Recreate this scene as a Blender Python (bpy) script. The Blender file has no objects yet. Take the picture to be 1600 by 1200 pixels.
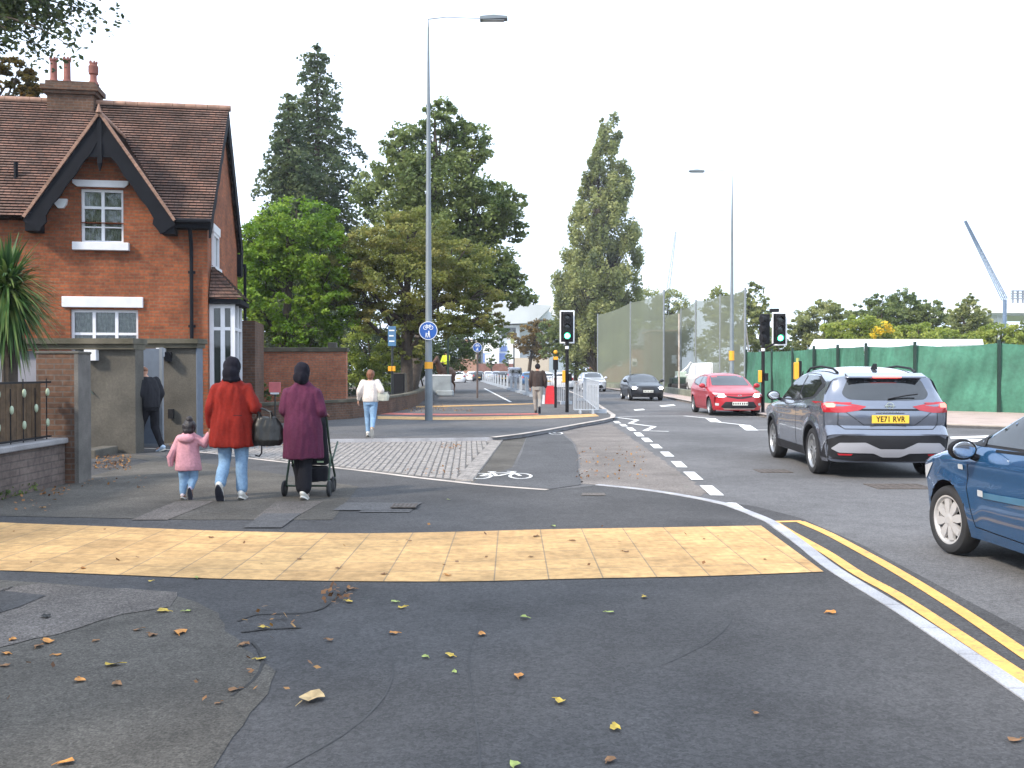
import bpy, bmesh, math, random
import numpy as np
from mathutils import Vector, Matrix
from mathutils.bvhtree import BVHTree
R = math.radians
random.seed(7); rng = np.random.default_rng(7)
S = bpy.context.scene
COL = S.collection
# ------------------------------------------------------------ camera
F = 1480.0; CAMH = 1.56; PITCH = math.atan(21/F)
cam = bpy.data.cameras.new('camera'); cam_o = bpy.data.objects.new('camera', cam); COL.objects.link(cam_o)
cam.sensor_width = 36; cam.lens = 36*F/1600; cam.clip_end = 3000; cam.clip_start = .05
cam_o.location = (0, 0, CAMH); cam_o.rotation_euler = (math.pi/2-PITCH, 0, 0)
S.camera = cam_o
# ------------------------------------------------------------ sky and sun
SUN_EL = 38; SUN_AZ = -125            # azimuth from +Y, clockwise; the sun stands left and behind
w = bpy.data.worlds.new('World'); S.world = w; w.use_nodes = True
nt = w.node_tree; bg = nt.nodes['Background']
sky = nt.nodes.new('ShaderNodeTexSky'); sky.sky_type = 'NISHITA'; sky.sun_disc = False
sky.sun_elevation = R(SUN_EL); sky.sun_rotation = R(SUN_AZ)
sky.air_density = 1.2; sky.dust_density = 4
# thin bright cloud over the whole sky
tc = nt.nodes.new('ShaderNodeTexCoord'); nz = nt.nodes.new('ShaderNodeTexNoise'); nz.inputs['Scale'].default_value = 2.2
nz.inputs['Detail'].default_value = 5
rp = nt.nodes.new('ShaderNodeMapRange'); rp.inputs['From Min'].default_value = .3; rp.inputs['From Max'].default_value = .7
rp.inputs['To Min'].default_value = .72; rp.inputs['To Max'].default_value = .97
mx = nt.nodes.new('ShaderNodeMix'); mx.data_type = 'RGBA'; mx.inputs['B'].default_value = (9.2, 10.8, 13.2, 1)
nt.links.new(tc.outputs['Generated'], nz.inputs['Vector']); nt.links.new(nz.outputs['Fac'], rp.inputs['Value'])
nt.links.new(rp.outputs['Result'], mx.inputs['Factor']); nt.links.new(sky.outputs['Color'], mx.inputs['A'])
nt.links.new(mx.outputs['Result'], bg.inputs['Color']); bg.inputs['Strength'].default_value = .100
sl = bpy.data.lights.new('sun', 'SUN'); sl.energy = 2.9; sl.angle = R(6); sl.color = (1, .90, .76)
so = bpy.data.objects.new('sun', sl); COL.objects.link(so)
sd = Vector((math.sin(R(SUN_AZ))*math.cos(R(SUN_EL)), math.cos(R(SUN_AZ))*math.cos(R(SUN_EL)), math.sin(R(SUN_EL))))
so.rotation_euler = sd.to_track_quat('Z', 'Y').to_euler(); so.location = (0, 0, 60)
S.view_settings.view_transform = 'Standard'; S.view_settings.look = 'None'
S.view_settings.exposure = 0.95; S.view_settings.gamma = 1
S.cycles.use_denoising = True; S.cycles.max_bounces = 8; S.cycles.transparent_max_bounces = 16
# ------------------------------------------------------------ from a picture point to a place
def ray(px, py):
    dx = (px-800)/F; up = (600-py)/F
    return Vector((dx, math.cos(PITCH)+up*math.sin(PITCH), -math.sin(PITCH)+up*math.cos(PITCH)))
def G(px, py, z=0.0):
    d = ray(px, py); t = (z-CAMH)/d.z
    return Vector((d.x*t, d.y*t, z))
def A(px, py, Y):
    d = ray(px, py); t = Y/d.y
    return Vector((d.x*t, Y, CAMH+d.z*t))
# ------------------------------------------------------------ materials
def lk(t, a, b): t.links.new(a, b)
def M(name, col, rough=.6, metal=0.0, var=.12, scale=6, bump=0.0, bscale=80, col2=None, spec=.5, coat=0.0, fine=0.0, hue=None):
    m = bpy.data.materials.new(name); m.use_nodes = True; t = m.node_tree; b = t.nodes['Principled BSDF']
    b.inputs['Roughness'].default_value = rough; b.inputs['Metallic'].default_value = metal
    b.inputs['Specular IOR Level'].default_value = spec; b.inputs['Coat Weight'].default_value = coat
    tc = t.nodes.new('ShaderNodeTexCoord')
    n = t.nodes.new('ShaderNodeTexNoise'); n.inputs['Scale'].default_value = scale; n.inputs['Detail'].default_value = 6
    lk(t, tc.outputs['Object'], n.inputs['Vector'])
    cr = t.nodes.new('ShaderNodeValToRGB'); e = cr.color_ramp.elements
    c2 = col2 if col2 else tuple(min(1, c*(1+var)) for c in col)
    c1 = tuple(c*(1-var) for c in col) if not col2 else col
    e[0].position = .32; e[1].position = .68
    e[0].color = (*c1, 1); e[1].color = (*c2, 1)
    lk(t, n.outputs['Fac'], cr.inputs['Fac']); out = cr.outputs['Color']
    if fine:
        n2 = t.nodes.new('ShaderNodeTexNoise'); n2.inputs['Scale'].default_value = bscale; n2.inputs['Detail'].default_value = 3
        lk(t, tc.outputs['Object'], n2.inputs['Vector'])
        mr = t.nodes.new('ShaderNodeMapRange'); mr.inputs['From Min'].default_value = .3; mr.inputs['From Max'].default_value = .7
        mr.inputs['To Min'].default_value = 1-fine; mr.inputs['To Max'].default_value = 1+fine
        lk(t, n2.outputs['Fac'], mr.inputs['Value'])
        mm = t.nodes.new('ShaderNodeVectorMath'); mm.operation = 'SCALE'
        lk(t, out, mm.inputs[0]); lk(t, mr.outputs['Result'], mm.inputs['Scale']); out = mm.outputs['Vector']
    lk(t, out, b.inputs['Base Color'])
    if bump:
        n3 = t.nodes.new('ShaderNodeTexNoise'); n3.inputs['Scale'].default_value = bscale; n3.inputs['Detail'].default_value = 4
        lk(t, tc.outputs['Object'], n3.inputs['Vector'])
        bp = t.nodes.new('ShaderNodeBump'); bp.inputs['Strength'].default_value = bump; bp.inputs['Distance'].default_value = .02
        lk(t, n3.outputs['Fac'], bp.inputs['Height']); lk(t, bp.outputs['Normal'], b.inputs['Normal'])
    return m
def glow(name, col, st):
    m = bpy.data.materials.new(name); m.use_nodes = True; b = m.node_tree.nodes['Principled BSDF']
    b.inputs['Base Color'].default_value = (*col, 1); b.inputs['Emission Color'].default_value = (*col, 1)
    b.inputs['Emission Strength'].default_value = st; return m
def brickmat(name, c1, c2, mortar, bw=.225, bh=.075, ms=.010, uv=False, dirt=.35, rough=.85, bump=.5, seed=0, tall=False, blister=False):
    m = bpy.data.materials.new(name); m.use_nodes = True; t = m.node_tree; b = t.nodes['Principled BSDF']
    b.inputs['Roughness'].default_value = rough; b.inputs['Specular IOR Level'].default_value = .25
    tc = t.nodes.new('ShaderNodeTexCoord'); br = t.nodes.new('ShaderNodeTexBrick')
    if uv: vec = tc.outputs['UV']
    else:
        sp = t.nodes.new('ShaderNodeSeparateXYZ'); lk(t, tc.outputs['Object'], sp.inputs[0])
        ad = t.nodes.new('ShaderNodeMath'); lk(t, sp.outputs['X'], ad.inputs[0]); lk(t, sp.outputs['Y'], ad.inputs[1])
        cb = t.nodes.new('ShaderNodeCombineXYZ'); lk(t, ad.outputs[0], cb.inputs['X']); lk(t, sp.outputs['Z'], cb.inputs['Y'])
        vec = cb.outputs[0]
    lk(t, vec, br.inputs['Vector'])
    br.inputs['Scale'].default_value = 1; br.inputs['Brick Width'].default_value = bw; br.inputs['Row Height'].default_value = bh
    br.inputs['Mortar Size'].default_value = ms; br.inputs['Mortar Smooth'].default_value = .2
    br.inputs['Color1'].default_value = (*c1, 1); br.inputs['Color2'].default_value = (*c2, 1); br.inputs['Mortar'].default_value = (*mortar, 1)
    if tall: br.offset = 0
    n = t.nodes.new('ShaderNodeTexNoise'); n.inputs['Scale'].default_value = 1.3; n.inputs['Detail'].default_value = 8; n.inputs['Roughness'].default_value = .65
    lk(t, tc.outputs['Object'], n.inputs['Vector'])
    mr = t.nodes.new('ShaderNodeMapRange'); mr.inputs['From Min'].default_value = .3; mr.inputs['From Max'].default_value = .7
    mr.inputs['To Min'].default_value = 1-dirt; mr.inputs['To Max'].default_value = 1+dirt*.6
    lk(t, n.outputs['Fac'], mr.inputs['Value'])
    n2 = t.nodes.new('ShaderNodeTexNoise'); n2.inputs['Scale'].default_value = 14; n2.inputs['Detail'].default_value = 4
    lk(t, tc.outputs['Object'], n2.inputs['Vector'])
    mr2 = t.nodes.new('ShaderNodeMapRange'); mr2.inputs['From Min'].default_value = .3; mr2.inputs['From Max'].default_value = .7
    mr2.inputs['To Min'].default_value = .8; mr2.inputs['To Max'].default_value = 1.2
    lk(t, n2.outputs['Fac'], mr2.inputs['Value'])
    mu = t.nodes.new('ShaderNodeMath'); mu.operation = 'MULTIPLY'; lk(t, mr.outputs[0], mu.inputs[0]); lk(t, mr2.outputs[0], mu.inputs[1])
    sc = t.nodes.new('ShaderNodeVectorMath'); sc.operation = 'SCALE'; lk(t, br.outputs['Color'], sc.inputs[0]); lk(t, mu.outputs[0], sc.inputs['Scale'])
    lk(t, sc.outputs[0], b.inputs['Base Color'])
    bp = t.nodes.new('ShaderNodeBump'); bp.inputs['Strength'].default_value = bump; bp.inputs['Distance'].default_value = .01; bp.invert = True
    lk(t, br.outputs['Fac'], bp.inputs['Height']); lk(t, bp.outputs['Normal'], b.inputs['Normal'])
    if blister:
        vo = t.nodes.new('ShaderNodeTexVoronoi'); vo.inputs['Scale'].default_value = 15; vo.inputs['Randomness'].default_value = 0; lk(t, vec, vo.inputs['Vector'])
        mq = t.nodes.new('ShaderNodeMapRange'); mq.inputs['From Min'].default_value = .2; mq.inputs['From Max'].default_value = .38; mq.inputs['To Min'].default_value = 1; mq.inputs['To Max'].default_value = 0; lk(t, vo.outputs['Distance'], mq.inputs['Value'])
        b2 = t.nodes.new('ShaderNodeBump'); b2.inputs['Strength'].default_value = .55; b2.inputs['Distance'].default_value = .006; lk(t, mq.outputs[0], b2.inputs['Height']); lk(t, bp.outputs['Normal'], b2.inputs['Normal']); lk(t, b2.outputs['Normal'], b.inputs['Normal'])
    return m
def leafmat(name, c1, c2, c3, trans=.45, nscale=.5):
    m = bpy.data.materials.new(name); m.use_nodes = True; t = m.node_tree
    for n in list(t.nodes): t.nodes.remove(n)
    out = t.nodes.new('ShaderNodeOutputMaterial'); d = t.nodes.new('ShaderNodeBsdfPrincipled'); tr = t.nodes.new('ShaderNodeBsdfTranslucent')
    d.inputs['Roughness'].default_value = .55; d.inputs['Specular IOR Level'].default_value = .3
    mixs = t.nodes.new('ShaderNodeMixShader'); mixs.inputs[0].default_value = trans
    at = t.nodes.new('ShaderNodeAttribute'); at.attribute_name = 'rnd'
    tc = t.nodes.new('ShaderNodeTexCoord'); n = t.nodes.new('ShaderNodeTexNoise'); n.inputs['Scale'].default_value = nscale; n.inputs['Detail'].default_value = 3
    lk(t, tc.outputs['Object'], n.inputs['Vector'])
    ma = t.nodes.new('ShaderNodeMath'); ma.operation = 'MULTIPLY_ADD'; lk(t, at.outputs['Fac'], ma.inputs[0]); ma.inputs[1].default_value = .5
    mb = t.nodes.new('ShaderNodeMath'); mb.operation = 'MULTIPLY_ADD'; lk(t, n.outputs['Fac'], mb.inputs[0]); mb.inputs[1].default_value = 1.6; mb.inputs[2].default_value = -.55
    lk(t, mb.outputs[0], ma.inputs[2])
    cr = t.nodes.new('ShaderNodeValToRGB'); e = cr.color_ramp.elements; e[0].color = (*c1, 1); e[1].color = (*c3, 1); e[0].position = .1; e[1].position = .95
    k = e.new(.5); k.color = (*c2, 1)
    lk(t, ma.outputs[0], cr.inputs['Fac']); lk(t, cr.outputs['Color'], d.inputs['Base Color']); lk(t, cr.outputs['Color'], tr.inputs['Color'])
    lk(t, d.outputs[0], mixs.inputs[1]); lk(t, tr.outputs[0], mixs.inputs[2]); lk(t, mixs.outputs[0], out.inputs['Surface'])
    return m
# ------------------------------------------------------------ object helpers
def tag(o, label=None, cat=None, group=None, kind=None):
    if label: o['label'] = label
    if cat: o['category'] = cat
    if group: o['group'] = group
    if kind: o['kind'] = kind
    return o
def thing(name, label, cat, loc=(0, 0, 0), rz=0, group=None):
    o = bpy.data.objects.new(name, None); COL.objects.link(o); o.location = loc; o.rotation_euler = (0, 0, rz)
    o.empty_display_size = .2
    return tag(o, label, cat, group)
def link(name, me, parent=None):
    o = bpy.data.objects.new(name, me); COL.objects.link(o)
    if parent is not None: o.parent = parent
    return o
def copy_tree(o, parent=None):
    c = o.copy(); COL.objects.link(c)
    if parent is not None: c.parent = parent
    for ch in o.children: copy_tree(ch, c)
    return c
class MB:
    def __init__(s): s.v = []; s.f = []; s.mi = []; s.uv = {}
    def add(s, vs, fs, mi=0, mat=None):
        n = len(s.v)
        s.v += [tuple(mat @ Vector(p)) if mat is not None else tuple(p) for p in vs]
        for f in fs: s.f.append(tuple(n+i for i in f)); s.mi.append(mi)
        return s
    def box(s, lo, hi, mi=0, mat=None):
        x0, y0, z0 = lo; x1, y1, z1 = hi
        return s.add([(x0, y0, z0), (x1, y0, z0), (x1, y1, z0), (x0, y1, z0), (x0, y0, z1), (x1, y0, z1), (x1, y1, z1), (x0, y1, z1)],
                     [(3, 2, 1, 0), (4, 5, 6, 7), (0, 1, 5, 4), (1, 2, 6, 5), (2, 3, 7, 6), (3, 0, 4, 7)], mi, mat)
    def bevbox(s, lo, hi, b=.01, mi=0, mat=None):
        bm = bmesh.new(); bmesh.ops.create_cube(bm, size=1)
        for v in bm.verts:
            v.co = Vector([lo[i]+(v.co[i]+.5)*(hi[i]-lo[i]) for i in range(3)])
        bmesh.ops.bevel(bm, geom=bm.edges[:], offset=b, segments=2, affect='EDGES', profile=.5)
        bm.verts.ensure_lookup_table(); bm.faces.ensure_lookup_table()
        s.add([v.co.copy() for v in bm.verts], [[v.index for v in f.verts] for f in bm.faces], mi, mat); bm.free(); return s
    def tube(s, pts, rad, n=10, mi=0, cap=True, sx=1.0):
        pts = [Vector(p) for p in pts]
        if not hasattr(rad, '__len__'): rad = [rad]*len(pts)
        vs = []; fs = []; up = None
        for i, p in enumerate(pts):
            d = (pts[min(i+1, len(pts)-1)]-pts[max(i-1, 0)]).normalized()
            if up is None: up = Vector((1, 0, 0)) if abs(d.x) < .9 else Vector((0, 1, 0))
            a = (up-d*up.dot(d)).normalized(); b = d.cross(a); up = a
            for k in range(n):
                t = 2*math.pi*k/n; vs.append(p+a*math.cos(t)*rad[i]*sx+b*math.sin(t)*rad[i])
        for i in range(len(pts)-1):
            for k in range(n):
                fs.append((i*n+k, i*n+(k+1) % n, (i+1)*n+(k+1) % n, (i+1)*n+k))
        if cap: fs.append(tuple(range(n))[::-1]); fs.append(tuple((len(pts)-1)*n+k for k in range(n)))
        return s.add(vs, fs, mi)
    def lathe(s, prof, n=24, mi=0, mat=None, cap=False):      # prof: (r, h) about local Z
        vs = [(r*math.cos(2*math.pi*k/n), r*math.sin(2*math.pi*k/n), h) for r, h in prof for k in range(n)]
        fs = [(i*n+k, i*n+(k+1) % n, (i+1)*n+(k+1) % n, (i+1)*n+k) for i in range(len(prof)-1) for k in range(n)]
        if cap: fs.append(tuple(range(n))[::-1]); fs.append(tuple((len(prof)-1)*n+k for k in range(n)))
        return s.add(vs, fs, mi, mat)
    def prism(s, poly, a, b, axis='z', mi=0, mat=None):       # poly: 2D, extruded from a to b along axis
        def P(p, h):
            return (p[0], p[1], h) if axis == 'z' else ((p[0], h, p[1]) if axis == 'y' else (h, p[0], p[1]))
        n = len(poly); vs = [P(p, a) for p in poly]+[P(p, b) for p in poly]
        fs = [tuple(range(n)), tuple(range(n, 2*n))[::-1]]+[(i, n+i, n+(i+1) % n, (i+1) % n) for i in range(n)]
        return s.add(vs, fs, mi, mat)
    def ball(s, c, r, n=10, mi=0):
        c = Vector(c); r = r if hasattr(r, '__len__') else (r, r, r); vs = []; fs = []
        for i in range(n+1):
            ph = math.pi*i/n
            for k in range(2*n):
                th = math.pi*k/n; vs.append((c.x+r[0]*math.sin(ph)*math.cos(th), c.y+r[1]*math.sin(ph)*math.sin(th), c.z-r[2]*math.cos(ph)))
        for i in range(n):
            for k in range(2*n): fs.append((i*2*n+k, i*2*n+(k+1) % (2*n), (i+1)*2*n+(k+1) % (2*n), (i+1)*2*n+k))
        return s.add(vs, fs, mi)
    def mesh(s, name, mats, smooth=False, weld=False, angle=40, recalc=True):
        me = bpy.data.meshes.new(name); me.from_pydata(s.v, [], s.f)
        for m in (mats if isinstance(mats, (list, tuple)) else [mats]): me.materials.append(m)
        me.polygons.foreach_set('material_index', s.mi)
        if recalc:
            bm = bmesh.new(); bm.from_mesh(me)
            if weld: bmesh.ops.remove_doubles(bm, verts=bm.verts, dist=1e-4)
            bmesh.ops.recalc_face_normals(bm, faces=bm.faces); bm.to_mesh(me); bm.free()
        if smooth:
            me.polygons.foreach_set('use_smooth', [True]*len(me.polygons)); me.set_sharp_from_angle(angle=R(angle))
        return me
    def build(s, name, mats, parent=None, smooth=False, weld=False, angle=40):
        return link(name, s.mesh(name, mats, smooth, weld, angle), parent)
def text_mesh(txt, size, depth=.002, bold=0.0, sp=1.0):
    cu = bpy.data.curves.new('t', 'FONT'); cu.body = txt; cu.size = size; cu.align_x = 'CENTER'; cu.align_y = 'CENTER'
    cu.extrude = depth; cu.offset = bold; cu.space_character = sp; cu.resolution_u = 3
    o = bpy.data.objects.new('t', cu); COL.objects.link(o)
    dg = bpy.context.evaluated_depsgraph_get(); me = bpy.data.meshes.new_from_object(o.evaluated_get(dg))
    bpy.data.objects.remove(o); bpy.data.curves.remove(cu); return me
def put_text(name, txt, size, mat, mtx, parent, bold=0.0, sp=1.0, sx=1.0):
    me = text_mesh(txt, size, .002, bold, sp); me.transform(Matrix.Diagonal((sx, 1, 1, 1))); me.transform(mtx); me.materials.clear(); me.materials.append(mat)
    return link(name, me, parent)
# ------------------------------------------------------------ material library
m = {}
def asphalt(name, c, fine=.35, scale=.5, var=.16):
    a_m = M(name, c, rough=.9, var=var, scale=scale, bump=.5, bscale=95, fine=fine, spec=.25); t = a_m.node_tree; b = t.nodes['Principled BSDF']
    src = b.inputs['Base Color'].links[0].from_socket; tc = t.nodes.new('ShaderNodeTexCoord')
    vo = t.nodes.new('ShaderNodeTexVoronoi'); vo.inputs['Scale'].default_value = 60; lk(t, tc.outputs['Object'], vo.inputs['Vector'])     # coarse chippings
    sp = t.nodes.new('ShaderNodeSeparateColor'); lk(t, vo.outputs['Color'], sp.inputs[0]); mr = t.nodes.new('ShaderNodeMapRange'); mr.inputs['To Min'].default_value = .78; mr.inputs['To Max'].default_value = 1.24; lk(t, sp.outputs[0], mr.inputs['Value'])
    n = t.nodes.new('ShaderNodeTexNoise'); n.inputs['Scale'].default_value = 3.2; n.inputs['Detail'].default_value = 7; n.inputs['Roughness'].default_value = .7; n.inputs['Distortion'].default_value = .6; lk(t, tc.outputs['Object'], n.inputs['Vector'])
    m2 = t.nodes.new('ShaderNodeMapRange'); m2.inputs['From Min'].default_value = .35; m2.inputs['From Max'].default_value = .68; m2.inputs['To Min'].default_value = .89; m2.inputs['To Max'].default_value = 1.13; lk(t, n.outputs['Fac'], m2.inputs['Value'])
    mu = t.nodes.new('ShaderNodeMath'); mu.operation = 'MULTIPLY'; lk(t, mr.outputs[0], mu.inputs[0]); lk(t, m2.outputs[0], mu.inputs[1])
    sc = t.nodes.new('ShaderNodeVectorMath'); sc.operation = 'SCALE'; lk(t, src, sc.inputs[0]); lk(t, mu.outputs[0], sc.inputs['Scale']); lk(t, sc.outputs[0], b.inputs['Base Color']); return a_m
def worn(name, c):
    p = M(name, c, .7, var=.12, scale=5, fine=.12, bscale=60); t = p.node_tree; b = t.nodes['Principled BSDF']; src = b.inputs['Base Color'].links[0].from_socket
    tc = t.nodes.new('ShaderNodeTexCoord'); n = t.nodes.new('ShaderNodeTexNoise'); n.inputs['Scale'].default_value = 9; n.inputs['Detail'].default_value = 10; n.inputs['Roughness'].default_value = .78; lk(t, tc.outputs['Object'], n.inputs['Vector'])
    mr = t.nodes.new('ShaderNodeMapRange'); mr.inputs['From Min'].default_value = .36; mr.inputs['From Max'].default_value = .46; mr.inputs['To Min'].default_value = .35; lk(t, n.outputs['Fac'], mr.inputs['Value'])
    mx = t.nodes.new('ShaderNodeMix'); mx.data_type = 'RGBA'; mx.inputs['A'].default_value = (.11, .105, .1, 1); lk(t, mr.outputs[0], mx.inputs['Factor']); lk(t, src, mx.inputs['B']); lk(t, mx.outputs['Result'], b.inputs['Base Color']); return p
m['asph_new'] = asphalt('fresh asphalt', (.066, .064, .065), .20, .7, var=.20)
m['asph_old'] = asphalt('old asphalt', (.086, .078, .068), .38, 1.2, var=.22)
m['asph_road'] = asphalt('road asphalt', (.118, .115, .117), .22, .35, var=.22)
m['asph_far'] = asphalt('footway asphalt', (.100, .097, .098), .3, .5)
m['asph_lane'] = asphalt('cycle lane asphalt', (.078, .077, .080), .3, .6)
m['asph_worn'] = asphalt('worn asphalt', (.165, .145, .132), .5, .9, var=.22)
m['patch'] = asphalt('patch asphalt', (.125, .11, .10), .5, 1.5)
m['crack'] = M('crack tar', (.030, .028, .027), .9, var=.4, scale=12)
m['kerb'] = M('kerb stone', (.34, .34, .36), .8, var=.2, scale=3, bump=.3, fine=.2)
m['kerb_pale'] = M('pale concrete edging', (.40, .35, .31), .85, var=.25, scale=2, fine=.2)
m['white'] = worn('road paint white', (.68, .67, .65))
m['yellow'] = worn('road paint yellow', (.68, .36, .09))
m['sett'] = M('granite sett', (.22, .20, .185), .8, var=.35, scale=7, bump=.3, bscale=50, fine=.2)
m['sett_joint'] = M('sett joint', (.085, .078, .072), .9, var=.3)
m['tact'] = brickmat('buff paving', (.60, .365, .155), (.48, .29, .125), (.30, .21, .12), .4, .4, .006, uv=True, dirt=.28, rough=.8, bump=.25, tall=True, blister=True)
m['tact_red'] = brickmat('red paving', (.55, .17, .13), (.5, .15, .12), (.3, .1, .08), .4, .4, .006, uv=True, dirt=.2, bump=.2, tall=True)
m['grass'] = M('grass ground', (.06, .10, .025), .9, var=.4, scale=2, bump=.5, bscale=40, fine=.4, col2=(.13, .15, .05))
m['soil'] = M('soil', (.07, .045, .028), .95, var=.4, scale=5, bump=.5, fine=.4)
m['pavement'] = M('pale pavement', (.36, .275, .235), .85, var=.15, scale=1.5, fine=.2)
m['brick'] = brickmat('orange brick', (.31, .088, .034), (.20, .060, .029), (.17, .10, .06), dirt=.45)
m['brick_wall'] = brickmat('garden wall brick', (.42, .16, .085), (.32, .115, .065), (.22, .15, .11), dirt=.35)
m['brick_old'] = brickmat('brown brick', (.13, .068, .042), (.09, .05, .034), (.11, .085, .07), dirt=.4)
m['tile'] = brickmat('clay roof tile', (.19, .102, .076), (.125, .080, .065), (.04, .026, .022), .17, .1, .008, uv=True, dirt=.6, bump=.5)
m['tile_ridge'] = M('ridge tile', (.27, .155, .11), .8, var=.3, scale=4)
m['black_wood'] = M('black painted timber', (.007, .008, .012), .75, spec=.15)
m['white_pvc'] = M('white painted frame', (.70, .70, .73), .35, var=.04)
m['stone_white'] = M('white painted stone', (.66, .66, .69), .7, var=.08, scale=3)
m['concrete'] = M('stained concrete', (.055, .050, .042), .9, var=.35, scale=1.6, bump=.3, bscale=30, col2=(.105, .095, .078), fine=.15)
m['coping'] = M('mossy coping', (.05, .046, .03), .9, scale=2, col2=(.13, .115, .085), bump=.4, bscale=30)
m['render_grey'] = M('grey render', (.20, .20, .23), .85, var=.12, scale=1.5, fine=.08)
m['steel_blue'] = M('blue grey steel gate', (.10, .125, .165), .5, var=.1)
m['galv'] = M('galvanised steel', (.20, .22, .245), .5, metal=.3, var=.12, scale=3)
m['pole_grey'] = M('grey painted steel', (.155, .18, .20), .5, metal=.2, var=.12, scale=2)
m['black'] = M('black plastic', (.008, .008, .010), .6, spec=.25)
m['dark_metal'] = M('dark painted metal', (.03, .035, .035), .45, metal=.3)
m['green_metal'] = M('dark green metal', (.018, .04, .03), .5, metal=.2)
m['wood'] = M('weathered wood', (.10, .062, .033), .85, var=.35, scale=9)
m['bark'] = M('bark', (.055, .042, .032), .95, var=.4, scale=6, bump=.7, bscale=20)
m['rubber'] = M('tyre rubber', (.018, .018, .02), .75, var=.2)
m['alloy'] = M('alloy', (.38, .39, .41), .35, metal=.7, var=.05)
m['cover'] = M('silver wheel cover', (.50, .49, .49), .4, metal=.35, var=.06)
m['trim'] = M('textured black trim', (.015, .015, .018), .6, var=.1, spec=.3)
m['skid'] = M('satin silver trim', (.46, .46, .50), .35, metal=.5, var=.03)
m['chrome'] = M('chrome', (.8, .8, .82), .12, metal=1, var=.02)
m['plate_y'] = M('yellow number plate', (.80, .50, .05), .4, var=.03)
m['plate_w'] = M('white number plate', (.75, .75, .68), .4, var=.05)
m['lamp_red'] = M('red lamp lens', (.36, .012, .02), .15, var=.1, spec=.8)
m['lit_red'] = glow('lit brake lamp', (1, .09, .07), 3.0)
m['lit_white'] = glow('lit headlamp', (1, .97, .98), 9.0)
m['lens'] = M('clear lamp lens', (.42, .43, .45), .12, var=.1, spec=.9)
m['lit_green'] = glow('lit green lamp', (.05, .9, .40), 3.0)
m['lit_core'] = glow('lit lamp core', (.35, 1, .75), 5.0)
m['amber'] = M('orange yellow plastic', (.80, .36, .02), .45, var=.05)
m['blue_sign'] = M('blue sign', (.015, .085, .34), .4, var=.06)
m['white_sign'] = M('white sign face', (.72, .74, .76), .45, var=.04)
m['red_plastic'] = M('red plastic', (.65, .03, .04), .45, var=.06)
m['skin'] = M('skin', (.46, .25, .17), .5, var=.08)
m['skin_dark'] = M('darker skin', (.26, .13, .08), .5, var=.08)
def glassmat(name, col=(.014, .016, .018), rough=.04):
    g = M(name, col, rough, var=.25, scale=2.5, spec=.8); g.node_tree.nodes['Principled BSDF'].inputs['IOR'].default_value = 1.65; return g
m['glass'] = glassmat('dark car glass')
m['win'] = M('window glass', (.035, .042, .04), .08, var=.3, scale=2, spec=.7)
m['curtain'] = M('net curtain', (.50, .47, .40), .9, var=.25, scale=12)
def paint(name, c, rough=.28, metal=.35, coat=1.0): return M(name, c, rough, metal=metal, var=.03, coat=coat)
# ------------------------------------------------------------ cars
def crom(P, n):
    P = np.array(P, float); d = np.r_[0, np.cumsum(np.linalg.norm(np.diff(P, axis=0), axis=1)**.5)]
    Q = np.vstack([2*P[0]-P[1], P, 2*P[-1]-P[-2]]); D = np.r_[d[0]-(d[1]-d[0]), d, d[-1]+(d[-1]-d[-2])]
    L = np.r_[0, np.cumsum(np.linalg.norm(np.diff(P, axis=0), axis=1))]
    tt = np.interp(np.linspace(0, L[-1], n), L, d); out = []
    for t in tt:
        i = int(np.clip(np.searchsorted(d, t, 'right'), 1, len(d)-1)); t0, t1, t2, t3 = D[i-1:i+3]; p0, p1, p2, p3 = Q[i-1:i+3]
        A1 = (t1-t)/(t1-t0)*p0+(t-t0)/(t1-t0)*p1; A2 = (t2-t)/(t2-t1)*p1+(t-t1)/(t2-t1)*p2; A3 = (t3-t)/(t3-t2)*p2+(t-t2)/(t3-t2)*p3
        B1 = (t2-t)/(t2-t0)*A1+(t-t0)/(t2-t0)*A2; B2 = (t3-t)/(t3-t1)*A2+(t-t1)/(t3-t1)*A3
        out.append((t2-t)/(t2-t1)*B1+(t-t1)/(t2-t1)*B2)
    return np.array(out)
def rounded(poly, r, n=4):
    out = []; N = len(poly)
    for i in range(N):
        p = Vector(poly[i]).to_2d() if len(poly[i]) == 3 else Vector(poly[i]); a = Vector(poly[i-1]); b = Vector(poly[(i+1) % N])
        da = (a-p); db = (b-p); ra = min(r, da.length*.45, db.length*.45)
        q0 = p+da.normalized()*ra; q1 = p+db.normalized()*ra
        for k in range(n+1):
            t = k/n; out.append(tuple(q0*(1-t)**2+p*2*t*(1-t)+q1*t*t))
    return out
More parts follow.
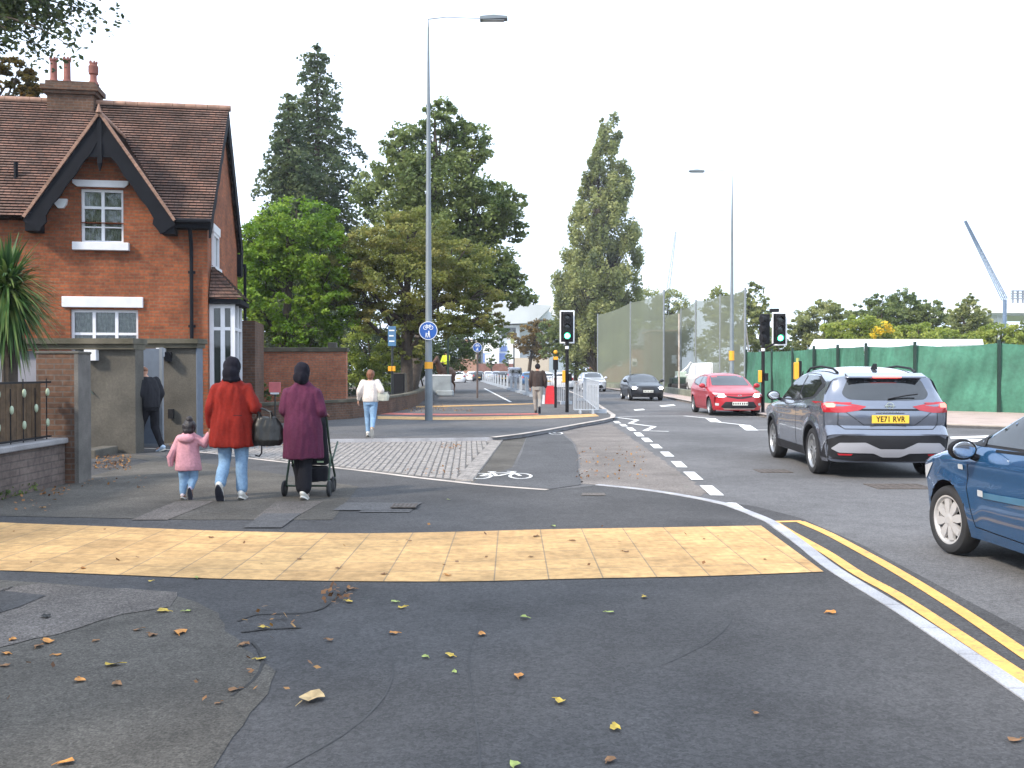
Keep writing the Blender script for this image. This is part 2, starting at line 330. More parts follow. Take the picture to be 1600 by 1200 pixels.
class CarShape:
    def __init__(s, c):
        s.c = c; W = c['W']; L0, L1 = c['prof'][0][0], c['prof'][-1][0]
        P = crom(c['prof'], 84); N = len(P)
        T = np.gradient(P, axis=0); T /= np.linalg.norm(T, axis=1)[:, None]
        nrm = np.c_[-T[:, 1], T[:, 0]]
        if nrm[np.argmax(P[:, 1])][1] < 0: nrm = -nrm
        zb = c.get('zb', .2); yf, yr = P[0][0], P[-1][0]
        vs = [0, .2, .4, .55, .68, .78, .86, .91, .95, .98, 1.0]; V = []; idx = {}
        def wv(y, z): return s.width(y, z)
        for j, v in enumerate(vs):
            e = 0 if v < .86 else .055*(1-math.sqrt(max(0, 1-((v-.86)/.14)**2)))
            for i in range(N):
                y, z = P[i]; ny, nzz = nrm[i]
                pl = c.get('planf', .22) if y > 0 else c.get('planr', .12)
                dy = -np.sign(ny)*pl*ny*ny*abs(v)**2.6; dz = -c.get('crown', .05)*max(nzz, 0)**2*v**2.5
                yy = y+dy-ny*e; zz = max(z+dz-nzz*e, zb); idx[(j, i)] = len(V); V.append((v*wv(yy, zz), yy, zz))
        Mr = 18; J = len(vs)-1; Fc = []
        for j in range(J):
            for i in range(N-1): Fc.append((idx[(j, i)], idx[(j, i+1)], idx[(j+1, i+1)], idx[(j+1, i)]))
        edge = [V[idx[(J, i)]] for i in range(N)]; ye0, ye1 = edge[0][1], edge[-1][1]; side = {}
        for i in range(N):
            side[(0, i)] = idx[(J, i)]
            fr = np.clip((edge[i][1]-ye0)/(ye1-ye0), 0, 1)
            if i == 0: fr = 0
            if i == N-1: fr = 1
            yb = ye0+(ye1-ye0)*fr
            for k in range(1, Mr+1):
                if i in (0, N-1): side[(k, i)] = side[(0, i)]; continue
                t = k/Mr; y = edge[i][1]*(1-t)+yb*t; z = edge[i][2]*(1-t)+zb*t
                side[(k, i)] = len(V); V.append((wv(y, z), y, z))
        for k in range(Mr):
            for i in range(N-1):
                q = [side[(k, i)], side[(k, i+1)], side[(k+1, i+1)], side[(k+1, i)]]; u = []
                [u.append(a) for a in q if a not in u]
                if len(u) > 2: Fc.append(tuple(u))
        bm = bmesh.new(); vv = [bm.verts.new(p) for p in V]
        for f in Fc:
            try: bm.faces.new([vv[a] for a in f])
            except ValueError: pass
        r = bmesh.ops.duplicate(bm, geom=bm.verts[:]+bm.edges[:]+bm.faces[:])
        for e_ in r['geom']:
            if isinstance(e_, bmesh.types.BMVert): e_.co.x *= -1
        bmesh.ops.remove_doubles(bm, verts=bm.verts, dist=.0008)
        be = [e_ for e_ in bm.edges if len(e_.link_faces) == 1]
        bmesh.ops.holes_fill(bm, edges=be, sides=0)
        bmesh.ops.recalc_face_normals(bm, faces=bm.faces)
        if bm.calc_volume(signed=True) < 0: bmesh.ops.reverse_faces(bm, faces=bm.faces)
        s.me = bpy.data.meshes.new('body'); bm.to_mesh(s.me)
        s.bvh = BVHTree.FromBMesh(bm); bm.free()
    def width(s, y, z):
        c = s.c; W2 = c['W']/2; b = c['belt'][0]+(c['belt'][1]-c['belt'][0])*np.clip((c['L']/2-y)/c['L'], 0, 1); H = c['H']
        zz = [0, .18, .30, .42, .62, b-.10, b, b+(H-b)*.5, H-.02, H+.2]
        ww = [.90, .905, .955, .975, .992, 1.0, .955, .955-(.955-c['roofw'])*.42, c['roofw'], c['roofw']-.02]
        w_ = np.interp(z, zz, ww)
        t = abs(y)/(c['L']/2); w_ *= 1-c.get('taper', .07)*t**4
        for yw in c['wheels']:
            d = math.hypot(y-yw, z-c['R']); w_ += c.get('flare', .018)*math.exp(-((d-c['R']-.05)/.09)**2)*(1 if z < b else 0)
        # soft hollow along the doors
        w_ -= .010*math.exp(-((z-(b-.22))/.05)**2)*(1 if abs(y) < c['L']*.33 else 0)
        return w_*W2
    def hit(s, o, d):
        h = s.bvh.ray_cast(Vector(o), Vector(d)); 
        return h
    def patch(s, poly, axis, sgn, off=.003, cell=.06):
        """poly in the view plane: side (y,z), end (x,z); laid on the body"""
        bm = bmesh.new()
        vs = [bm.verts.new((p[0], p[1], 0)) for p in poly]; bm.faces.new(vs)
        xs = [p[0] for p in poly]; ys = [p[1] for p in poly]
        for a, lo, hi in ((0, min(xs), max(xs)), (1, min(ys), max(ys))):
            n = max(1, int((hi-lo)/cell))
            for k in range(1, n):
                co = [0, 0, 0]; co[a] = lo+(hi-lo)*k/n; no = [0, 0, 0]; no[a] = 1
                bmesh.ops.bisect_plane(bm, geom=bm.verts[:]+bm.edges[:]+bm.faces[:], plane_co=co, plane_no=no)
        bmesh.ops.triangulate(bm, faces=bm.faces)
        bm.verts.index_update()
        V = []
        for v in bm.verts:
            a, b = v.co.x, v.co.y
            if axis == 'x': o = Vector((sgn*3, a, b)); d = Vector((-sgn, 0, 0))
            elif axis == 'y': o = Vector((a, sgn*5, b)); d = Vector((0, -sgn, 0))
            else: o = Vector((a, b, 4)); d = Vector((0, 0, -1))
            h = s.bvh.ray_cast(o, d)
            if h[0] is None or (axis == 'y' and h[0].y*sgn < 0):
                h = s.bvh.find_nearest(o+d*(3-s.c['W']/2 if axis == 'x' else 5-s.c['L']/2+.2))
            n_ = h[1] if h[1].dot(-d) > 0 else -h[1]
            V.append(tuple(h[0]+n_*off))
        fs = [[v.index for v in f.verts] for f in bm.faces]; bm.free(); return V, fs
    def mp(s, mb, poly, axis, sgn, off=.003, mi=0, cell=.06, r=0, both=False):
        if r: poly = rounded(poly, r)
        v, f = s.patch(poly, axis, sgn, off, cell); mb.add(v, f, mi)
        if both: mb.add([(-p[0], p[1], p[2]) for p in v], f, mi)
        return mb
def strip2(pts, w_):
    """closed band polygon pieces along a 2D polyline"""
    out = []
    for a, b in zip(pts[:-1], pts[1:]):
        a = Vector(a); b = Vector(b); d = (b-a); 
        if d.length < 1e-6: continue
        n = Vector((-d.y, d.x)).normalized()*w_/2; e = d.normalized()*w_*.3
        out.append([tuple(a-e+n), tuple(a-e-n), tuple(b+e-n), tuple(b+e+n)])
    return out
def wheel_mesh(Rr, wd, rimr, style, n=40):
    """axis along X, outer face at +X; returns tyre and rim meshes"""
    mt = Matrix.Rotation(R(90), 4, 'Y')
    t = MB(); h = wd/2
    t.lathe([(rimr-.01, -h*.8), (rimr, -h*.9), (Rr-.05, -h), (Rr-.018, -h*.88), (Rr-.004, -h*.6), (Rr, 0), (Rr-.004, h*.6), (Rr-.018, h*.88), (Rr-.05, h), (rimr+.012, h*.93), (rimr, h*.84), (rimr-.012, h*.6)], n, 0, mt)
    r = MB(); x0 = h*.55
    r.lathe([(rimr+.004, h*.86), (rimr-.010, h*.84), (rimr-.022, x0), (rimr-.03, -h*.3)], n, 0, mt)
    r.lathe([(0.001, -.02), (rimr-.02, -.02)], n, 1, mt)              # dark brake space
    if style == 'cover':
        K = 8
        for k in range(K):
            a = 2*math.pi*k/K; m_ = Matrix.Rotation(a, 4, 'X')
            pr = [(-.016, .03), (.016, .03), (.036, rimr*.60), (.030, rimr-.030), (-.030, rimr-.030), (-.036, rimr*.60)]
            r.prism(pr, x0-.012, x0+.016, 'x', 0, m_)
        r.lathe([(rimr-.028, x0), (rimr-.006, x0+.008)], n, 0, mt)
    elif style == 'five':
        for k in range(5):
            a = 2*math.pi*k/5; m_ = Matrix.Rotation(a, 4, 'X')
            r.prism([(-.03, .04), (.03, .04), (.052, rimr*.7), (.10, rimr-.012), (.035, rimr-.012), (0, rimr*.74), (-.035, rimr-.012), (-.10, rimr-.012), (-.052, rimr*.7)], x0-.022, x0+.008, 'x', 0, m_)
            r.prism([(-.008, .07), (.008, .07), (.014, rimr*.68), (-.014, rimr*.68)], x0+.006, x0+.010, 'x', 1, m_)
    else:
        for k in range(8):
            a = 2*math.pi*k/8; m_ = Matrix.Rotation(a, 4, 'X')
            r.prism([(-.018, .04), (.018, .04), (.026, rimr-.01), (-.026, rimr-.01)], x0-.02, x0+.006, 'x', 0, m_)
    r.lathe([(.066, x0-.02), (.062, x0+.014), (.03, x0+.022), (.001, x0+.022)], 20, 0, mt)
    return t, r
WH = {}
def make_car(name, label, cat, c, loc, rz, group=None):
    sh = CarShape(c); root = thing(name, label, cat, loc, rz, group); W2 = c['W']/2; Rr = c['R']
    if c.get('cut', True):
        cu = MB()
        for yw in c['wheels']:
            for sg in (-1, 1):
                mt = Matrix.Translation((sg*(W2-.10), yw, Rr)) @ Matrix.Rotation(R(90), 4, 'Y')
                rr = Rr+c.get('gap', .05)
                cu.lathe([(rr, -.22), (rr, .25)], 40, 0, mt, cap=True)
        cme = cu.mesh('cut', m['black']); co = link('cut', cme); bo = link('body', sh.me)
        md = bo.modifiers.new('b', 'BOOLEAN'); md.object = co; md.operation = 'DIFFERENCE'; md.solver = 'MANIFOLD'
        dg = bpy.context.evaluated_depsgraph_get(); me = bpy.data.meshes.new_from_object(bo.evaluated_get(dg))
        bpy.data.objects.remove(bo); bpy.data.objects.remove(co)
    else: me = sh.me
    me.materials.clear(); me.materials.append(c['paint']); me.materials.append(m['trim'])
    b0 = c.get('clad', 0)
    for p in me.polygons:
        ce = p.center; inn = any(math.hypot(ce.y-yw, ce.z-Rr) < Rr+c.get('gap', .05)+.004 for yw in c['wheels'])
        p.material_index = 1 if (inn or p.normal.z < -.9) else 0
    me.polygons.foreach_set('use_smooth', [True]*len(me.polygons)); me.set_sharp_from_angle(angle=R(32))
    body = link('body', me, root)
    key = (Rr, c['tw'], c['rim'], c['wstyle'])
    if key not in WH:
        t, r = wheel_mesh(*key)
        WH[key] = (t.mesh('wheel', m['rubber'], True), r.mesh('rim', [m['cover'] if c['wstyle'] == 'cover' else m['alloy'], m['black']], False))
    for yw in c['wheels']:
        for sg in (-1, 1):
            wo = link('wheel', WH[key][0], root); wo.location = (sg*(W2-c['tw']/2-.012), yw, Rr)
            wo.rotation_euler = (random.random()*2 if c['wstyle'] != 'cover' else .2, 0, 0 if sg > 0 else math.pi)
            if sg > 0 or True: wo.rotation_euler.z = (0 if sg > 0 else math.pi)+(c.get('steer', 0) if yw > 0 else 0)
            link('rim', WH[key][1], wo)
    # side glass
    dlo = c['dlo']
    for sg in (-1, 1): mb = MB(); sh.mp(mb, dlo, 'x', sg, .002, 0, r=.05); mb.build('window_surround', m['trim'], root, True)
    for g in c['sideglass']:
        for sg in (-1, 1):
            q = MB(); sh.mp(q, g, 'x', sg, .005, 0, r=.035); q.build('side_window', m['glass'], root, True)
    for nm, sg in (('windscreen', 1), ('rear_window', -1)):
        if c.get(nm):
            q = MB(); sh.mp(q, c[nm], 'y', sg, .003, 0, r=.05); q.build(nm, m['glass'], root, True)
            q = MB()
    # seams
    for sg in (-1, 1):
        q = MB()
        for ln in c.get('seams', []):
            for pc in strip2(ln, .009): sh.mp(q, pc, 'x', sg, .0015, 0)
        if q.f: q.build('panel_gap', m['black'], root)
    q = MB()
    for ln in c.get('seams_rear', []):
        for pc in strip2(ln, .010): sh.mp(q, pc, 'y', -1, .0015, 0)
    for ln in c.get('seams_front', []):
        for pc in strip2(ln, .012): sh.mp(q, pc, 'y', 1, .0015, 0)
    if q.f: q.build('panel_gap', m['black'], root)
    for nm, mat_, ax, sg, poly, off, rr, both in c.get('extras', []):
        if both == 'each':
            for s2 in (1, -1):
                q = MB(); pp = [(p[0]*s2, p[1]) for p in poly] if ax == 'y' else poly
                sh.mp(q, pp, ax, sg if ax == 'y' else s2, off, 0, r=rr, cell=.05); q.build(nm, mat_, root, True)
        else:
            for s2 in ((1, -1) if both else (sg,)): q = MB(); sh.mp(q, poly, ax, s2, off, 0, r=rr, cell=.05); q.build(nm, mat_, root, True)
    # mirrors
    my, mz = c['mirror']
    for sg in (-1, 1):
        xb = sh.width(my, mz)*1.0
        q = MB(); x = sg*(xb+.13)
        q.ball((x, my, mz+.07), (.115, .075, .085), 8)
        for i, v in enumerate(q.v):
            if v[1] < my-.03: q.v[i] = (v[0], my-.03, v[2])
        q.tube([(sg*(xb-.03), my+.01, mz-.01), (sg*(xb+.05), my, mz+.02)], [.03, .03], 8)
        mo = q.build('mirror', c.get('mirror_mat', c['paint']), root, True)
        q = MB(); q.ball((x, my-.031, mz+.07), (.092, .004, .066), 8); q.build('mirror_glass', m['chrome'], mo, True)
    return root, sh
# ------------------------------------------------------------ rounded figures: solids melted into one skin
def capsule(mb, p0, p1, r0, r1, n=14, flat=1.0, fdir=None):
    p0 = Vector(p0); p1 = Vector(p1); d = p1-p0; L = max(d.length, 1e-4); d.normalize()
    ref = Vector(fdir) if fdir is not None else (Vector((0, 1, 0)) if abs(d.y) < .9 else Vector((1, 0, 0)))
    b = (ref-d*ref.dot(d)).normalized(); a = b.cross(d)
    rings = []
    for k in range(1, 5): t = math.pi/2*k/4; rings.append((p0-d*math.cos(t)*r0, math.sin(t)*r0))
    rings.append((p0+d*L*.5, (r0+r1)/2))
    for k in range(4, 0, -1): t = math.pi/2*k/4; rings.append((p1+d*math.cos(t)*r1, math.sin(t)*r1))
    vs = [p0-d*r0]; fs = []
    for c_, r_ in rings:
        for k in range(n):
            th = 2*math.pi*k/n; vs.append(c_+a*math.cos(th)*r_+b*math.sin(th)*r_*flat)
    vs.append(p1+d*r1); m_ = len(rings)
    for k in range(n): fs.append((0, 1+(k+1) % n, 1+k)); fs.append((len(vs)-1, 1+(m_-1)*n+k, 1+(m_-1)*n+(k+1) % n))
    for i in range(m_-1):
        for k in range(n): fs.append((1+i*n+k, 1+i*n+(k+1) % n, 1+(i+1)*n+(k+1) % n, 1+(i+1)*n+k))
    mb.add(vs, fs)
def loft(mb, rings, n=24, wav=0, nf=9):
    """rings: (cx, cy, z, rx, ry, yaw)"""
    vs = []; fs = []
    for i, (cx, cy, z, rx, ry, ya) in enumerate(rings):
        for k in range(n):
            t = 2*math.pi*k/n; q = 1+wav*(i/len(rings))*math.sin(nf*t+1.3*math.sin(2*t)); x = rx*math.cos(t)*q; y = ry*math.sin(t)*q
            vs.append((cx+x*math.cos(ya)-y*math.sin(ya), cy+x*math.sin(ya)+y*math.cos(ya), z))
    fs = [(i*n+k, i*n+(k+1) % n, (i+1)*n+(k+1) % n, (i+1)*n+k) for i in range(len(rings)-1) for k in range(n)]
    fs += [tuple(range(n))[::-1], tuple((len(rings)-1)*n+k for k in range(n))]
    mb.add(vs, fs)
def melt(mb, name, mats, parent, vox=.012, smooth=6, crumple=0.0, cs=9.0, seed=0):
    me = mb.mesh(name, mats); o = link(name, me)
    r = o.modifiers.new('r', 'REMESH'); r.mode = 'VOXEL'; r.voxel_size = vox
    if smooth: s_ = o.modifiers.new('s', 'SMOOTH'); s_.factor = .5; s_.iterations = smooth
    dg = bpy.context.evaluated_depsgraph_get(); me2 = bpy.data.meshes.new_from_object(o.evaluated_get(dg))
    bpy.data.objects.remove(o); bpy.data.meshes.remove(me); me2.name = name
    if crumple:
        from mathutils import noise
        for v in me2.vertices:
            p = Vector((v.co.x*cs, v.co.y*cs, v.co.z*cs*.28+seed)); v.co += v.normal*crumple*(noise.noise(p)+.5*noise.noise(p*2.3))
    me2.polygons.foreach_set('use_smooth', [True]*len(me2.polygons))
    me2.materials.clear(); me2.materials.append(mats); return link(name, me2, parent)
def hand(mb, wr, d, side, palm, s=1.0, curl=.5):
    """wrist point, direction along the hand, palm normal"""
    d = Vector(d).normalized(); pn = Vector(palm); pn = (pn-d*pn.dot(d)).normalized(); a = d.cross(pn)*side
    wr = Vector(wr); k = wr+d*.085*s
    capsule(mb, wr, wr+d*.07*s, .026*s, .036*s, flat=.5, fdir=pn)
    for i, (o_, L) in enumerate(((-.030, .062), (-.010, .072), (.010, .066), (.029, .052))):
        b0 = k+a*o_*s; b1 = b0+(d+pn*curl*.6).normalized()*L*.5*s; b2 = b1+(d*.6+pn*curl*1.6).normalized()*L*.5*s
        capsule(mb, b0, b1, .0095*s, .009*s, 8); capsule(mb, b1, b2, .009*s, .0075*s, 8)
    t0 = wr+d*.025*s-a*.026*s; t1 = t0+(d*.8-a*.8+pn*.4).normalized()*.038*s; t2 = t1+(d+pn*.6).normalized()*.03*s
    capsule(mb, t0, t1, .013*s, .011*s, 8); capsule(mb, t1, t2, .011*s, .009*s, 8)
def figure(name, label, loc, rz, J, skin, cat='person', vox=.011, hs=1.0, headr=.1, hands=True, group=None):
    """J: joints in metres, facing +Y. One continuous body, clothes are added by the caller."""
    root = thing(name, label, cat, loc, rz, group); mb = MB(); V = {k: Vector(v) for k, v in J.items()}
    hd = V['head']; k = headr/.1
    mb.ball(hd+Vector((0, -.008, .02))*k, (.076*k, .094*k, .10*k)); mb.ball(hd+Vector((0, .03, -.055))*k, (.052*k, .056*k, .055*k))
    capsule(mb, hd+Vector((0, .088, .01))*k, hd+Vector((0, .104, -.018))*k, .009*k, .015*k, 8)     # nose
    for sg in (-1, 1):
        mb.ball(hd+Vector((sg*.032, .082, .022))*k, .014*k, 6); mb.ball(hd+Vector((sg*.078, 0, 0))*k, (.012*k, .022*k, .032*k), 6)
    mb.ball(hd+Vector((0, .078, -.05))*k, (.026*k, .014*k, .010*k), 6)
    capsule(mb, V['neck'], hd+Vector((0, -.01, -.05))*k, .058*k, .052*k)
    ch = (V['shL']+V['shR'])/2; hp = (V['hipL']+V['hipR'])/2; sw = (V['shR']-V['shL']).length/2
    mid = ch.lerp(hp, .55)
    loft(mb, [(hp.x, hp.y, hp.z-.06*k, .12*k, .09*k, 0), (hp.x, hp.y, hp.z+.05*k, .16*k, .115*k, 0), (mid.x, mid.y, mid.z, .13*k, .10*k, 0), (ch.x, ch.y, ch.z-.14*k, sw*.84, .11*k, 0), (ch.x, ch.y, ch.z-.02*k, sw*.78, .08*k, 0), (V['neck'].x, V['neck'].y, V['neck'].z, .06*k, .055*k, 0)])
    for s_ in 'LR':
        capsule(mb, V['sh'+s_]-Vector((0, 0, .02*k)), V['el'+s_], .042*k, .040*k); capsule(mb, V['el'+s_], V['wr'+s_], .040*k, .027*k)
        capsule(mb, V['hip'+s_], V['kn'+s_], .082*k, .056*k); capsule(mb, V['kn'+s_], V['an'+s_], .055*k, .036*k)
        toe = V.get('toe'+s_, V['an'+s_]+Vector((0, .14, -.05))*k); capsule(mb, V['an'+s_]+Vector((0, -.02, -.02))*k, toe, .034*k, .028*k)
        if hands:
            d = (V['wr'+s_]-V['el'+s_]); sd_ = 1 if s_ == 'R' else -1
            hand(mb, V['wr'+s_], V.get('hd'+s_, d), sd_, V.get('pm'+s_, Vector((-sd_, 0, 0))), hs)
    melt(mb, 'body', skin, root, vox, 2)
    return root, V
def trousers(V, mat_, root, k=1.0, flare=1.0, vox=.012, up=.04):
    mb = MB(); hp = (V['hipL']+V['hipR'])/2
    loft(mb, [(hp.x, hp.y, hp.z-.10*k, .15*k, .12*k, 0), (hp.x, hp.y, hp.z+.12*k, .165*k, .125*k, 0)])
    for s_ in 'LR':
        capsule(mb, V['hip'+s_], V['kn'+s_], .10*k, .075*k); an = V['an'+s_]+(V['kn'+s_]-V['an'+s_]).normalized()*up
        capsule(mb, V['kn'+s_], an, .073*k, .058*k*flare)
    return melt(mb, 'trousers', mat_, root, vox, 5, .008*k, 13)
def shoe(V, s_, root, mat_, sole, k=1.0):
    an = V['an'+s_]; toe = V['toe'+s_]; d = (toe-an); hd = Vector((d.x, d.y, d.z)).normalized()
    q = an+Vector((0, 0, -.045))*k if d.z > -.09*k or True else an
    mb = MB(); up = Vector((0, 0, 1)); sdv = hd.cross(up).normalized(); nn = sdv.cross(hd)
    heel = an-hd*.035*k-nn*.035*k; tp = heel+hd*.235*k
    capsule(mb, heel+nn*.01*k, tp-nn*.008*k, .040*k, .036*k, flat=.9); capsule(mb, an+nn*.02*k, an-nn*.02*k, .045*k, .045*k)
    o = melt(mb, 'shoe', mat_, root, .009, 3)
    sm = MB(); N = 14; vs = []
    for h in (-.052, -.030):
        for t in range(N):
            a = 2*math.pi*t/N; c_ = heel.lerp(tp, .5)+hd*math.cos(a)*.155*k+sdv*math.sin(a)*(.046+.006*math.cos(a))*k+nn*h*k; vs.append(c_)
    sm.add(vs, [tuple(range(N))[::-1], tuple(range(N, 2*N))]+[(t, (t+1) % N, N+(t+1) % N, N+t) for t in range(N)])
    sm.build('sole', sole, o, True); return o
# ------------------------------------------------------------ trees
def leaf_mesh(name, C, size, mat_, up=.25, aspect=.62, clump=None):
    N = len(C); C = np.asarray(C, float)
    sz = size*rng.uniform(.6, 1.35, N)[:, None]
    a = rng.normal(size=(N, 3)); a[:, 2] *= .7; a /= np.linalg.norm(a, axis=1)[:, None]
    n = rng.normal(size=(N, 3)); n[:, 2] = np.abs(n[:, 2])+up; b = np.cross(n, a); b /= np.linalg.norm(b, axis=1)[:, None]
    V = np.stack([C-a*sz*.5, C+b*sz*aspect*.5-a*sz*.05, C+a*sz*.5, C-b*sz*aspect*.5-a*sz*.05], 1).reshape(-1, 3)
    me = bpy.data.meshes.new(name); me.vertices.add(4*N); me.vertices.foreach_set('co', V.ravel())
    me.loops.add(4*N); me.loops.foreach_set('vertex_index', np.arange(4*N)); me.polygons.add(N)
    me.polygons.foreach_set('loop_start', np.arange(N)*4); me.polygons.foreach_set('loop_total', np.full(N, 4))
    rnd = rng.uniform(0, 1, N) if clump is None else np.clip(clump+rng.normal(0, .12, N), 0, 1)
    at = me.attributes.new('rnd', 'FLOAT', 'FACE'); at.data.foreach_set('value', rnd)
    me.update(); me.validate(); me.materials.append(mat_); return me
def blob_points(ells, dens, shell=.55, clumps=60, cr=.22, flat=.6):
    """ells: (centre, radii); returns leaf centres in clumps lying mostly towards the skin of each ellipsoid"""
    P = []; K = []
    for c, r in ells:
        c = np.array(c); r = np.array(r, float); nc = max(5, int(clumps*(r[0]*r[2])**.75*.35)); d = rng.normal(size=(nc, 3)); d /= np.linalg.norm(d, axis=1)[:, None]
        rad = shell+(1-shell)*rng.uniform(0, 1, nc)**.6; cc = c+d*rad[:, None]*r*.93; per = int(1.8*dens*r[0]*r[2]*4/nc)+3
        rr = cr*(r.mean())*rng.uniform(.5, 1.3, nc)
        for i in range(nc):
            k = rng.normal(size=(per, 3)); k /= np.linalg.norm(k, axis=1)[:, None]; k *= (rng.uniform(0, 1, per)**.45)[:, None]
            q = cc[i]+k*rr[i]*np.array([1, 1, flat]); P.append(q); K.append(np.full(per, rng.uniform(0, 1)))
    return np.vstack(P), np.concatenate(K)
def tree(name, label, cat, base, ells, leaf, mat_, dens=120, trunk_r=.25, bark='bark', shell=.5, clumps=60, cr=.22, group=None, limbs=True, flat=.6, lt=1.0):
    root = thing(name, label, cat, base, 0, group); b = Vector(base)
    L = [(Vector(c)-b, r) for c, r in ells]
    P, K = blob_points(L, dens, shell, clumps, cr, flat)
    link('crown', leaf_mesh('crown', P, leaf*.76, mat_, clump=K), root)
    t = MB(); top = max(L, key=lambda e: e[0].z+e[1][2]); zc = np.mean([e[0].z for e in L])
    tp = Vector((top[0].x*.8, top[0].y*.8, top[0].z+top[1][2]*.5)); midp = Vector((np.mean([e[0].x for e in L])*.4, 0, zc*.6))
    t.tube([(0, 0, -.1), (0.02, 0, .5), midp, midp.lerp(tp, .5), tp], [trunk_r*1.5, trunk_r, trunk_r*.8, trunk_r*.45, .03], 10)
    if limbs:
        for c, r in L:
            s0 = midp.lerp(tp, random.uniform(-.2, .35)); s0 = s0 if s0.z > .5 else midp
            e1 = c+Vector([random.uniform(-.4, .4)*r[i] for i in range(3)])
            t.tube([s0, s0.lerp(e1, .5)+Vector((0, 0, .3)), e1], [trunk_r*.45*lt, trunk_r*.28*lt, .02*lt], 7)
            for _ in range(3):
                e2 = c+Vector([random.uniform(-.8, .8)*r[i] for i in range(3)]); m0 = s0.lerp(e1, random.uniform(.4, .8)); t.tube([m0, m0.lerp(e2, .6)+Vector((0, 0, .1)), e2], [trunk_r*.2*lt, trunk_r*.12*lt, .012*lt], 5)
    t.build('trunk', m[bark], root, True)
    return root
def conifer(name, label, base, H, Rb, mat_, leaf=.28, levels=34, droop=.35, z0=.08, dens=1.0, cat='tree', group=None, topw=.15, irregular=.25, limit=None, lean=0.0):
    root = thing(name, label, cat, base, 0, group); P = []; K = []; t = MB(); t.tube([(0, 0, -.1), (lean*H*.5, 0, H*.5), (lean*H, 0, H)], [Rb*.07+.1, Rb*.05, .03], 8)
    for i in range(levels):
        f = i/(levels-1); z = H*(z0+(1-z0)*f); Rr = Rb*((1-f)**.8*(1-topw)+topw*(1-f)**.35)*random.uniform(1-irregular, 1+irregular)
        nb = 9 if f < .8 else 6
        for k in range(nb):
            th = 2*math.pi*(k+random.random()*.8)/nb; L = Rr*random.choice((.7, .85, 1, 1.1, 1.3))*random.uniform(.85, 1.1); kk = random.random(); n = int((26*L/1.5+12)*dens*1.15)
            u = rng.uniform(.12, 1, n)**.8; sp = .13*L*(1.1-u)+.12
            x = u*L; zz = z-droop*L*u**1.6+.18*L*np.maximum(0, u-.75)+rng.normal(0, .10, n)*.9
            side = rng.normal(0, 1, n)*sp*1.4
            P.append(np.c_[lean*z+x*math.cos(th)-side*math.sin(th), x*math.sin(th)+side*math.cos(th), zz-np.abs(rng.normal(0, .22, n))*leaf]); K.append(np.full(n, kk))
            t.tube([(lean*z, 0, z), (lean*z+L*.85*math.cos(th), L*.85*math.sin(th), z-droop*L*.75)], [.035, .01], 4, cap=False)
    link('crown', leaf_mesh('crown', np.vstack(P), leaf*.78, mat_, clump=np.concatenate(K)), root)
    t.build('trunk', m['bark'], root); return root
# ------------------------------------------------------------ the ground
def jag(P, a, s=.12):
    out = []
    for p, q_ in zip(P, P[1:]+P[:1]):
        L = math.hypot(q_[0]-p[0], q_[1]-p[1]); n = max(1, min(60, int(L/s))); out += [(p[0]+(q_[0]-p[0])*k/n+random.gauss(0, a), p[1]+(q_[1]-p[1])*k/n+random.gauss(0, a)) for k in range(n)]
    return out
def sheet(name, pts, z, mat_, kind='structure', parent=None, rag=0):
    """flat sheet; pts are picture points, or ('w', x, y) world points"""
    P = [(p[1], p[2]) if p[0] == 'w' else tuple(G(p[0], p[1], z))[:2] for p in pts]
    if rag: P = jag(P, rag)
    me = bpy.data.meshes.new(name); bm = bmesh.new(); bm.faces.new([bm.verts.new((x, y, z)) for x, y in P])
    bmesh.ops.triangulate(bm, faces=bm.faces); bmesh.ops.recalc_face_normals(bm, faces=bm.faces)
    for f in bm.faces:
        if f.normal.z < 0: f.normal_flip()
    bm.to_mesh(me); bm.free(); me.materials.append(mat_); o = link(name, me, parent)
    if kind and parent is None: o['kind'] = kind
    return o
def slab(name, pts, z0, z1, mat_, side=None):
    P = [(p[1], p[2]) if p[0] == 'w' else tuple(G(p[0], p[1], z1))[:2] for p in pts]
    q = MB(); q.prism(P, z0, z1, 'z'); me = q.mesh(name, [mat_, side or m['kerb']])
    for p in me.polygons: p.material_index = 0 if abs(p.normal.z) > .5 else 1
    o = link(name, me); o['kind'] = 'structure'; return o
def band(pts, w_, z, closed=False):
    """offset band quads along world polyline"""
    pts = [Vector((p[0], p[1])) for p in pts]; L = []; Rr = []
    for i, p in enumerate(pts):
        d = (pts[min(i+1, len(pts)-1)]-pts[max(i-1, 0)]).normalized(); n = Vector((-d.y, d.x))
        L.append(p+n*w_/2); Rr.append(p-n*w_/2)
    n = len(pts); vs = [(q.x, q.y, z) for q in L]+[(q.x, q.y, z) for q in Rr]
    return vs, [(i, i+1, n+i+1, n+i) for i in range(n-1)]
def g2(px, py, z=0): v = G(px, py, z); return (v.x, v.y)
FZ = .030     # near footway height
q = MB(); q.add([(-600, -60, -.03), (600, -60, -.03), (600, 510, -.03), (-600, 510, -.03)], [(0, 1, 2, 3)])
q.build('ground', m['grass'])['kind'] = 'structure'
sheet('road', [('w', -14, -10), ('w', 32, -10), ('w', 32, 31), (1480, 655), (1200, 641), (1080, 622), (960, 604), (800, 584), (640, 583.2), (600, 600), (560, 640), (200, 660), ('w', -14, 24)], 0, m['asph_road'])
KL = [(1720, 1190), (1600, 1095), (1500, 1025), (1400, 957), (1290, 888), (1240, 848), (1195, 815), (1160, 800), (1130, 789), (1090, 780), (1040, 771), (990, 764), (930, 758)]
kerbline = [(G(1720, 1190, FZ).x+1.15, -3)]+[g2(a, b, FZ) for a, b in KL]
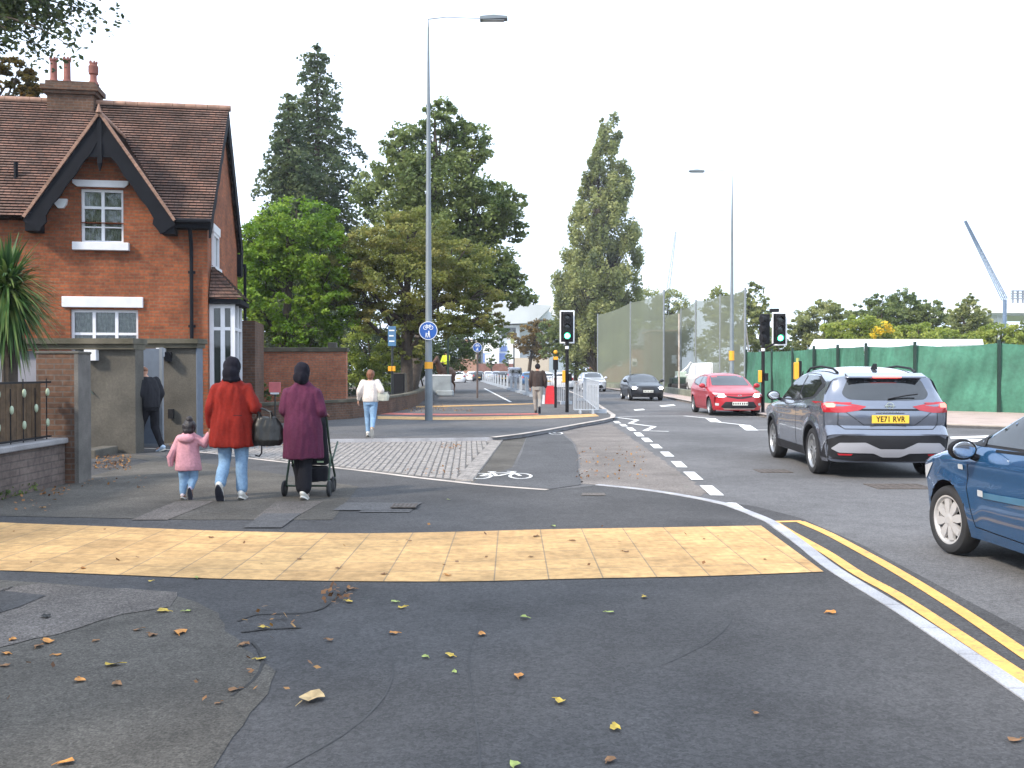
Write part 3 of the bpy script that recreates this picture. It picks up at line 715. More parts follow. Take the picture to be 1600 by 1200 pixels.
EDG = [(855, 765), (800, 761), (740, 756), (715, 753), (660, 747), (580, 737), (500, 728), (400, 717), (320, 707), (240, 701), (150, 698)]
foot = [('w', *kerbline[0])]+[(a, b) for a, b in KL]+[(900, 762)]+EDG+[('w', -9, 19), ('w', -9, 12), ('w', -9, -6), ('w', kerbline[0][0], -6)]
slab('footway', foot, 0, FZ, m['asph_new'], m['kerb'])
sheet('worn_footway', [('w', -6.1, -2), ('w', -1.25, -2), ('w', -1.15, 3.4), (400, 1100), (430, 1050), (352, 985), (340, 958), (310, 941), (270, 930), (120, 914), ('w', -6.1, 7.4)], FZ+.004, m['asph_old'], rag=.010)
sheet('repaired_footway', [(-60, 925), (60, 912), (140, 918), (280, 925), (262, 948), (190, 960), (90, 990), (-20, 1015), (-140, 1040)], FZ+.008, m['patch'], rag=.014)
sheet('dark_repair', [(-60, 950), (-20, 920), (72, 930), (30, 948), (-10, 960)], FZ+.012, m['asph_new'])
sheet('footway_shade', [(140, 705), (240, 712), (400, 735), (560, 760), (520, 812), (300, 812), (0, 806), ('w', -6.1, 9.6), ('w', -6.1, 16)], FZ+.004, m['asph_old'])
for i, (pl) in enumerate([[(395, 812), (455, 812), (505, 783), (432, 783)], [(205, 812), (262, 812), (335, 783), (275, 783)], [(560, 800), (640, 800), (652, 790), (575, 791)], [(380, 824), (440, 824), (470, 802), (412, 802)], [(520, 797), (640, 797), (660, 785), (540, 785)]]):
    sheet('square_repair', pl, FZ+.008+(.003 if i in (3, 4) else 0), m['patch'] if i < 2 else m['asph_far'])
sheet('pale_repair', [(910, 770), (945, 770), (947, 774), (908, 774)], FZ+.008, m['patch'])
# buff tactile band across the footway
TF = [(-160, 808), (0, 816), (160, 822), (340, 829), (560, 833), (700, 831), (850, 827), (1020, 824), (1189, 821)]
TN = [(-260, 885), (0, 891), (160, 897), (340, 904), (560, 908), (740, 908), (900, 904), (1100, 900), (1287, 893)]
def tactile(name, far, near, mat_, z, rows=6):
    n = 36; f = crom([g2(a, b, z) for a, b in far], n); k = crom([g2(a, b, z) for a, b in near], n)
    f = f[np.argsort(f[:, 0])]; k = k[np.argsort(k[:, 0])]
    vs = [(p[0], p[1], z) for p in k]+[(p[0], p[1], z) for p in f]; me = bpy.data.meshes.new(name)
    me.from_pydata(vs, [], [(i, i+1, n+i+1, n+i) for i in range(n-1)]); uv = me.uv_layers.new(name='UV')
    for p in me.polygons:
        for li in p.loop_indices:
            vi = me.loops[li].vertex_index; x = vs[vi][0]
            uv.data[li].uv = (x+.13, 0 if vi < n else .4*rows)
    me.materials.append(mat_); o = link(name, me); o['kind'] = 'structure'; return o
tactile('buff_tactile_paving', TF, TN, m['tact'], FZ+.006)
# thin rubber marks and cracks on the asphalt
q = MB()
def wob(pts, w_, z, mb, n=14, a=.006):
    c = crom([g2(x, y, z) for x, y in pts], n)
    c = [(p[0]+random.uniform(-a, a), p[1]+random.uniform(-a, a)) for p in c]
    for i_ in range(len(c)-1): v, f = band(c[i_:i_+2], w_*random.uniform(.6, 1.1), z-.006+.0002*(i_ % 8)); mb.add(v, f)
wob([(372, 968), (400, 958), (470, 956), (500, 950), (520, 935), (545, 918)], .022, FZ+.012, q)
wob([(375, 985), (430, 980), (470, 978)], .03, FZ+.012, q)
wob([(395, 1000), (410, 1025), (395, 1060), (360, 1085)], .02, FZ+.012, q)
wob([(0, 922), (20, 915)], .02, FZ+.020, q)
q.build('cracks', m['crack'])['kind'] = 'structure'
q = MB(); 
wob([(750, 965), (735, 1010), (733, 1060), (745, 1130), (752, 1215)], .009, FZ+.008, q, a=.002)
wob([(613, 1010), (612, 1060), (590, 1100), (530, 1150), (440, 1200)], .010, FZ+.008, q, a=.002)
wob([(1138, 950), (1142, 968), (1110, 1000), (1040, 1035)], .008, FZ+.008, q, a=.002)
q.build('tyre_scuffs', M('rubber scuff', (.046, .045, .046), .85, var=.25, scale=3))['kind'] = 'structure'
# kerb stones beside the road
q = MB(); kl = crom(kerbline, 90); d_ = .108
for i in range(len(kl)-1):
    a = Vector(kl[i]); b = Vector(kl[i+1]); n_ = Vector(((b-a).y, -(b-a).x)).normalized()
    b = b-(b-a).normalized()*(.010 if i % 3 == 2 else 0)
    wd = d_*(1 if a.y < 11 else max(.6, 1-(a.y-11)*.1)); pl = [tuple(a), tuple(b), tuple(b+n_*wd), tuple(a+n_*wd)]; q.prism(pl, -.01, FZ+.006, 'z')
q.build('kerb', m['kerb'])['kind'] = 'structure'
q = MB(); e_ = crom([g2(a, b, FZ+.005) for a, b in EDG], 50); v, f = band(e_, .11, FZ+.005); q.add(v, f); q.build('edging_strip', m['kerb_pale'])['kind'] = 'structure'
sheet('new_road_strip', [(1120, 783), (1180, 791), (1250, 809), (1345, 850), (1600, 985), ('w', 5.2, 3.0), ('w', kerbline[0][0]+.1, -3), ('w', kerbline[1][0]+.12, kerbline[1][1]), (1600, 1099), (1400, 961), (1290, 892), (1195, 819), (1130, 793)], .004, m['asph_new'])
# entrance: granite setts, lane, worn strip
sheet('sett_bed', [(715, 751), (580, 736), (500, 727), (400, 716), (240, 700), (240, 683), (400, 688), (500, 686), (700, 684), (774, 683)], .004, m['sett_joint'])
SP = [g2(*p) for p in [(712, 750), (580, 735), (500, 726), (400, 715), (250, 699), (250, 684), (400, 689), (500, 687), (700, 685), (772, 684)]]
def inside(x, y, P):
    c = False
    for i in range(len(P)):
        x1, y1 = P[i-1]; x2, y2 = P[i]
        if (y1 > y) != (y2 > y) and x < (x2-x1)*(y-y1)/(y2-y1)+x1: c = not c
    return c
q = MB()
for i in range(-46, 104):
    u = -8.2+i*.108
    off = random.random()*.2; y = 12.5+off
    while y < 23:
        L = random.uniform(.17, .24); x = u-.045*(y-14); cy = y+L/2
        if inside(x, cy, SP):
            ang = random.uniform(-.04, .04); h = random.uniform(.010, .019); hw = .046+random.uniform(-.005, .003); hl = L/2-.010
            mt = Matrix.Translation((x, cy, .0)) @ Matrix.Rotation(ang+.045, 4, 'Z') @ Matrix.Rotation(random.uniform(-.03, .03), 4, 'Y')
            q.add([(-hw, -hl, .004), (hw, -hl, .004), (hw, hl, .004), (-hw, hl, .004), (-hw*.8, -hl*.88, h), (hw*.8, -hl*.88, h), (hw*.8, hl*.88, h), (-hw*.8, hl*.88, h)],
                  [(4, 5, 6, 7), (0, 1, 5, 4), (1, 2, 6, 5), (2, 3, 7, 6), (3, 0, 4, 7)], 0, mt)
        y += L
q.build('granite_setts', m['sett'])['kind'] = 'structure'
for k in range(3):      # the three oblique courses closing the setts
    q = MB() if k == 0 else q; a = Vector(g2(716+k*9, 752)); b = Vector(g2(776+k*5, 684)); d = (b-a).normalized(); L = (b-a).length; s_ = 0
    while s_ < L:
        l_ = random.uniform(.18, .24); c = a+d*(s_+l_/2); mt = Matrix.Translation((c.x, c.y, 0)) @ Matrix.Rotation(math.atan2(d.y, d.x)-math.pi/2, 4, 'Z'); hl = l_/2-.01; hw = .048; h = .026
        q.add([(-hw, -hl, .004), (hw, -hl, .004), (hw, hl, .004), (-hw, hl, .004), (-hw*.8, -hl*.88, h), (hw*.8, -hl*.88, h), (hw*.8, hl*.88, h), (-hw*.8, hl*.88, h)], [(4, 5, 6, 7), (0, 1, 5, 4), (1, 2, 6, 5), (2, 3, 7, 6), (3, 0, 4, 7)], 0, mt); s_ += l_
q.build('sett_border', m['sett'])['kind'] = 'structure'
sheet('worn_road_strip', [(735, 755), (800, 759), (800, 730), (815, 700), (822, 684), (830, 676), (800, 680), (775, 684), (750, 715)], .003, m['asph_old'])
sheet('cycle_lane', [(740, 755), (860, 764), (908, 757), (903, 735), (903, 712), (895, 692), (875, 675), (832, 675), (822, 686), (816, 706), (806, 728), (785, 736), (750, 742)], .006, m['asph_lane'])
sheet('worn_lane', [(909, 756), (990, 762), (1090, 776), (1105, 768), (1040, 722), (980, 680), (955, 662), (905, 668), (879, 675), (898, 692), (906, 712), (906, 735)], .003, m['asph_worn'], rag=.02)
# raised far footway with its kerb
far_edge = [(380, 692), (500, 686), (600, 685), (700, 684), (770, 683), (812, 678), (850, 672), (900, 663), (940, 656), (957, 652), (958, 648), (946, 640), (925, 626), (880, 607), (800, 594), (735, 585)]
slab('far_footway', far_edge+[(690, 584), (660, 590), (600, 620), (520, 645), (430, 662), (380, 670)], 0, .09, m['asph_far'], m['kerb'])
q = MB(); v, f = band([g2(a, b, .096) for a, b in far_edge[4:]], .16, .096); q.add(v, f); q.build('far_kerb', m['kerb_pale'])['kind'] = 'structure'
sheet('yard_ground', [('w', -14, 20.2), ('w', -6.3, 20.2), (380, 690), (380, 672), (430, 664), (520, 647), (600, 622), ('w', -9, 90), ('w', -60, 90), ('w', -60, 5), ('w', -6.6, 5), ('w', -6.6, 17.6), ('w', -14, 17.6)], .012, m['soil'])
sheet('gate_path', [(120, 712), (250, 713), (380, 692), (400, 672), (310, 676), (215, 683), (120, 690)], .020, m['asph_far'])
tactile('buff_crossing_strip', [(590, 650.2), (700, 651.2), (800, 650), (900, 647.5), (930, 646.5)], [(590, 654.6), (700, 656.2), (800, 655), (900, 652.3), (936, 650.3)], m['tact'], .096, 4)
tactile('red_crossing_strip', [(590, 644.5), (700, 646.5), (800, 646), (840, 645.5)], [(590, 647.3), (700, 649), (800, 648.2), (842, 647.6)], m['tact_red'], .096, 2)
tactile('buff_path_strip', [(650, 634.5), (750, 632.3), (835, 630)], [(650, 636.6), (750, 634), (835, 631.3)], m['tact'], .096, 2)
sheet('path_tree_shadow', [(650, 626), (740, 628), (800, 629), (840, 626), (830, 620), (740, 622), (650, 620)], .094, m['asph_lane'])  # darker sheet painted in for the tree shadows lying across the path
# right-hand footway under the green fence
RK = [(2000, 685), (1760, 672), (1600, 666), (1480, 662), (1200, 648), (1150, 639), (1080, 627), (1040, 619), (960, 608), (900, 599)]
slab('right_footway', RK+[(905, 594), (960, 601), (1050, 607), (1165, 612), (1300, 630), (1427, 635), (1600, 640), (2000, 650)], 0, .10, m['pavement'], m['kerb_pale'])
q = MB(); v, f = band([g2(a, b, .106) for a, b in RK], .13, .106); q.add(v, f); q.build('right_kerb', m['kerb_pale'])['kind'] = 'structure'
v, f = band([g2(a, b+2.2, .004) for a, b in RK[:5]], .08, .004); q = MB(); q.add(v, f); q.build('yellow_edge_line', m['yellow'])['kind'] = 'structure'
# ------------------------------------------------------------ painted markings
q = MB()
DS = [((1138, 786.5), (1158, 800)), ((1103, 759.5), (1121, 775)), ((1076, 738), (1090, 750.5)), ((1056, 721.5), (1066, 731)), ((1038, 706.5), (1046.5, 714)), ((1021.5, 694.5), (1029, 701)), ((1007, 684.7), (1014.5, 691.3)), ((995, 676.3), (1001.5, 682.3)), ((983, 668.5), (989.5, 673.5)), ((972, 663.2), (976.5, 666.6)), ((962, 658.5), (966.5, 661.8))]
for a, b in DS:
    v, f = band([g2(*a), g2(*b)], .17, .009); q.add(v, f)
q.build('dashed_line', m['white'])['kind'] = 'structure'
q = MB()
for pts in ([(1250, 816), (1290, 833), (1345, 862), (1400, 893), (1500, 955), (1600, 1023), (1740, 1118)], [(1207, 816), (1240, 836), (1290, 864), (1345, 900), (1400, 930), (1500, 995), (1600, 1061), (1740, 1150)]):
    v, f = band(crom([g2(a, b) for a, b in pts], 30), .100, .009); q.add(v, f)
v, f = band([g2(1195, 816.5), g2(1253, 815.5)], .09, .0085); q.add(v, f)
q.build('double_yellow_lines', m['yellow'])['kind'] = 'structure'
q = MB()
for pts, w_ in (([(953, 651.5), (996, 656.5), (984, 662), (1022.5, 667), (1007.5, 673.6), (1045, 674.5)], .14), ([(1069, 650.2), (1110, 654.2), (1118, 659.5), (1164, 664.6), (1174, 672.4), (1215, 672.2)], .14), ([(960, 652), (1000, 650.5), (1069, 650.2), (1205, 651.5)], .09), ([(1110, 654), (1119, 660)], .32), ([(1163, 664.5), (1175, 673)], .32)):
    for a, b in zip(pts[:-1], pts[1:]):
        v, f = band([g2(*a), g2(*b)], w_, .009+.0005*random.random()); q.add(v, f)
for pl in ([(1484, 683), (1545, 681), (1548, 684.5), (1486, 686.5)], [(1500, 687.5), (1700, 683), (1700, 689), (1506, 691)], [(1030, 634), (1052, 632), (1056, 634), (1034, 636)], [(990, 640), (1005, 639), (1008, 641), (992, 642)]):
    q.add([(*g2(*p), .009) for p in pl], [(0, 1, 2, 3)])
q.build('zigzag_and_stop_lines', m['white'])['kind'] = 'structure'
def bike(cx, cy, sx, sy, z, mb):
    def Q(p): return (cx+p[0]*sx, cy+p[1]*sy)
    zz = [z]
    def bar(a, b, w_=.055):
        zz[0] += .0002; v, f = band([Q(a), Q(b)], w_, zz[0]); mb.add(v, f)
    for wx in (-.32, .32):
        c = [Q((wx+.17*math.cos(t), -.12+.3*math.sin(t))) for t in np.linspace(0, 2*math.pi, 22)]; zz[0] += .0002; v, f = band(c, .045, zz[0]); mb.add(v, f)
    for a, b in (((-.32, -.12), (-.05, -.12)), ((-.32, -.12), (-.14, .26)), ((-.14, .26), (-.05, -.12)), ((-.14, .22), (.2, .24)), ((-.05, -.12), (.2, .24)), ((.18, .36), (.32, -.12)), ((.10, .42), (.26, .40)), ((-.22, .36), (-.08, .36)), ((-.14, .24), (-.15, .36))): bar(a, b)
q = MB(); bike(-.17, 14.05, .92, 1.15, .011, q); q.build('bicycle_marking', m['white'])['kind'] = 'structure'
q = MB(); bike(.78, 23.6, .95, 1.5, .011, q); q.build('bicycle_marking', m['white'])['kind'] = 'structure'
q = MB(); v, f = band([g2(757, 607, .098), g2(798, 628, .098)], .14, .098); q.add(v, f); v, f = band([g2(705, 592, .098), g2(735, 597, .098)], .12, .098); q.add(v, f); q.build('path_line', m['white'])['kind'] = 'structure'
m['iron'] = M('rusty iron', (.085, .07, .062), .8, var=.4, scale=14)
# iron covers in the road and footway
def cover(name, label, px, py, w_, d_, z):
    c = G(px, py, z); q = MB(); q.bevbox((-w_/2, -d_/2, -.004), (w_/2, d_/2, .006), .003)
    for i in range(6):
        for j in range(4): q.box((-w_/2+w_*(i+.25)/6, -d_/2+d_*(j+.25)/4, .005), (-w_/2+w_*(i+.75)/6, -d_/2+d_*(j+.75)/4, .009))
    o = q.build(name, m['iron']); o.location = c; tag(o, label, 'drain cover')
cover('manhole_cover', 'rusty rectangular iron cover set in the road behind the grey crossover car', 1404, 760, .75, .55, .004)
cover('manhole_cover', 'small dark iron cover in the footway beyond the buff paving', 632, 790, .28, .3, FZ+.026)
cover('manhole_cover', 'worn iron cover in the road left of the grey crossover car', 1208, 736, .5, .45, .004)
# fallen leaves
m['leaf_y'] = M('yellow fallen leaf', (.52, .36, .05), .7, var=.4, scale=20); m['leaf_o'] = M('orange fallen leaf', (.50, .21, .04), .7, var=.4, scale=20)
m['leaf_b'] = M('brown fallen leaf', (.22, .11, .045), .8, var=.4, scale=20); m['leaf_g'] = M('pale green fallen leaf', (.32, .38, .10), .7, var=.3, scale=20)
def leafobj(px, py, s, mat_, z=FZ+.006, label=None, group='autumn leaves fallen on the footway'):
    c = G(px, py, z); n = 9; q = MB(); ph = random.random()*6; vs = [(0, 0, .012*s*8)]
    for i in range(n):
        a = 2*math.pi*i/n; r = s*(.55+.45*abs(math.cos(a*1.5))*random.uniform(.7, 1.1)); vs.append((r*math.cos(a), r*.7*math.sin(a), s*random.uniform(.0, .35)))
    q.add(vs, [(0, 1+i, 1+(i+1) % n) for i in range(n)]); q.tube([(s*.7, 0, .01), (s*1.35, s*.2, .004)], [.0025, .0015], 5)
    o = q.build('fallen_leaf', mat_); o.location = c; o.rotation_euler = (0, 0, ph); nm = {'leaf_y': 'yellow', 'leaf_o': 'orange', 'leaf_b': 'brown', 'leaf_g': 'pale green'}
    return tag(o, label, 'leaf', group)
LV = [(281, 988, .09, 'o'), (255, 955, .07, 'y'), (238, 992, .06, 'b'), (75, 1003, .07, 'o'), (60, 1010, .06, 'b'), (176, 1039, .07, 'y'), (125, 1063, .06, 'o'), (183, 1069, .055, 'b'), (215, 984, .05, 'b'), (293, 955, .045, 'g'),
      (410, 980, .055, 'y'), (408, 1030, .05, 'y'), (365, 1078, .05, 'b'), (381, 1007, .06, 'b'), (615, 989, .05, 'o'), (617, 940, .045, 'g'), (628, 949, .05, 'y'), (703, 1024, .055, 'y'), (665, 1026, .04, 'g'), (710, 1050, .03, 'g'),
      (753, 991, .055, 'o'), (810, 1056, .06, 'o'), (820, 965, .05, 'g'), (875, 1096, .055, 'y'), (961, 1137, .055, 'y'), (953, 1187, .05, 'b'), (804, 1195, .05, 'g'), (1298, 957, .06, 'o'), (1007, 933, .05, 'y'), (953, 957, .045, 'g'),
      (104, 1192, .055, 'o'), (340, 1099, .03, 'b'), (20, 1000, .05, 'o'), (10, 1021, .05, 'o'), (8, 1040, .05, 'b'), (90, 1023, .04, 'o'), (150, 1001, .04, 'b'), (545, 940, .05, 'y'), (548, 920, .06, 'b'), (515, 1000, .04, 'b'), (1181, 1115, .03, 'b'),
      (308, 903, .05, 'g'), (235, 908, .03, 'y'), (865, 822, .055, 'g'), (702, 781, .04, 'g'), (130, 888, .045, 'o'), (700, 899, .05, 'o'), (528, 888, .04, 'b'), (468, 873, .05, 'b'), (838, 838, .06, 'b'), (330, 840, .05, 'b'), (895, 845, .05, 'b'), (978, 862, .05, 'b'), (830, 870, .04, 'b'), (600, 897, .05, 'b'), (760, 870, .03, 'b'), (1100, 842, .03, 'b'), (1195, 874, .03, 'b'), (640, 845, .04, 'b'), (1585, 1156, .05, 'b')]
TN_ = {'o': 'orange', 'y': 'yellow', 'b': 'brown', 'g': 'pale green'}
for x, y, s_, k in LV:
    on = 'buff tactile paving' if 812 < y < 910 else 'dark footway asphalt'
    leafobj(x, y, s_*.72, m['leaf_'+k], label='small curled %s autumn leaf lying on the %s' % (TN_[k], on), z=FZ+.008)
leafobj(487, 1092, .085, M('tan leaf', (.42, .30, .15), .8, var=.3, scale=20), label='largest pale tan leaf, lying alone low in the photo on the foreground asphalt', z=FZ+.008)
o = leafobj(72, 963, .05, m['crack'], label='very dark shrivelled leaf on the pale repaired patch of footway', z=FZ+.014)
def litter(name, label, boxes, size, mat_):
    P = []
    for (x0, y0, x1, y1, n, z) in boxes:
        for _ in range(n):
            c = G(random.uniform(x0, x1), random.uniform(y0, y1), z); P.append((c.x, c.y, z+.012+random.random()*.02))
    me = leaf_mesh(name, np.array(P), size, mat_, up=2.5, aspect=.8); o = link(name, me); tag(o, label, 'leaf litter', kind='stuff'); return o
m['litter'] = leafmat('leaf litter', (.10, .045, .02), (.24, .11, .04), (.42, .22, .05), .1, 2)
litter('leaf_litter', 'brown leaf litter drifted against the walls and on the verge under the trees', [(60, 762, 108, 776, 50, FZ), (0, 776, 90, 800, 22, FZ), (105, 745, 230, 765, 30, FZ), (146, 712, 205, 735, 260, .04), (236, 690, 300, 700, 60, .03),
       (620, 638, 740, 644, 300, .1), (600, 632, 700, 640, 260, .1), (640, 606, 720, 622, 200, .1), (740, 612, 830, 620, 90, .1), (690, 694, 720, 702, 60, .02), (900, 700, 1010, 750, 150, .004), (630, 730, 720, 742, 25, .02), (380, 690, 470, 702, 30, .02),
       (500, 915, 550, 950, 30, FZ+.012), (370, 960, 470, 985, 14, FZ+.01), (0, 820, 1200, 900, 22, FZ+.008), (0, 930, 500, 1100, 16, FZ+.01)], .04, m['litter'])
# ------------------------------------------------------------ the brick house
HO = Vector((-7.38, 23.0, 0)); HR = R(9)
hx = Vector((math.cos(HR), math.sin(HR), 0)); hy = Vector((-math.sin(HR), math.cos(HR), 0))
def HL(px, py, k=0.0):
    d = ray(px, py); o = Vector((0, 0, CAMH)); t = (HO+hy*k-o).dot(hy)/d.dot(hy); p = o+d*t-HO
    return p.dot(hx), p.z
house = thing('brick_house', 'orange brick house with a steep clay tiled roof, black bargeboards and white windows', 'house', HO, HR)
D = 5.6; exR, ezF = HL(340, 345, -.35)
rxR, rzR = HL(352, 170, D/2)
EZ = ezF; RZ = rzR; XL = -13.0; XR = .14
ax_, az_ = HL(151, 178, -.45); flx, flz = HL(38, 335, -.45); frx, frz = HL(272, 350, -.45)
gx = ax_; ghw = (frx-flx)/2; gx = (frx+flx)/2; gz0 = (flz+frz)/2
def wall_holes(mb, x0, x1, z0, z1, holes, y0=0, y1=.28, mi=0):
    """front wall with rectangular openings, cut into strips"""
    xs = sorted({x0, x1, *[h[0] for h in holes], *[h[1] for h in holes]})
    for a, b in zip(xs[:-1], xs[1:]):
        hs = sorted([h for h in holes if h[0] <= a+1e-6 and h[1] >= b-1e-6], key=lambda h: h[2]); z = z0
        for h in hs: mb.box((a, y0, z), (b, y1, h[2]), mi); z = h[3]
        mb.box((a, y0, z), (b, y1, z1), mi)
wu = (*HL(126, 378)[:1], HL(193, 378)[0], HL(126, 379)[1], HL(126, 294)[1])
wl = (HL(110, 530)[0], HL(216, 530)[0], .95, HL(110, 483)[1])
q = MB(); wall_holes(q, XL, 0, 0, EZ-.05, [(wu[0], wu[1], wu[2], min(wu[3], EZ-.06)), (wl[0], wl[1], wl[2], wl[3])])
q.box((-.28, .28, 0), (0, D, EZ-.05)); q.box((XL, D-.28, 0), (-.28, D, EZ-.05))
q.prism([(0, EZ-.05), (D, EZ-.05), (D/2, RZ-.15)], -.28, -.002, 'x')
# gable triangle over the front window
sl_ = (az_-gz0)/ghw
tri_hw = ghw-.12; gzb = EZ-.05
def gz(x): return az_-.12-sl_*abs(x-gx)
up = wu[3]
gw = (az_-.12-gzb)/sl_
if up > gzb:
    for a, b in ((gx-gw, wu[0]), (wu[1], gx+gw)):
        q.prism([(a, gzb), (b, gzb), (b, gz(b) if abs(b-gx) < gw-.01 else gzb+.001), (a, gz(a) if abs(a-gx) < gw-.01 else gzb+.001)], 0, .28, 'y')
    q.prism([(wu[0], up), (wu[1], up), (wu[1], gz(wu[1])), (gx, az_-.12), (wu[0], gz(wu[0]))], 0, .28, 'y')
else: q.prism([(gx-gw, gzb), (gx+gw, gzb), (gx, az_-.12)], 0, .28, 'y')
q.build('wall', m['brick'], house)
def slope(mb, uvs, e0, e1, r0, r1, ch=.105, lift=.028):
    """courses of tiles between eave e0-e1 and ridge r0-r1"""
    e0, e1, r0, r1 = map(Vector, (e0, e1, r0, r1)); L = ((r0-e0).length+(r1-e1).length)/2; n = max(1, int(L/ch)); ch = L/n; v0_ = e0.z
    nn = (e1-e0).cross(r0-e0).normalized()
    if nn.z < 0: nn = -nn
    for i in range(n):
        a, b = i/n, (i+1)/n; p0 = e0.lerp(r0, a)+nn*lift; p1 = e1.lerp(r1, a)+nn*lift; p2 = e1.lerp(r1, min(1, b+.3/n)); p3 = e0.lerp(r0, min(1, b+.3/n)); s0 = e0.lerp(r0, a); s1 = e1.lerp(r1, a)
        W_ = (p1-p0).length
        mb.add([p0, p1, p2, p3], [(0, 1, 2, 3)]); uo = p0.x; vv_ = round(v0_*8)*.1+i*.1; uvs.append([(uo, vv_+.004), (uo+W_, vv_+.004), (uo+W_, vv_+.097), (uo, vv_+.097)])
        mb.add([s0, s1, p1, p0], [(0, 1, 2, 3)]); uvs.append([(uo, vv_+.001), (uo+W_, vv_+.001), (uo+W_, vv_+.003), (uo, vv_+.003)])
def uvbuild(mb, uvs, name, mat_, parent):
    me = bpy.data.meshes.new(name); me.from_pydata(mb.v, [], mb.f); me.materials.append(mat_); uv = me.uv_layers.new(name='UV')
    for p, u in zip(me.polygons, uvs):
        for li, c in zip(p.loop_indices, u): uv.data[li].uv = c
    return link(name, me, parent)
q = MB(); uvs = []; ov = .35; dz = (RZ-EZ)/(D/2+ov)
NB = 44
def front_y(z): return -ov+(z-EZ)/dz
for k_ in range(NB):
    za, zb2 = EZ+(RZ-EZ)*k_/NB, EZ+(RZ-EZ)*(k_+1)/NB; hwg = max(0, (az_-.04-za)/((az_-gz0)/ghw)); Lq = MB()
    if hwg > 0.05:
        slope(q, uvs, (XL, front_y(za), za), (gx-hwg, front_y(za), za), (XL, front_y(zb2), zb2), (gx-hwg, front_y(zb2), zb2), ch=.2, lift=.035)
        slope(q, uvs, (gx+hwg, front_y(za), za), (XR, front_y(za), za), (gx+hwg, front_y(zb2), zb2), (XR, front_y(zb2), zb2), ch=.2, lift=.035)
    else: slope(q, uvs, (XL, front_y(za), za), (XR, front_y(za), za), (XL, front_y(zb2), zb2), (XR, front_y(zb2), zb2), ch=.2, lift=.035)
slope(q, uvs, (XR, D+ov, EZ), (XL, D+ov, EZ), (XR, D/2, RZ), (XL, D/2, RZ))
roof = uvbuild(q, uvs, 'roof', m['tile'], house)
# front gable roof
yb = D/2-.1; q = MB(); uvs = []
slope(q, uvs, (gx-ghw, -.45, gz0), (gx-ghw, yb, gz0), (gx, -.45, az_), (gx, yb, az_)); slope(q, uvs, (gx+ghw, yb, gz0), (gx+ghw, -.45, gz0), (gx, yb, az_), (gx, -.45, az_))
uvbuild(q, uvs, 'gable_roof', m['tile'], house)
q = MB()
for i in range(44): x = XL+.3*i; q.tube([(x, D/2, RZ+.01), (x+.29, D/2, RZ+.01)], .085, 10) if x < XR-.2 else None
q.build('ridge_tiles', m['tile_ridge'], roof, True); q = MB()
for i in range(9): y = -.47+i*.3; q.tube([(gx, y, az_+.0), (gx, y+.29, az_+.0)], .075, 10)
q.tube([(gx, -.5, az_+.02), (gx, -.5, az_+.22)], [.07, .015], 8)
q.build('gable_ridge_tiles', m['tile_ridge'], roof, True)
# pale verge tiles along the gable edge and bargeboards
q = MB(); b2 = MB()
for sg in (-1, 1):
    a = Vector((gx+sg*ghw, gz0)); b = Vector((gx, az_)); d = (b-a).normalized(); n_ = Vector((d.y*sg, -d.x*sg)) if True else None
    n_ = Vector((-d.y, d.x)); n_ = n_ if n_.y > 0 else -n_
    N = 26
    for i in range(N):
        p0 = a.lerp(b, i/N); p1 = a.lerp(b, (i+.94)/N)
        q.prism([tuple(p0+n_*.05), tuple(p1+n_*.05), tuple(p1-n_*.015), tuple(p0-n_*.015)], -.50, -.36, 'y')
    # board with a curved lower edge and a foot
    pts = [p for p in [tuple(a.lerp(b, t)-n_*.02) for t in np.linspace(-.03, 1, 14)]]
    low = [tuple(a.lerp(b, t)-n_*(.33+.025*math.sin(t*math.pi*5)**2+(.10 if t < .08 else 0))) for t in np.linspace(.93, -.03, 30)]
    b2.prism(pts+low, -.46, -.40, 'y')
    b2.box((min(a.x, a.x-sg*.3), -.42, gz0-.30), (max(a.x, a.x-sg*.3), 0, gz0-.04))
b2.box((gx-.05, -.47, az_-1.15), (gx+.05, -.41, az_-.1)); b2.prism([(gx-.55, az_-1.0), (gx+.55, az_-1.0), (gx, az_-.25)], -.44, -.42, 'y')
b2.tube([(gx, -.44, az_-1.15), (gx, -.44, az_-1.32)], [.06, .015], 8)
q.build('verge_tiles', m['tile_ridge'], house); b2.build('bargeboard', m['black_wood'], house)
# side gable bargeboard, soffit and eaves
q = MB()
for y0, y1 in ((-ov, D/2), (D+ov, D/2)):
    a = Vector((y0, EZ)); b = Vector((y1, RZ)); n_ = Vector((0, 1)); lo_ = [tuple(a.lerp(b, t)-n_*(.42+.10*math.sin(t*math.pi*5)**2)) for t in np.linspace(1, 0, 24)]
    q.prism([tuple(a-n_*.03), tuple(b-n_*.03)]+lo_, XR-.06, XR-.01, 'x')
q.box((-.02, D-.1, EZ-.75), (XR-.02, D+ov, EZ-.1)); q.build('side_bargeboard', m['black_wood'], house)
q = MB(); q.tube([(gx+ghw+.02, -ov-.05, EZ-.02), (XR, -ov-.05, EZ-.02)], .06, 10); q.box((gx+ghw-.1, -ov+.02, EZ-.18), (XR-.05, 0, EZ-.05)); q.build('gutter', m['black_wood'], house)
dpx = HL(300, 450)[0]; q = MB(); q.tube([(dpx, -.3, EZ-.08), (dpx, -.1, EZ-.5), (dpx, -.07, EZ-.7), (dpx, -.07, .2)], .045, 10)
for z in (1.2, 2.6, 3.9): q.box((dpx-.08, -.06, z), (dpx+.08, 0, z+.06))
q.build('downpipe', m['black_wood'], house)
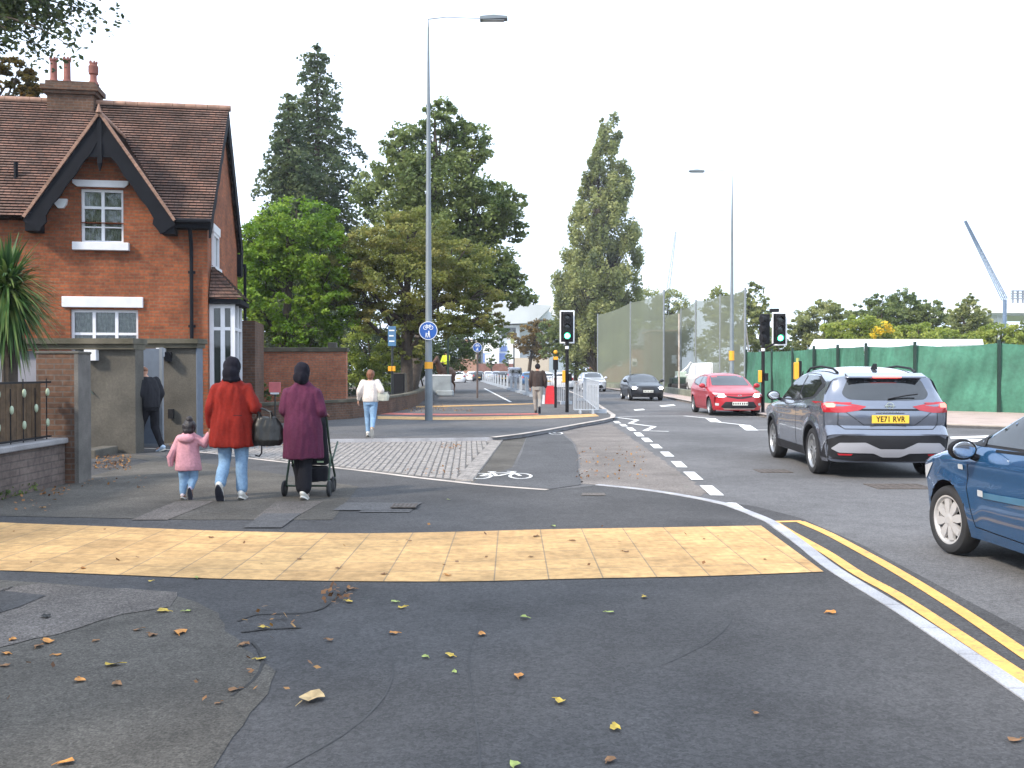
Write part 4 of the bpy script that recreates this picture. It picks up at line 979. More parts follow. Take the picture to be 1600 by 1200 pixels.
# chimney
cx0 = HL(66, 140, D/2)[0]; cx1 = HL(163, 140, D/2)[0]; ct = HL(100, 131, D/2)[1]
q = MB(); yc = D/2; q.box((cx0+.20, yc-.28, RZ-.9), (cx1-.20, yc+.28, ct-.34)); q.box((cx0+.12, yc-.34, ct-.34), (cx1-.12, yc+.34, ct-.25)); q.box((cx0+.06, yc-.40, ct-.25), (cx1-.06, yc+.40, ct-.12)); q.box((cx0+.16, yc-.30, ct-.12), (cx1-.16, yc+.30, ct)); 
ch = q.build('chimney', m['brick_old'], roof)
for px, pt, kind in ((84, 93, 0), (105, 93, 0), (146, 99, 1)):
    x = HL(px, 120, D/2)[0]; t = HL(px, pt, D/2)[1]; q = MB(); h = t-ct; mt = Matrix.Translation((x, yc, ct))
    if kind == 0: q.lathe([(.14, 0), (.105, .08), (.09, .12), (.085, h-.06), (.10, h-.05), (.10, h), (.07, h), (.07, h-.2)], 12, 0, mt)
    else: q.lathe([(.15, 0), (.09, .12), (.085, h*.45), (.12, h*.5), (.13, h*.62), (.13, h*.85), (.10, h*.9), (.10, h), (.07, h), (.07, h-.15)], 12, 0, mt)
    for k in range(6):
        a = k*math.pi/3; q.box((x+.085*math.cos(a)-.02, yc+.085*math.sin(a)-.02, t-.01), (x+.085*math.cos(a)+.02, yc+.085*math.sin(a)+.02, t+.05))
    q.build('chimney_pot', M('terracotta pot', (.19, .065, .05), .8, var=.25, scale=6), ch, True)
# windows
def window(x0, x1, z0, z1, cols, rows, parent, y=.10, tall=None, fw=.065):
    q = MB(); f_ = fw
    q.box((x0, y, z0), (x1, y+.07, z0+f_)); q.box((x0, y, z1-f_), (x1, y+.07, z1)); q.box((x0, y, z0+f_), (x0+f_, y+.07, z1-f_)); q.box((x1-f_, y, z0+f_), (x1, y+.07, z1-f_))
    for c in cols: xc = x0+(x1-x0)*c; q.box((xc-f_*.55, y-.008, z0+f_), (xc+f_*.55, y+.06, z1-f_))
    for r, a, b, w_ in rows: zc = z0+(z1-z0)*r; q.box((x0+(x1-x0)*a+.002, y-.004, zc-w_/2), (x0+(x1-x0)*b-.002, y+.055, zc+w_/2))
    o = q.build('window', m['white_pvc'], parent)
    g = MB(); g.box((x0+.03, y+.035, z0+.03), (x1-.03, y+.04, z1-.03)); g.build('pane', m['winglass'], o)
    c = MB(); n = 60; vs = []
    for i in range(n+1):
        x = x0+.02+(x1-x0-.04)*i/n; yy = y+.13+.018*math.sin(i*1.9)+.012*math.sin(i*.7); vs += [(x, yy, z0+.02), (x, yy, z1-.02)]
    c.add(vs, [(2*i, 2*i+2, 2*i+3, 2*i+1) for i in range(n)]); c.build('curtain', m['curtain'], o, True); return o
gm = bpy.data.materials.new('clear glass'); gm.use_nodes = True; t_ = gm.node_tree; [t_.nodes.remove(n) for n in list(t_.nodes)]
o_ = t_.nodes.new('ShaderNodeOutputMaterial'); a_ = t_.nodes.new('ShaderNodeBsdfTransparent'); b_ = t_.nodes.new('ShaderNodeBsdfGlossy'); x_ = t_.nodes.new('ShaderNodeMixShader'); fr_ = t_.nodes.new('ShaderNodeFresnel'); fr_.inputs[0].default_value = 1.7
a_.inputs[0].default_value = (.80, .84, .83, 1); b_.inputs['Roughness'].default_value = .03; b_.inputs[0].default_value = (.6, .62, .66, 1)
lk(t_, fr_.outputs[0], x_.inputs[0]); lk(t_, a_.outputs[0], x_.inputs[1]); lk(t_, b_.outputs[0], x_.inputs[2]); lk(t_, x_.outputs[0], o_.inputs[0]); m['winglass'] = gm
window(*wu, [.5], [(.66, 0, 1, .06), (.30, 0, 1, .03)], house)
window(*wl, [.333, .667], [(.72, 0, 1, .06)], house)
q = MB(); lx0, lz1 = HL(114, 281); lx1, lz0 = HL(201, 292); q.prism([(lx0, lz1), (lx1, lz1), (lx1, lz0+.05), (lx1-.1, lz0-.03), (lx0+.1, lz0-.03), (lx0, lz0+.05)], -.06, .1, 'y'); q.build('lintel', m['stone_white'], house); q = MB()
q.bevbox((HL(97, 463)[0], -.05, HL(97, 480)[1]), (HL(224, 463)[0], .1, HL(97, 463)[1]), .012); q.build('lintel', m['stone_white'], house)
q = MB(); q.bevbox((HL(115, 378)[0], -.14, HL(115, 391)[1]), (HL(203, 378)[0], .12, HL(115, 378.5)[1]), .012); q.build('sill', m['stone_white'], house)
ax2, az2 = HL(96, 318); q = MB(); q.prism([(ax2-.15, az2+.10), (ax2+.15, az2+.10), (ax2+.13, az2-.02), (ax2+.06, az2-.12), (ax2-.06, az2-.12), (ax2-.13, az2-.02)], -.09, 0, 'y'); q.build('alarm_box', m['white_sign'], house)
# side window and the bay with its lean-to roof
q = MB(); q.box((0.01, .5, 4.05), (.13, 1.5, 4.15)); q.box((0.01, .55, 4.15), (.07, .63, 5.0)); q.box((0.01, 1.37, 4.15), (.07, 1.45, 5.0)); q.box((0.01, .63, 4.92), (.07, 1.37, 5.0)); q.box((.01, .97, 4.15), (.05, 1.03, 4.92)); q.box((0.01, .45, 5.0), (.09, 1.55, 5.2)); sw_ = q.build('side_window', m['white_pvc'], house)
q = MB(); q.box((0.012, .63, 4.15), (.02, 1.37, 4.92)); q.build('pane', m['win'], sw_)
bx = .60; by0 = .25; by1 = 1.7; bz = HL(350, 466, .2)[1]; btop = HL(345, 412, .2)[1]
q = MB(); uvs = []; slope(q, uvs, (bx+.2, by0-.2, bz), (bx+.2, by1+.2, bz), (.02, by0+.3, btop), (.02, by1-.3, btop)); slope(q, uvs, (.02, by0-.2, bz), (bx+.2, by0-.2, bz), (.02, by0+.3, btop), (.03, by0+.3, btop)); uvbuild(q, uvs, 'bay_roof', m['tile'], house)
q = MB(); q.box((.02, by0-.16, bz-.14), (bx+.16, by1+.16, bz-.02)); q.build('bay_fascia', m['black_wood'], house)
q = MB(); q.box((.0, by0, 0), (bx, by1, .62)); q.build('bay_base', m['brick'], house)
q = MB(); zt = bz-.14
for x in (0.05, bx*.52, bx-.05): q.box((x-.05, by0, .62), (x+.05, by0+.1, zt))
for y in (by0+.05, (by0+by1)/2, by1-.05): q.box((bx-.10, y-.045, .62), (bx+.002, y+.045, zt-.002))
q.box((.0, by0+.005, zt-.1), (bx-.1, by0+.095, zt-.003)); q.box((.0, by0+.005, .62), (bx-.1, by0+.095, .74)); q.box((.1, by0+.01, 2.55), (bx-.11, by0+.09, 2.63)); q.box((bx-.095, by0+.1, 2.55), (bx-.003, by1-.1, 2.63))
bw_ = q.build('bay_window', m['white_pvc'], house); q = MB(); q.box((.05, by0+.05, .7), (bx-.06, by0+.055, zt)); q.box((bx-.055, by0+.06, .7), (bx-.05, by1, zt)); q.build('pane', m['win'], bw_)
q = MB(); q.tube([(HL(25, 300, .6)[0], .6, EZ+.9), (HL(25, 300, .6)[0], .6, HL(25, 253, .6)[1])], .05, 10); q.build('vent_pipe', m['black_wood'], house)
q = MB(); q.tube([(XR+.1, D-.2, EZ-.4), (XR+.1, D-.2, .2)], .045, 8); q.build('rear_downpipe', m['black_wood'], house, True); q = MB(); q.box((.3, D-3.2, 0), (.85, D-.9, 2.9)); q.build('rear_porch', m['brick_old'], house)
# ------------------------------------------------------------ garden walls, gateway and pillar on the left
wl_ = thing('garden_wall', 'long rendered garden wall with dark mossy coping in front of the brick house', 'wall', (-7, 17.5, 0))
def W(px, Y): return (px-800)/F*Y
q = MB(); q.box((-16+7, 0, 0), (W(124, 17.5)+7, .22, 1.93)); q.build('rendered_panel', m['render_grey'], wl_)
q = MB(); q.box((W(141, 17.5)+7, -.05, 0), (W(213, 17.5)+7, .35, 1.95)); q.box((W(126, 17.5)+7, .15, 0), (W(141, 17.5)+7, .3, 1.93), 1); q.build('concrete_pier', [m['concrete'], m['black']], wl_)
q = MB(); q.box((-16+7, -.14, 1.95), (W(214, 17.5)+7, .42, 2.05)); q.box((-16+7, -.20, 2.05), (W(215, 17.5)+7, .48, 2.15)); q.build('coping', m['coping'], wl_)
q = MB(); q.bevbox((W(131, 17.3)+7, -.2, 1.74), (W(150, 17.3)+7, -.06, 1.94), .01); q.build('corbel_block', m['stone_white'], wl_)
q = MB(); q.tube([(W(128, 17.4)+7, .02, .35), (W(128, 17.4)+7, .02, 1.9)], .04, 8); q.tube([(W(140, 17.4)+7, -.08, 1.2), (W(146, 17.4)+7, -.1, 1.12)], .012, 6); q.build('pipe', m['green_metal'], wl_)
pl = thing('stone_planter', 'low stone planter edge full of fallen leaves beside the gateway', 'planter', (-7.4, 16.6, 0))
q = MB(); q.bevbox((W(140, 16.9)+7.4, -.15, 0), (W(166, 16.9)+7.4, .8, .18), .02); q.build('kerb_block', m['concrete'], pl)
w2 = thing('gate_pier_wall', 'stained concrete wall right of the gate opening, end on to the brick house', 'wall', (-7, 20, 0))
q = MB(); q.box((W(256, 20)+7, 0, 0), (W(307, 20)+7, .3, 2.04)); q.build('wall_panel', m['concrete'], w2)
q = MB(); q.box((W(150, 20)+7, -.1, 2.04), (W(311, 20)+7, .42, 2.13)); q.box((W(150, 20)+7, -.16, 2.13), (W(313, 20)+7, .48, 2.23)); q.build('coping', m['coping'], w2)
q = MB(); q.bevbox((W(249, 19.9)+7, -.3, 1.85), (W(258, 19.9)+7, -.02, 2.03), .01, 0); q.build('cap_block', m['stone_white'], w2)
q = MB(); q.box((W(258, 19.9)+7, -.12, 1.75), (W(267, 19.9)+7, -.02, 1.95)); q.box((W(262, 19.9)+7, -.1, .55), (W(270, 19.9)+7, -.02, .75)); q.build('bracket', m['black'], w2)
q = MB(); q.box((W(307, 20)+7, -.03, 0), (W(309, 20)+7, .33, 2.04)); q.build('edge_post', m['steel_blue'], w2)
gt = thing('steel_gate', 'blue grey sheet steel gate standing open beside the man in black', 'gate', (-7.2, 18.9, 0))
q = MB(); gx0 = W(206, 18.9)+7.2; gx1 = W(253, 18.9)+7.2; q.box((gx0, 0, .06), (gx1, .04, 2.0)); ga = q.build('sheet', m['steel_blue'], gt)
q = MB(); q.box((gx1-.045, -.02, .04), (gx1+.015, .06, 2.02)); q.box((gx0, -.012, .04), (gx1-.045, .052, .10)); q.build('frame', m['galv'], gt)
pi = thing('brick_pillar', 'square brown brick gate pillar with a grey cement side ending the low wall', 'pillar', (-6.145, 12.985, 0))
q = MB(); q.box((-.285, -.185, 0), (.23, .185, 1.78)); q.build('brickwork', m['brick_old'], pi); q = MB(); q.box((.23, -.19, 0), (.285, .19, 1.785)); q.build('cement_face', M('cement render', (.115, .105, .095), .9, var=.25, scale=4, fine=.2), pi)
q = MB(); q.bevbox((-.30, -.20, 1.785), (.30, .20, 1.82), .012); q.build('cap', m['concrete'], pi)
lw = thing('low_wall', 'low rendered front wall with pale coping slab at the left edge of the photo', 'wall', (-6.04, 8, 0))
q = MB(); q.box((-.3, -9, 0), (0, 4.78, .58)); q.build('brickwork', brickmat('painted brown brick', (.15, .115, .10), (.13, .10, .088), (.105, .085, .075), bh=.09, bw=.4, dirt=.4), lw)
q = MB(); q.bevbox((-.36, -9, .58), (.05, 4.79, .655), .015); q.build('coping', M('pale coping', (.25, .24, .24), .8, var=.2, scale=3, fine=.15), lw)
wf = thing('wooden_fence', 'brown upright board fence standing behind the low front wall railing', 'fence', (-6.28, 8, .0))
q = MB(); y = -6
while y < 4.6: q.box((-.02, y, .3), (0.0, y+.115, 1.40+random.uniform(-.01, .01))); y += .125
q.box((-.07, -6, .8), (-.02, 4.65, .88)); q.box((-.07, -6, 1.2), (-.02, 4.65, 1.28)); q.build('boards', m['wood'], wf)
ra = thing('iron_railing', 'thin black iron railing with pale oval ornaments on top of the low wall', 'railing', (-6.00, 8, .655))
q = MB(); q.box((-.16, -6, .74), (-.13, 4.6, .765)); q.box((-.16, -6, .02), (-.13, 4.6, .045)); k = 0
orn = MB(); orn.ball((0, 0, 0), (.022, .035, .055), 6); om_ = orn.mesh('oval_ornament', M('pale glass ornament', (.34, .40, .28), .4), True)
y = 4.5
while y > -2:
    q.tube([(-.145, y, 0), (-.145, y, .8 if k % 2 == 0 else .68)], .008, 6)
    for zz in ((.62, .22) if k % 2 == 0 else (.42,)): o = link('oval_ornament', om_, ra); o.location = (-.13, y, zz)
    y -= .30; k += 1
q.build('bars', m['black'], ra)
# ------------------------------------------------------------ middle left: brick walls, railings, signs, cabinet
bw = thing('brick_garden_wall', 'orange brick garden wall with stone coping beyond the two women', 'wall', (-7, 30, 0))
xa, xb = W(383, 30)+7, W(549, 31)+7; q = MB(); q.box((xa-1.5, 0, 0), (xb, .3, 2.15)); q.build('brickwork', m['brick_wall'], bw)
q = MB(); q.bevbox((xa-1.5, -.06, 2.15), (xb+.05, .36, 2.29), .02); q.build('coping', m['coping'], bw)
q = MB(); q.bevbox((W(512, 30)+7, .0, 2.29), (W(525, 30)+7, .3, 2.45), .02); q.build('cap_stone', m['concrete'], bw)
lb = thing('low_brick_wall', 'low brown brick wall curving back under the dark railing', 'wall', (-5.5, 28, 0))
pts = [g2(400, 668), g2(470, 664), g2(540, 659), g2(600, 650), g2(640, 640), g2(665, 622), g2(680, 606), g2(690, 596)]; pts = [(a+5.5, b-28) for a, b in crom(pts, 30)]
def wallband(mb, pts, w_, z0, z1, mi=0):
    n = len(pts); v0, f0 = band(pts, w_, z0); v1, f1 = band(pts, w_, z1); N = 2*n
    fs = f1 and [tuple(i+N for i in f) for f in f1]; fs = list(fs)+list(f0)
    for i in range(n-1): fs.append((i, i+1, N+i+1, N+i)); fs.append((n+i, n+i+1, N+n+i+1, N+n+i))
    fs.append((0, n, N+n, N)); fs.append((n-1, 2*n-1, N+2*n-1, N+n-1)); mb.add(v0+v1, fs, mi)
q = MB(); wallband(q, pts, .22, 0, .60); q.build('brickwork', m['brick_old'], lb); q = MB(); wallband(q, pts, .30, .60, .68); q.build('coping', m['coping'], lb)
rl = thing('dark_railing', 'dark green horizontal bar railing on the low brown brick wall', 'railing', (-5.5, 28, .68))
q = MB()
for z in (.12, .34, .56, .74): q.tube([(a, b, z) for a, b in pts[8:]], .028, 6)
for a, b in pts[8::3]: q.box((a-.035, b-.035, 0), (a+.035, b+.035, .8))
q.build('bars', m['green_metal'], rl)
def sign_post(name, label, cat, px, base, Y, parts): pass
cb_ = thing('utility_cabinet', 'tall black street cabinet in front of the railing under the trees', 'cabinet', G(623, 637))
q = MB(); q.bevbox((-.24, -.2, 0), (.24, .2, 1.42), .02); q.build('cabinet_body', m['black'], cb_); q = MB(); q.bevbox((-.26, -.22, 1.42), (.26, .22, 1.47), .015); q.box((.25, -.15, .1), (.33, .15, 1.45)); q.build('cabinet_top', m['concrete'], cb_)
dp = thing('direction_sign', 'tall narrow blue sign panel on a dark post under the trees', 'sign', G(613, 640))
Yd = G(613, 640).y; q = MB(); q.tube([(0, 0, 0), (0, 0, A(613, 512, Yd).z)], .05, 10); q.build('post', m['dark_metal'], dp)
q = MB(); z0 = A(613, 541, Yd).z; z1 = A(613, 510, Yd).z; q.bevbox((-.16, -.09, z0), (.16, -.05, z1), .01); dpn = q.build('panel', M('weathered blue sign', (.06, .15, .27), .5, var=.2), dp)
q = MB()
for i in range(3): z = z0+(z1-z0)*(.22+.27*i); q.box((-.11, -.096, z), (.10-.03*(i % 2), -.092, z+.05))
q.build('marks', m['white_sign'], dpn)
q = MB(); zz = A(610, 580, Yd).z; q.bevbox((-.15, -.14, zz), (-.01, -.05, zz+.2), .01); q.bevbox((.02, -.14, zz), (.14, -.05, zz+.2), .01); q.build('push_button_box', m['amber'], dp)
pk = thing('pink_notice', 'small pink and white notice board on a stick beside the shrub', 'sign', G(430, 668)); Yk = G(430, 668).y
q = MB(); q.tube([(0, 0, 0), (0, 0, 1.0)], .02, 6); q.build('post', m['dark_metal'], pk); q = MB(); z = A(430, 612, Yk).z; q.bevbox((-.16, -.04, z-.02), (.16, -.02, z+.26), .01); q.build('board', M('pink board', (.62, .16, .17), .5), pk)
q = MB(); q.box((-.12, -.044, z-.07), (.12, -.04, z-.02)); q.build('white_strip', m['white_sign'], pk)
# ------------------------------------------------------------ columns and signs
def lamp_column(label, base, top_z, r0, r1, head_dx, head_len, group='street lamp columns', hz=0, col='pole_grey'):
    L = thing('street_lamp', label, 'street lamp', base, 0, group)
    q = MB(); q.tube([(0, 0, 0), (0, 0, top_z*.10), (0, 0, top_z*.102), (0, 0, top_z*.75), (0, 0, top_z*.98)], [r0, r0*.98, r0*.92, r0*.5, r1], 14); q.build('column', m[col], L, True)
    q = MB(); q.tube([(0, 0, top_z*.975), (0, 0, top_z), (head_dx*.35, 0, top_z+.06), (head_dx, 0, top_z+.02)], [r1, r1*.8, .014, .012], 6); q.build('arm', m['galv'], L, True)
    q = MB(); x0 = head_dx; x1 = head_dx+head_len; q.prism([(x0, .05), (x0+abs(head_len)*.5*(1 if head_len > 0 else -1), .09), (x1, .05), (x1, -.01), (x0, -.04)], -.14, .14, 'y', 0, Matrix.Translation((0, 0, top_z))); hd_ = q.build('lamp_head', m['pole_grey'], L)
    q = MB(); q.box((min(x0, x1)+.08, -.10, top_z-.05), (max(x0, x1)-.1, .10, top_z-.035)); q.build('lens', m['lens'], hd_)
    return L
b1 = G(670, 657, .09); tz = A(668, 30, b1.y).z
l1 = lamp_column('tall grey street lamp with the round blue cycle sign on its column', b1, tz-.09, .115, .026, A(750, 28, b1.y).x-b1.x, A(793, 28, b1.y).x-A(750, 28, b1.y).x)
q = MB(); z = A(668, 573, b1.y).z-.09
for k in (0, .24): q.lathe([(.125, z+k), (.127, z+k+.01), (.127, z+k+.13), (.125, z+k+.14)], 14)
q = MB(); q.lathe([(.121, z-.06), (.123, z-.06), (.123, z+.14), (.121, z+.14)], 14); q.build('orange_band', m['amber'], l1, True)
def round_sign(name, label, loc, z, r, group, post=True, two=False):
    rt = thing(name, label, 'sign', loc, 0, group); 
    if post: q = MB(); q.tube([(0, 0, 0), (0, 0, z+r*.6)], .05, 10); q.build('post', M('brown grey post', (.10, .07, .06), .6), rt)
    mt = Matrix.Translation((0, -.14 if not post else -.07, z)) @ Matrix.Rotation(R(90), 4, 'X'); q = MB(); q.lathe([(.001, .0), (r*.93, 0), (r*.93, .012), (.001, .012)], 32, 0, mt); d_ = q.build('disc', m['blue_sign'], rt)
    q = MB(); q.lathe([(r*.935, -.002), (r, -.002), (r, .014), (r*.935, .014)], 32, 0, mt); q.build('rim', m['white_sign'], d_)
    # white bicycle above a walking adult and child
    yb_ = (-.14 if not post else -.07)-.016; s_ = r/.27; q = MB()
    def bar(a, b, w_): 
        a = Vector(a)*s_; b = Vector(b)*s_; d = (b-a).normalized(); n_ = Vector((-d.y, d.x))*w_*s_/2
        q.add([(p.x, yb_-.0003*len(q.f), z+p.y) for p in (a+n_, b+n_, b-n_, a-n_)], [(0, 1, 2, 3)])
    for cx in (-.085, .085):
        for k in range(16): t0 = k*math.pi/8; t1 = (k+1)*math.pi/8; bar((cx+.055*math.cos(t0), .09+.055*math.sin(t0)), (cx+.055*math.cos(t1), .09+.055*math.sin(t1)), .016)
    for a, b in (((-.085, .09), (-.04, .155)), ((-.04, .155), (.05, .155)), ((.05, .155), (.085, .09)), ((-.085, .09), (0, .09)), ((0, .09), (.05, .155)), ((0, .09), (-.045, .175)), ((.04, .18), (.075, .18)), ((-.06, .178), (-.03, .178))): bar(a, b, .016)
    for x, h in ((.02, 1.0), (-.06, .7)):
        b0 = -.20; bar((x, b0+.07*h), (x, b0+.15*h), .045*h); bar((x-.015, b0+.08*h), (x-.035*h, b0), .02*h); bar((x+.015, b0+.08*h), (x+.03*h, b0), .02*h); bar((x, b0+.155*h), (x, b0+.195*h), .035*h)
    bar((.02, -.07), (-.05, -.10), .014); q.build('symbol', m['white_sign'], d_); return rt
round_sign('cycle_sign', 'round blue shared path sign fixed to the tall street lamp column', b1, A(668, 517, b1.y).z-.09, .27, 'round blue cycle and pedestrian signs', post=False)
b3 = G(746, 622, .09); round_sign('cycle_sign', 'round blue shared path sign on its own brown post farther along the path', b3, A(746, 543, b3.y).z-.09, .25, 'round blue cycle and pedestrian signs')
b2_ = G(1143, 622, .1); tz2 = A(1143, 268, b2_.y).z
l2 = lamp_column('distant street lamp column rising in front of the tall netting, head to the left', b2_, tz2-.1, .13, .018, A(1100, 266, b2_.y).x-b2_.x, -.8)
q = MB(); z = A(1143, 566, b2_.y).z; q.lathe([(.138, z), (.142, z), (.142, z+.5), (.138, z+.5)], 12); q.build('yellow_band', m['amber'], l2, True)
def traffic_light(label, base, pxh, head_dx, top_z, back=False, group='traffic lights with a lit green lamp'):
    T = thing('traffic_light', label, 'traffic light', base, 0, group)
    q = MB(); q.tube([(0, 0, 0), (0, 0, top_z-1.05)], .062, 12); q.tube([(0, 0, top_z-1.2), (0, 0, top_z-.95)], .066, 12) 
    if abs(head_dx) > .05: q.tube([(0, 0, top_z-1.30), (head_dx*.5, 0, top_z-1.15), (head_dx, .05, top_z-1.0)], .035, 8)
    else: q.tube([(0, .1, top_z-1.1), (0, .1, top_z+.02)], .05, 10)
    q.build('pole', m['black'], T, True)
    q = MB(); q.lathe([(.064, top_z-1.36), (.068, top_z-1.36), (.068, top_z-1.26), (.064, top_z-1.26)], 12); q.build('white_band', m['white_sign'], T)
    x = head_dx; q = MB(); q.bevbox((x-.26, .02, top_z-1.16), (x+.26, .045, top_z), .012); bd = q.build('backing_board', m['black'], T)
    q = MB(); zb_ = top_z-1.16
    for lo, hi in (((x-.262, .0, zb_), (x-.215, .018, top_z)), ((x+.215, .0, zb_), (x+.262, .018, top_z)), ((x-.215, .0, top_z-.047), (x+.215, .018, top_z)), ((x-.215, .0, zb_), (x+.215, .018, zb_+.047))): q.box(lo, hi)
    q.build('white_border', m['white_sign'], bd)
    q = MB(); q.bevbox((x-.15, -.12, top_z-1.06), (x+.15, .02, top_z-.08), .03); q.build('housing', m['black'], T)
    for i in range(3):
        zc = top_z-.26-.32*i; mt = Matrix.Translation((x, -.12, zc)) @ Matrix.Rotation(R(90), 4, 'X'); q = MB(); q.lathe([(.001, .012), (.07, .008), (.105, 0)], 20, 0, mt)
        q.build('lamp', m['lit_green'] if i == 2 else m['dark_lens'], T, True)
        if i == 2: q = MB(); q.lathe([(.001, .016), (.075, .0145)], 20, 0, mt); q.build('lamp_core', m['lit_core'], T)
        q = MB(); vs = []; n = 14
        for k in range(n+1):
            a = -.3+(math.pi+.6)*k/n; dd = .16
            vs += [(x+.115*math.cos(a), -.12, zc+.115*math.sin(a)), (x+.115*math.cos(a), -.12-dd*(.5+.5*max(0, math.sin(a))), zc+.115*math.sin(a))]
        q.add(vs, [(2*k, 2*k+2, 2*k+3, 2*k+1) for k in range(n)]); q.build('visor', m['black'], T, True)
    zz = 1.05; q = MB(); q.bevbox((-.17, -.13, zz), (-.065, .03, zz+.42), .02); q.build('push_button_box', m['amber'], T)
    q = MB(); q.bevbox((.06, -.08, zz+.05), (.17, .06, zz+.32), .015); q.build('detector', m['black'], T)
    if back:
        q = MB(); q.bevbox((x-.62, .1, top_z-1.12), (x-.30, .3, top_z-.05), .03)
        for i in range(3): zc = top_z-.25-.32*i; q.tube([(x-.52, .02, zc), (x-.66, -.06, zc)], [.11, .12], 10)
        q.bevbox((x-.3, .1, top_z+.02), (x+.02, .25, top_z+.14), .02); q.build('rear_signal_head', m['black'], T)
    return T
m['dark_lens'] = M('unlit lens', (.02, .028, .025), .2, spec=.7)
t1 = G(886, 644, .09); traffic_light('nearer traffic light showing green on the island left of the road', t1, 0, 0, A(886, 485, t1.y).z-.09)
t2 = G(1192, 644, .1); traffic_light('traffic light showing green by the green fence, its head set out on an arm', t2, 0, A(1218, 510, t2.y).x-t2.x, A(1218, 488, t2.y).z-.1, True)
ps = thing('push_button_post', 'short black crossing post with a yellow topped box beside the red barrier foot', 'post', G(868, 637, .09)); q = MB(); q.tube([(0, 0, 0), (0, 0, 1.7)], .05, 10); q.bevbox((-.1, -.1, 1.5), (.1, .08, 2.0), .02); q.build('pole', m['black'], ps); q = MB(); q.box((-.09, -.11, 1.9), (.09, -.1, 2.02)); q.ball((0, 0, 2.2), (.08, .06, .08), 6); q.build('yellow_cap', m['amber'], ps)
ps = thing('push_button_post', 'yellow push button crossing post half hidden behind the grey crossover car', 'post', G(1246, 644, .1)); q = MB(); q.tube([(0, 0, 0), (0, 0, 1.9)], .055, 10); q.build('pole', M('yellow green post', (.35, .38, .10), .5), ps); q = MB(); q.bevbox((-.13, -.12, 1.15), (.02, .06, 1.75), .02); q.build('yellow_box', m['amber'], ps); q = MB(); q.bevbox((.02, -.1, 1.2), (.12, .06, 1.8), .02); q.build('black_box', m['black'], ps)
# barriers
def barrier(label, loc, rz, w_=2.2, h=1.1, dense=14, group='grey metal crowd barriers'):
    B = thing('crowd_barrier', label, 'barrier', loc, rz, group); q = MB(); q.tube([(0, 0, .12), (0, 0, h), (w_, 0, h), (w_, 0, .12), (0, 0, .12)], .022, 8); q.build('frame', m['barr'], B)
    q = MB(); q.tube([(0, 0, .14), (0, 0, h-.02)], .012, 5, cap=False); bme = q.mesh('bar', m['barr'])
    for i in range(1, dense): o = link('bar', bme, B); o.location.x = w_*i/dense
    for x in (.2, w_-.2): q = MB(); q.box((x-.03, -.3, 0), (x+.03, .3, .14)); q.build('foot', m['barr'], B)
    return B
m['barr'] = M('pale galvanised steel', (.42, .45, .49), .5, metal=.2, var=.1)
pA = G(897, 646, .09); pB = G(935, 646, .09); barrier('wide pale grey metal barrier on the island tip right of the traffic light', pA, 0, pB.x-pA.x, 1.1, 16)
pC = G(935, 646, .09); pD = G(912, 626, .09); d = pD-pC; barrier('pale grey metal barrier running back from the island tip beside the road', pC, math.atan2(d.y, d.x), d.length, 1.1, 22)
pE = G(850, 630, .09); pF = G(889, 632, .09); d = pF-pE; barrier('pale grey metal barrier behind the traffic light and the short black post', pE, math.atan2(d.y, d.x), d.length, 1.15, 14)
P0 = G(836, 620, .09); P1 = G(735, 590.5, .09); L = (P1-P0); ang = math.atan2(L.y, L.x); n = min(30, int(L.length/2.3)); rt = barrier('one of the pale barriers in the long row between path and car queue', P0, ang, 2.15, 1.05, 9, 'row of pale barriers beside the path')
for i in range(1, n):
    c = copy_tree(rt); c.location = P0+L*(i/n); c.rotation_euler = (0, 0, ang)
rb = thing('red_barrier_foot', 'red plastic barrier block with a white stripe standing by the short black post', 'barrier', G(859, 631, .09)); q = MB(); q.prism([(-.22, 0), (.22, 0), (.17, .80), (-.15, .80)], -.18, .18, 'y'); q.build('block', m['red_plastic'], rb); q = MB(); q.box((-.34, -.15, .0), (-.23, .15, .4)); q.build('white_side', m['white_sign'], rb)
wb = thing('site_barrier', 'grey white plastic site barrier with red and white edge under the trees', 'barrier', G(690, 619, .09)); q = MB(); q.bevbox((-.72, -.1, .1), (.55, .1, 1.15), .03); q.bevbox((-.3, -.25, 0), (.7, .25, .35), .08); q.build('panel', M('dull grey plastic', (.26, .29, .31), .6, var=.2, scale=2), wb)
q = MB(); q.bevbox((-.74, -.12, 1.15), (.57, .12, 1.24), .02); q.build('top_rail', m['white_sign'], wb)
for i in range(5): q = MB(); q.box((-.74, -.13, .1+.21*i), (-.56, -.105, .3+.21*i)); q.build('stripe', m['red_plastic'] if i % 2 == 0 else m['white_sign'], wb)
fp = thing('green_post', 'slim green steel post behind the site barrier', 'post', G(700, 617, .09)); q = MB(); q.tube([(0, 0, 0), (0, 0, A(700, 505, G(700, 617, .09).y).z)], .07, 10); q.build('pole', m['green_metal'], fp)
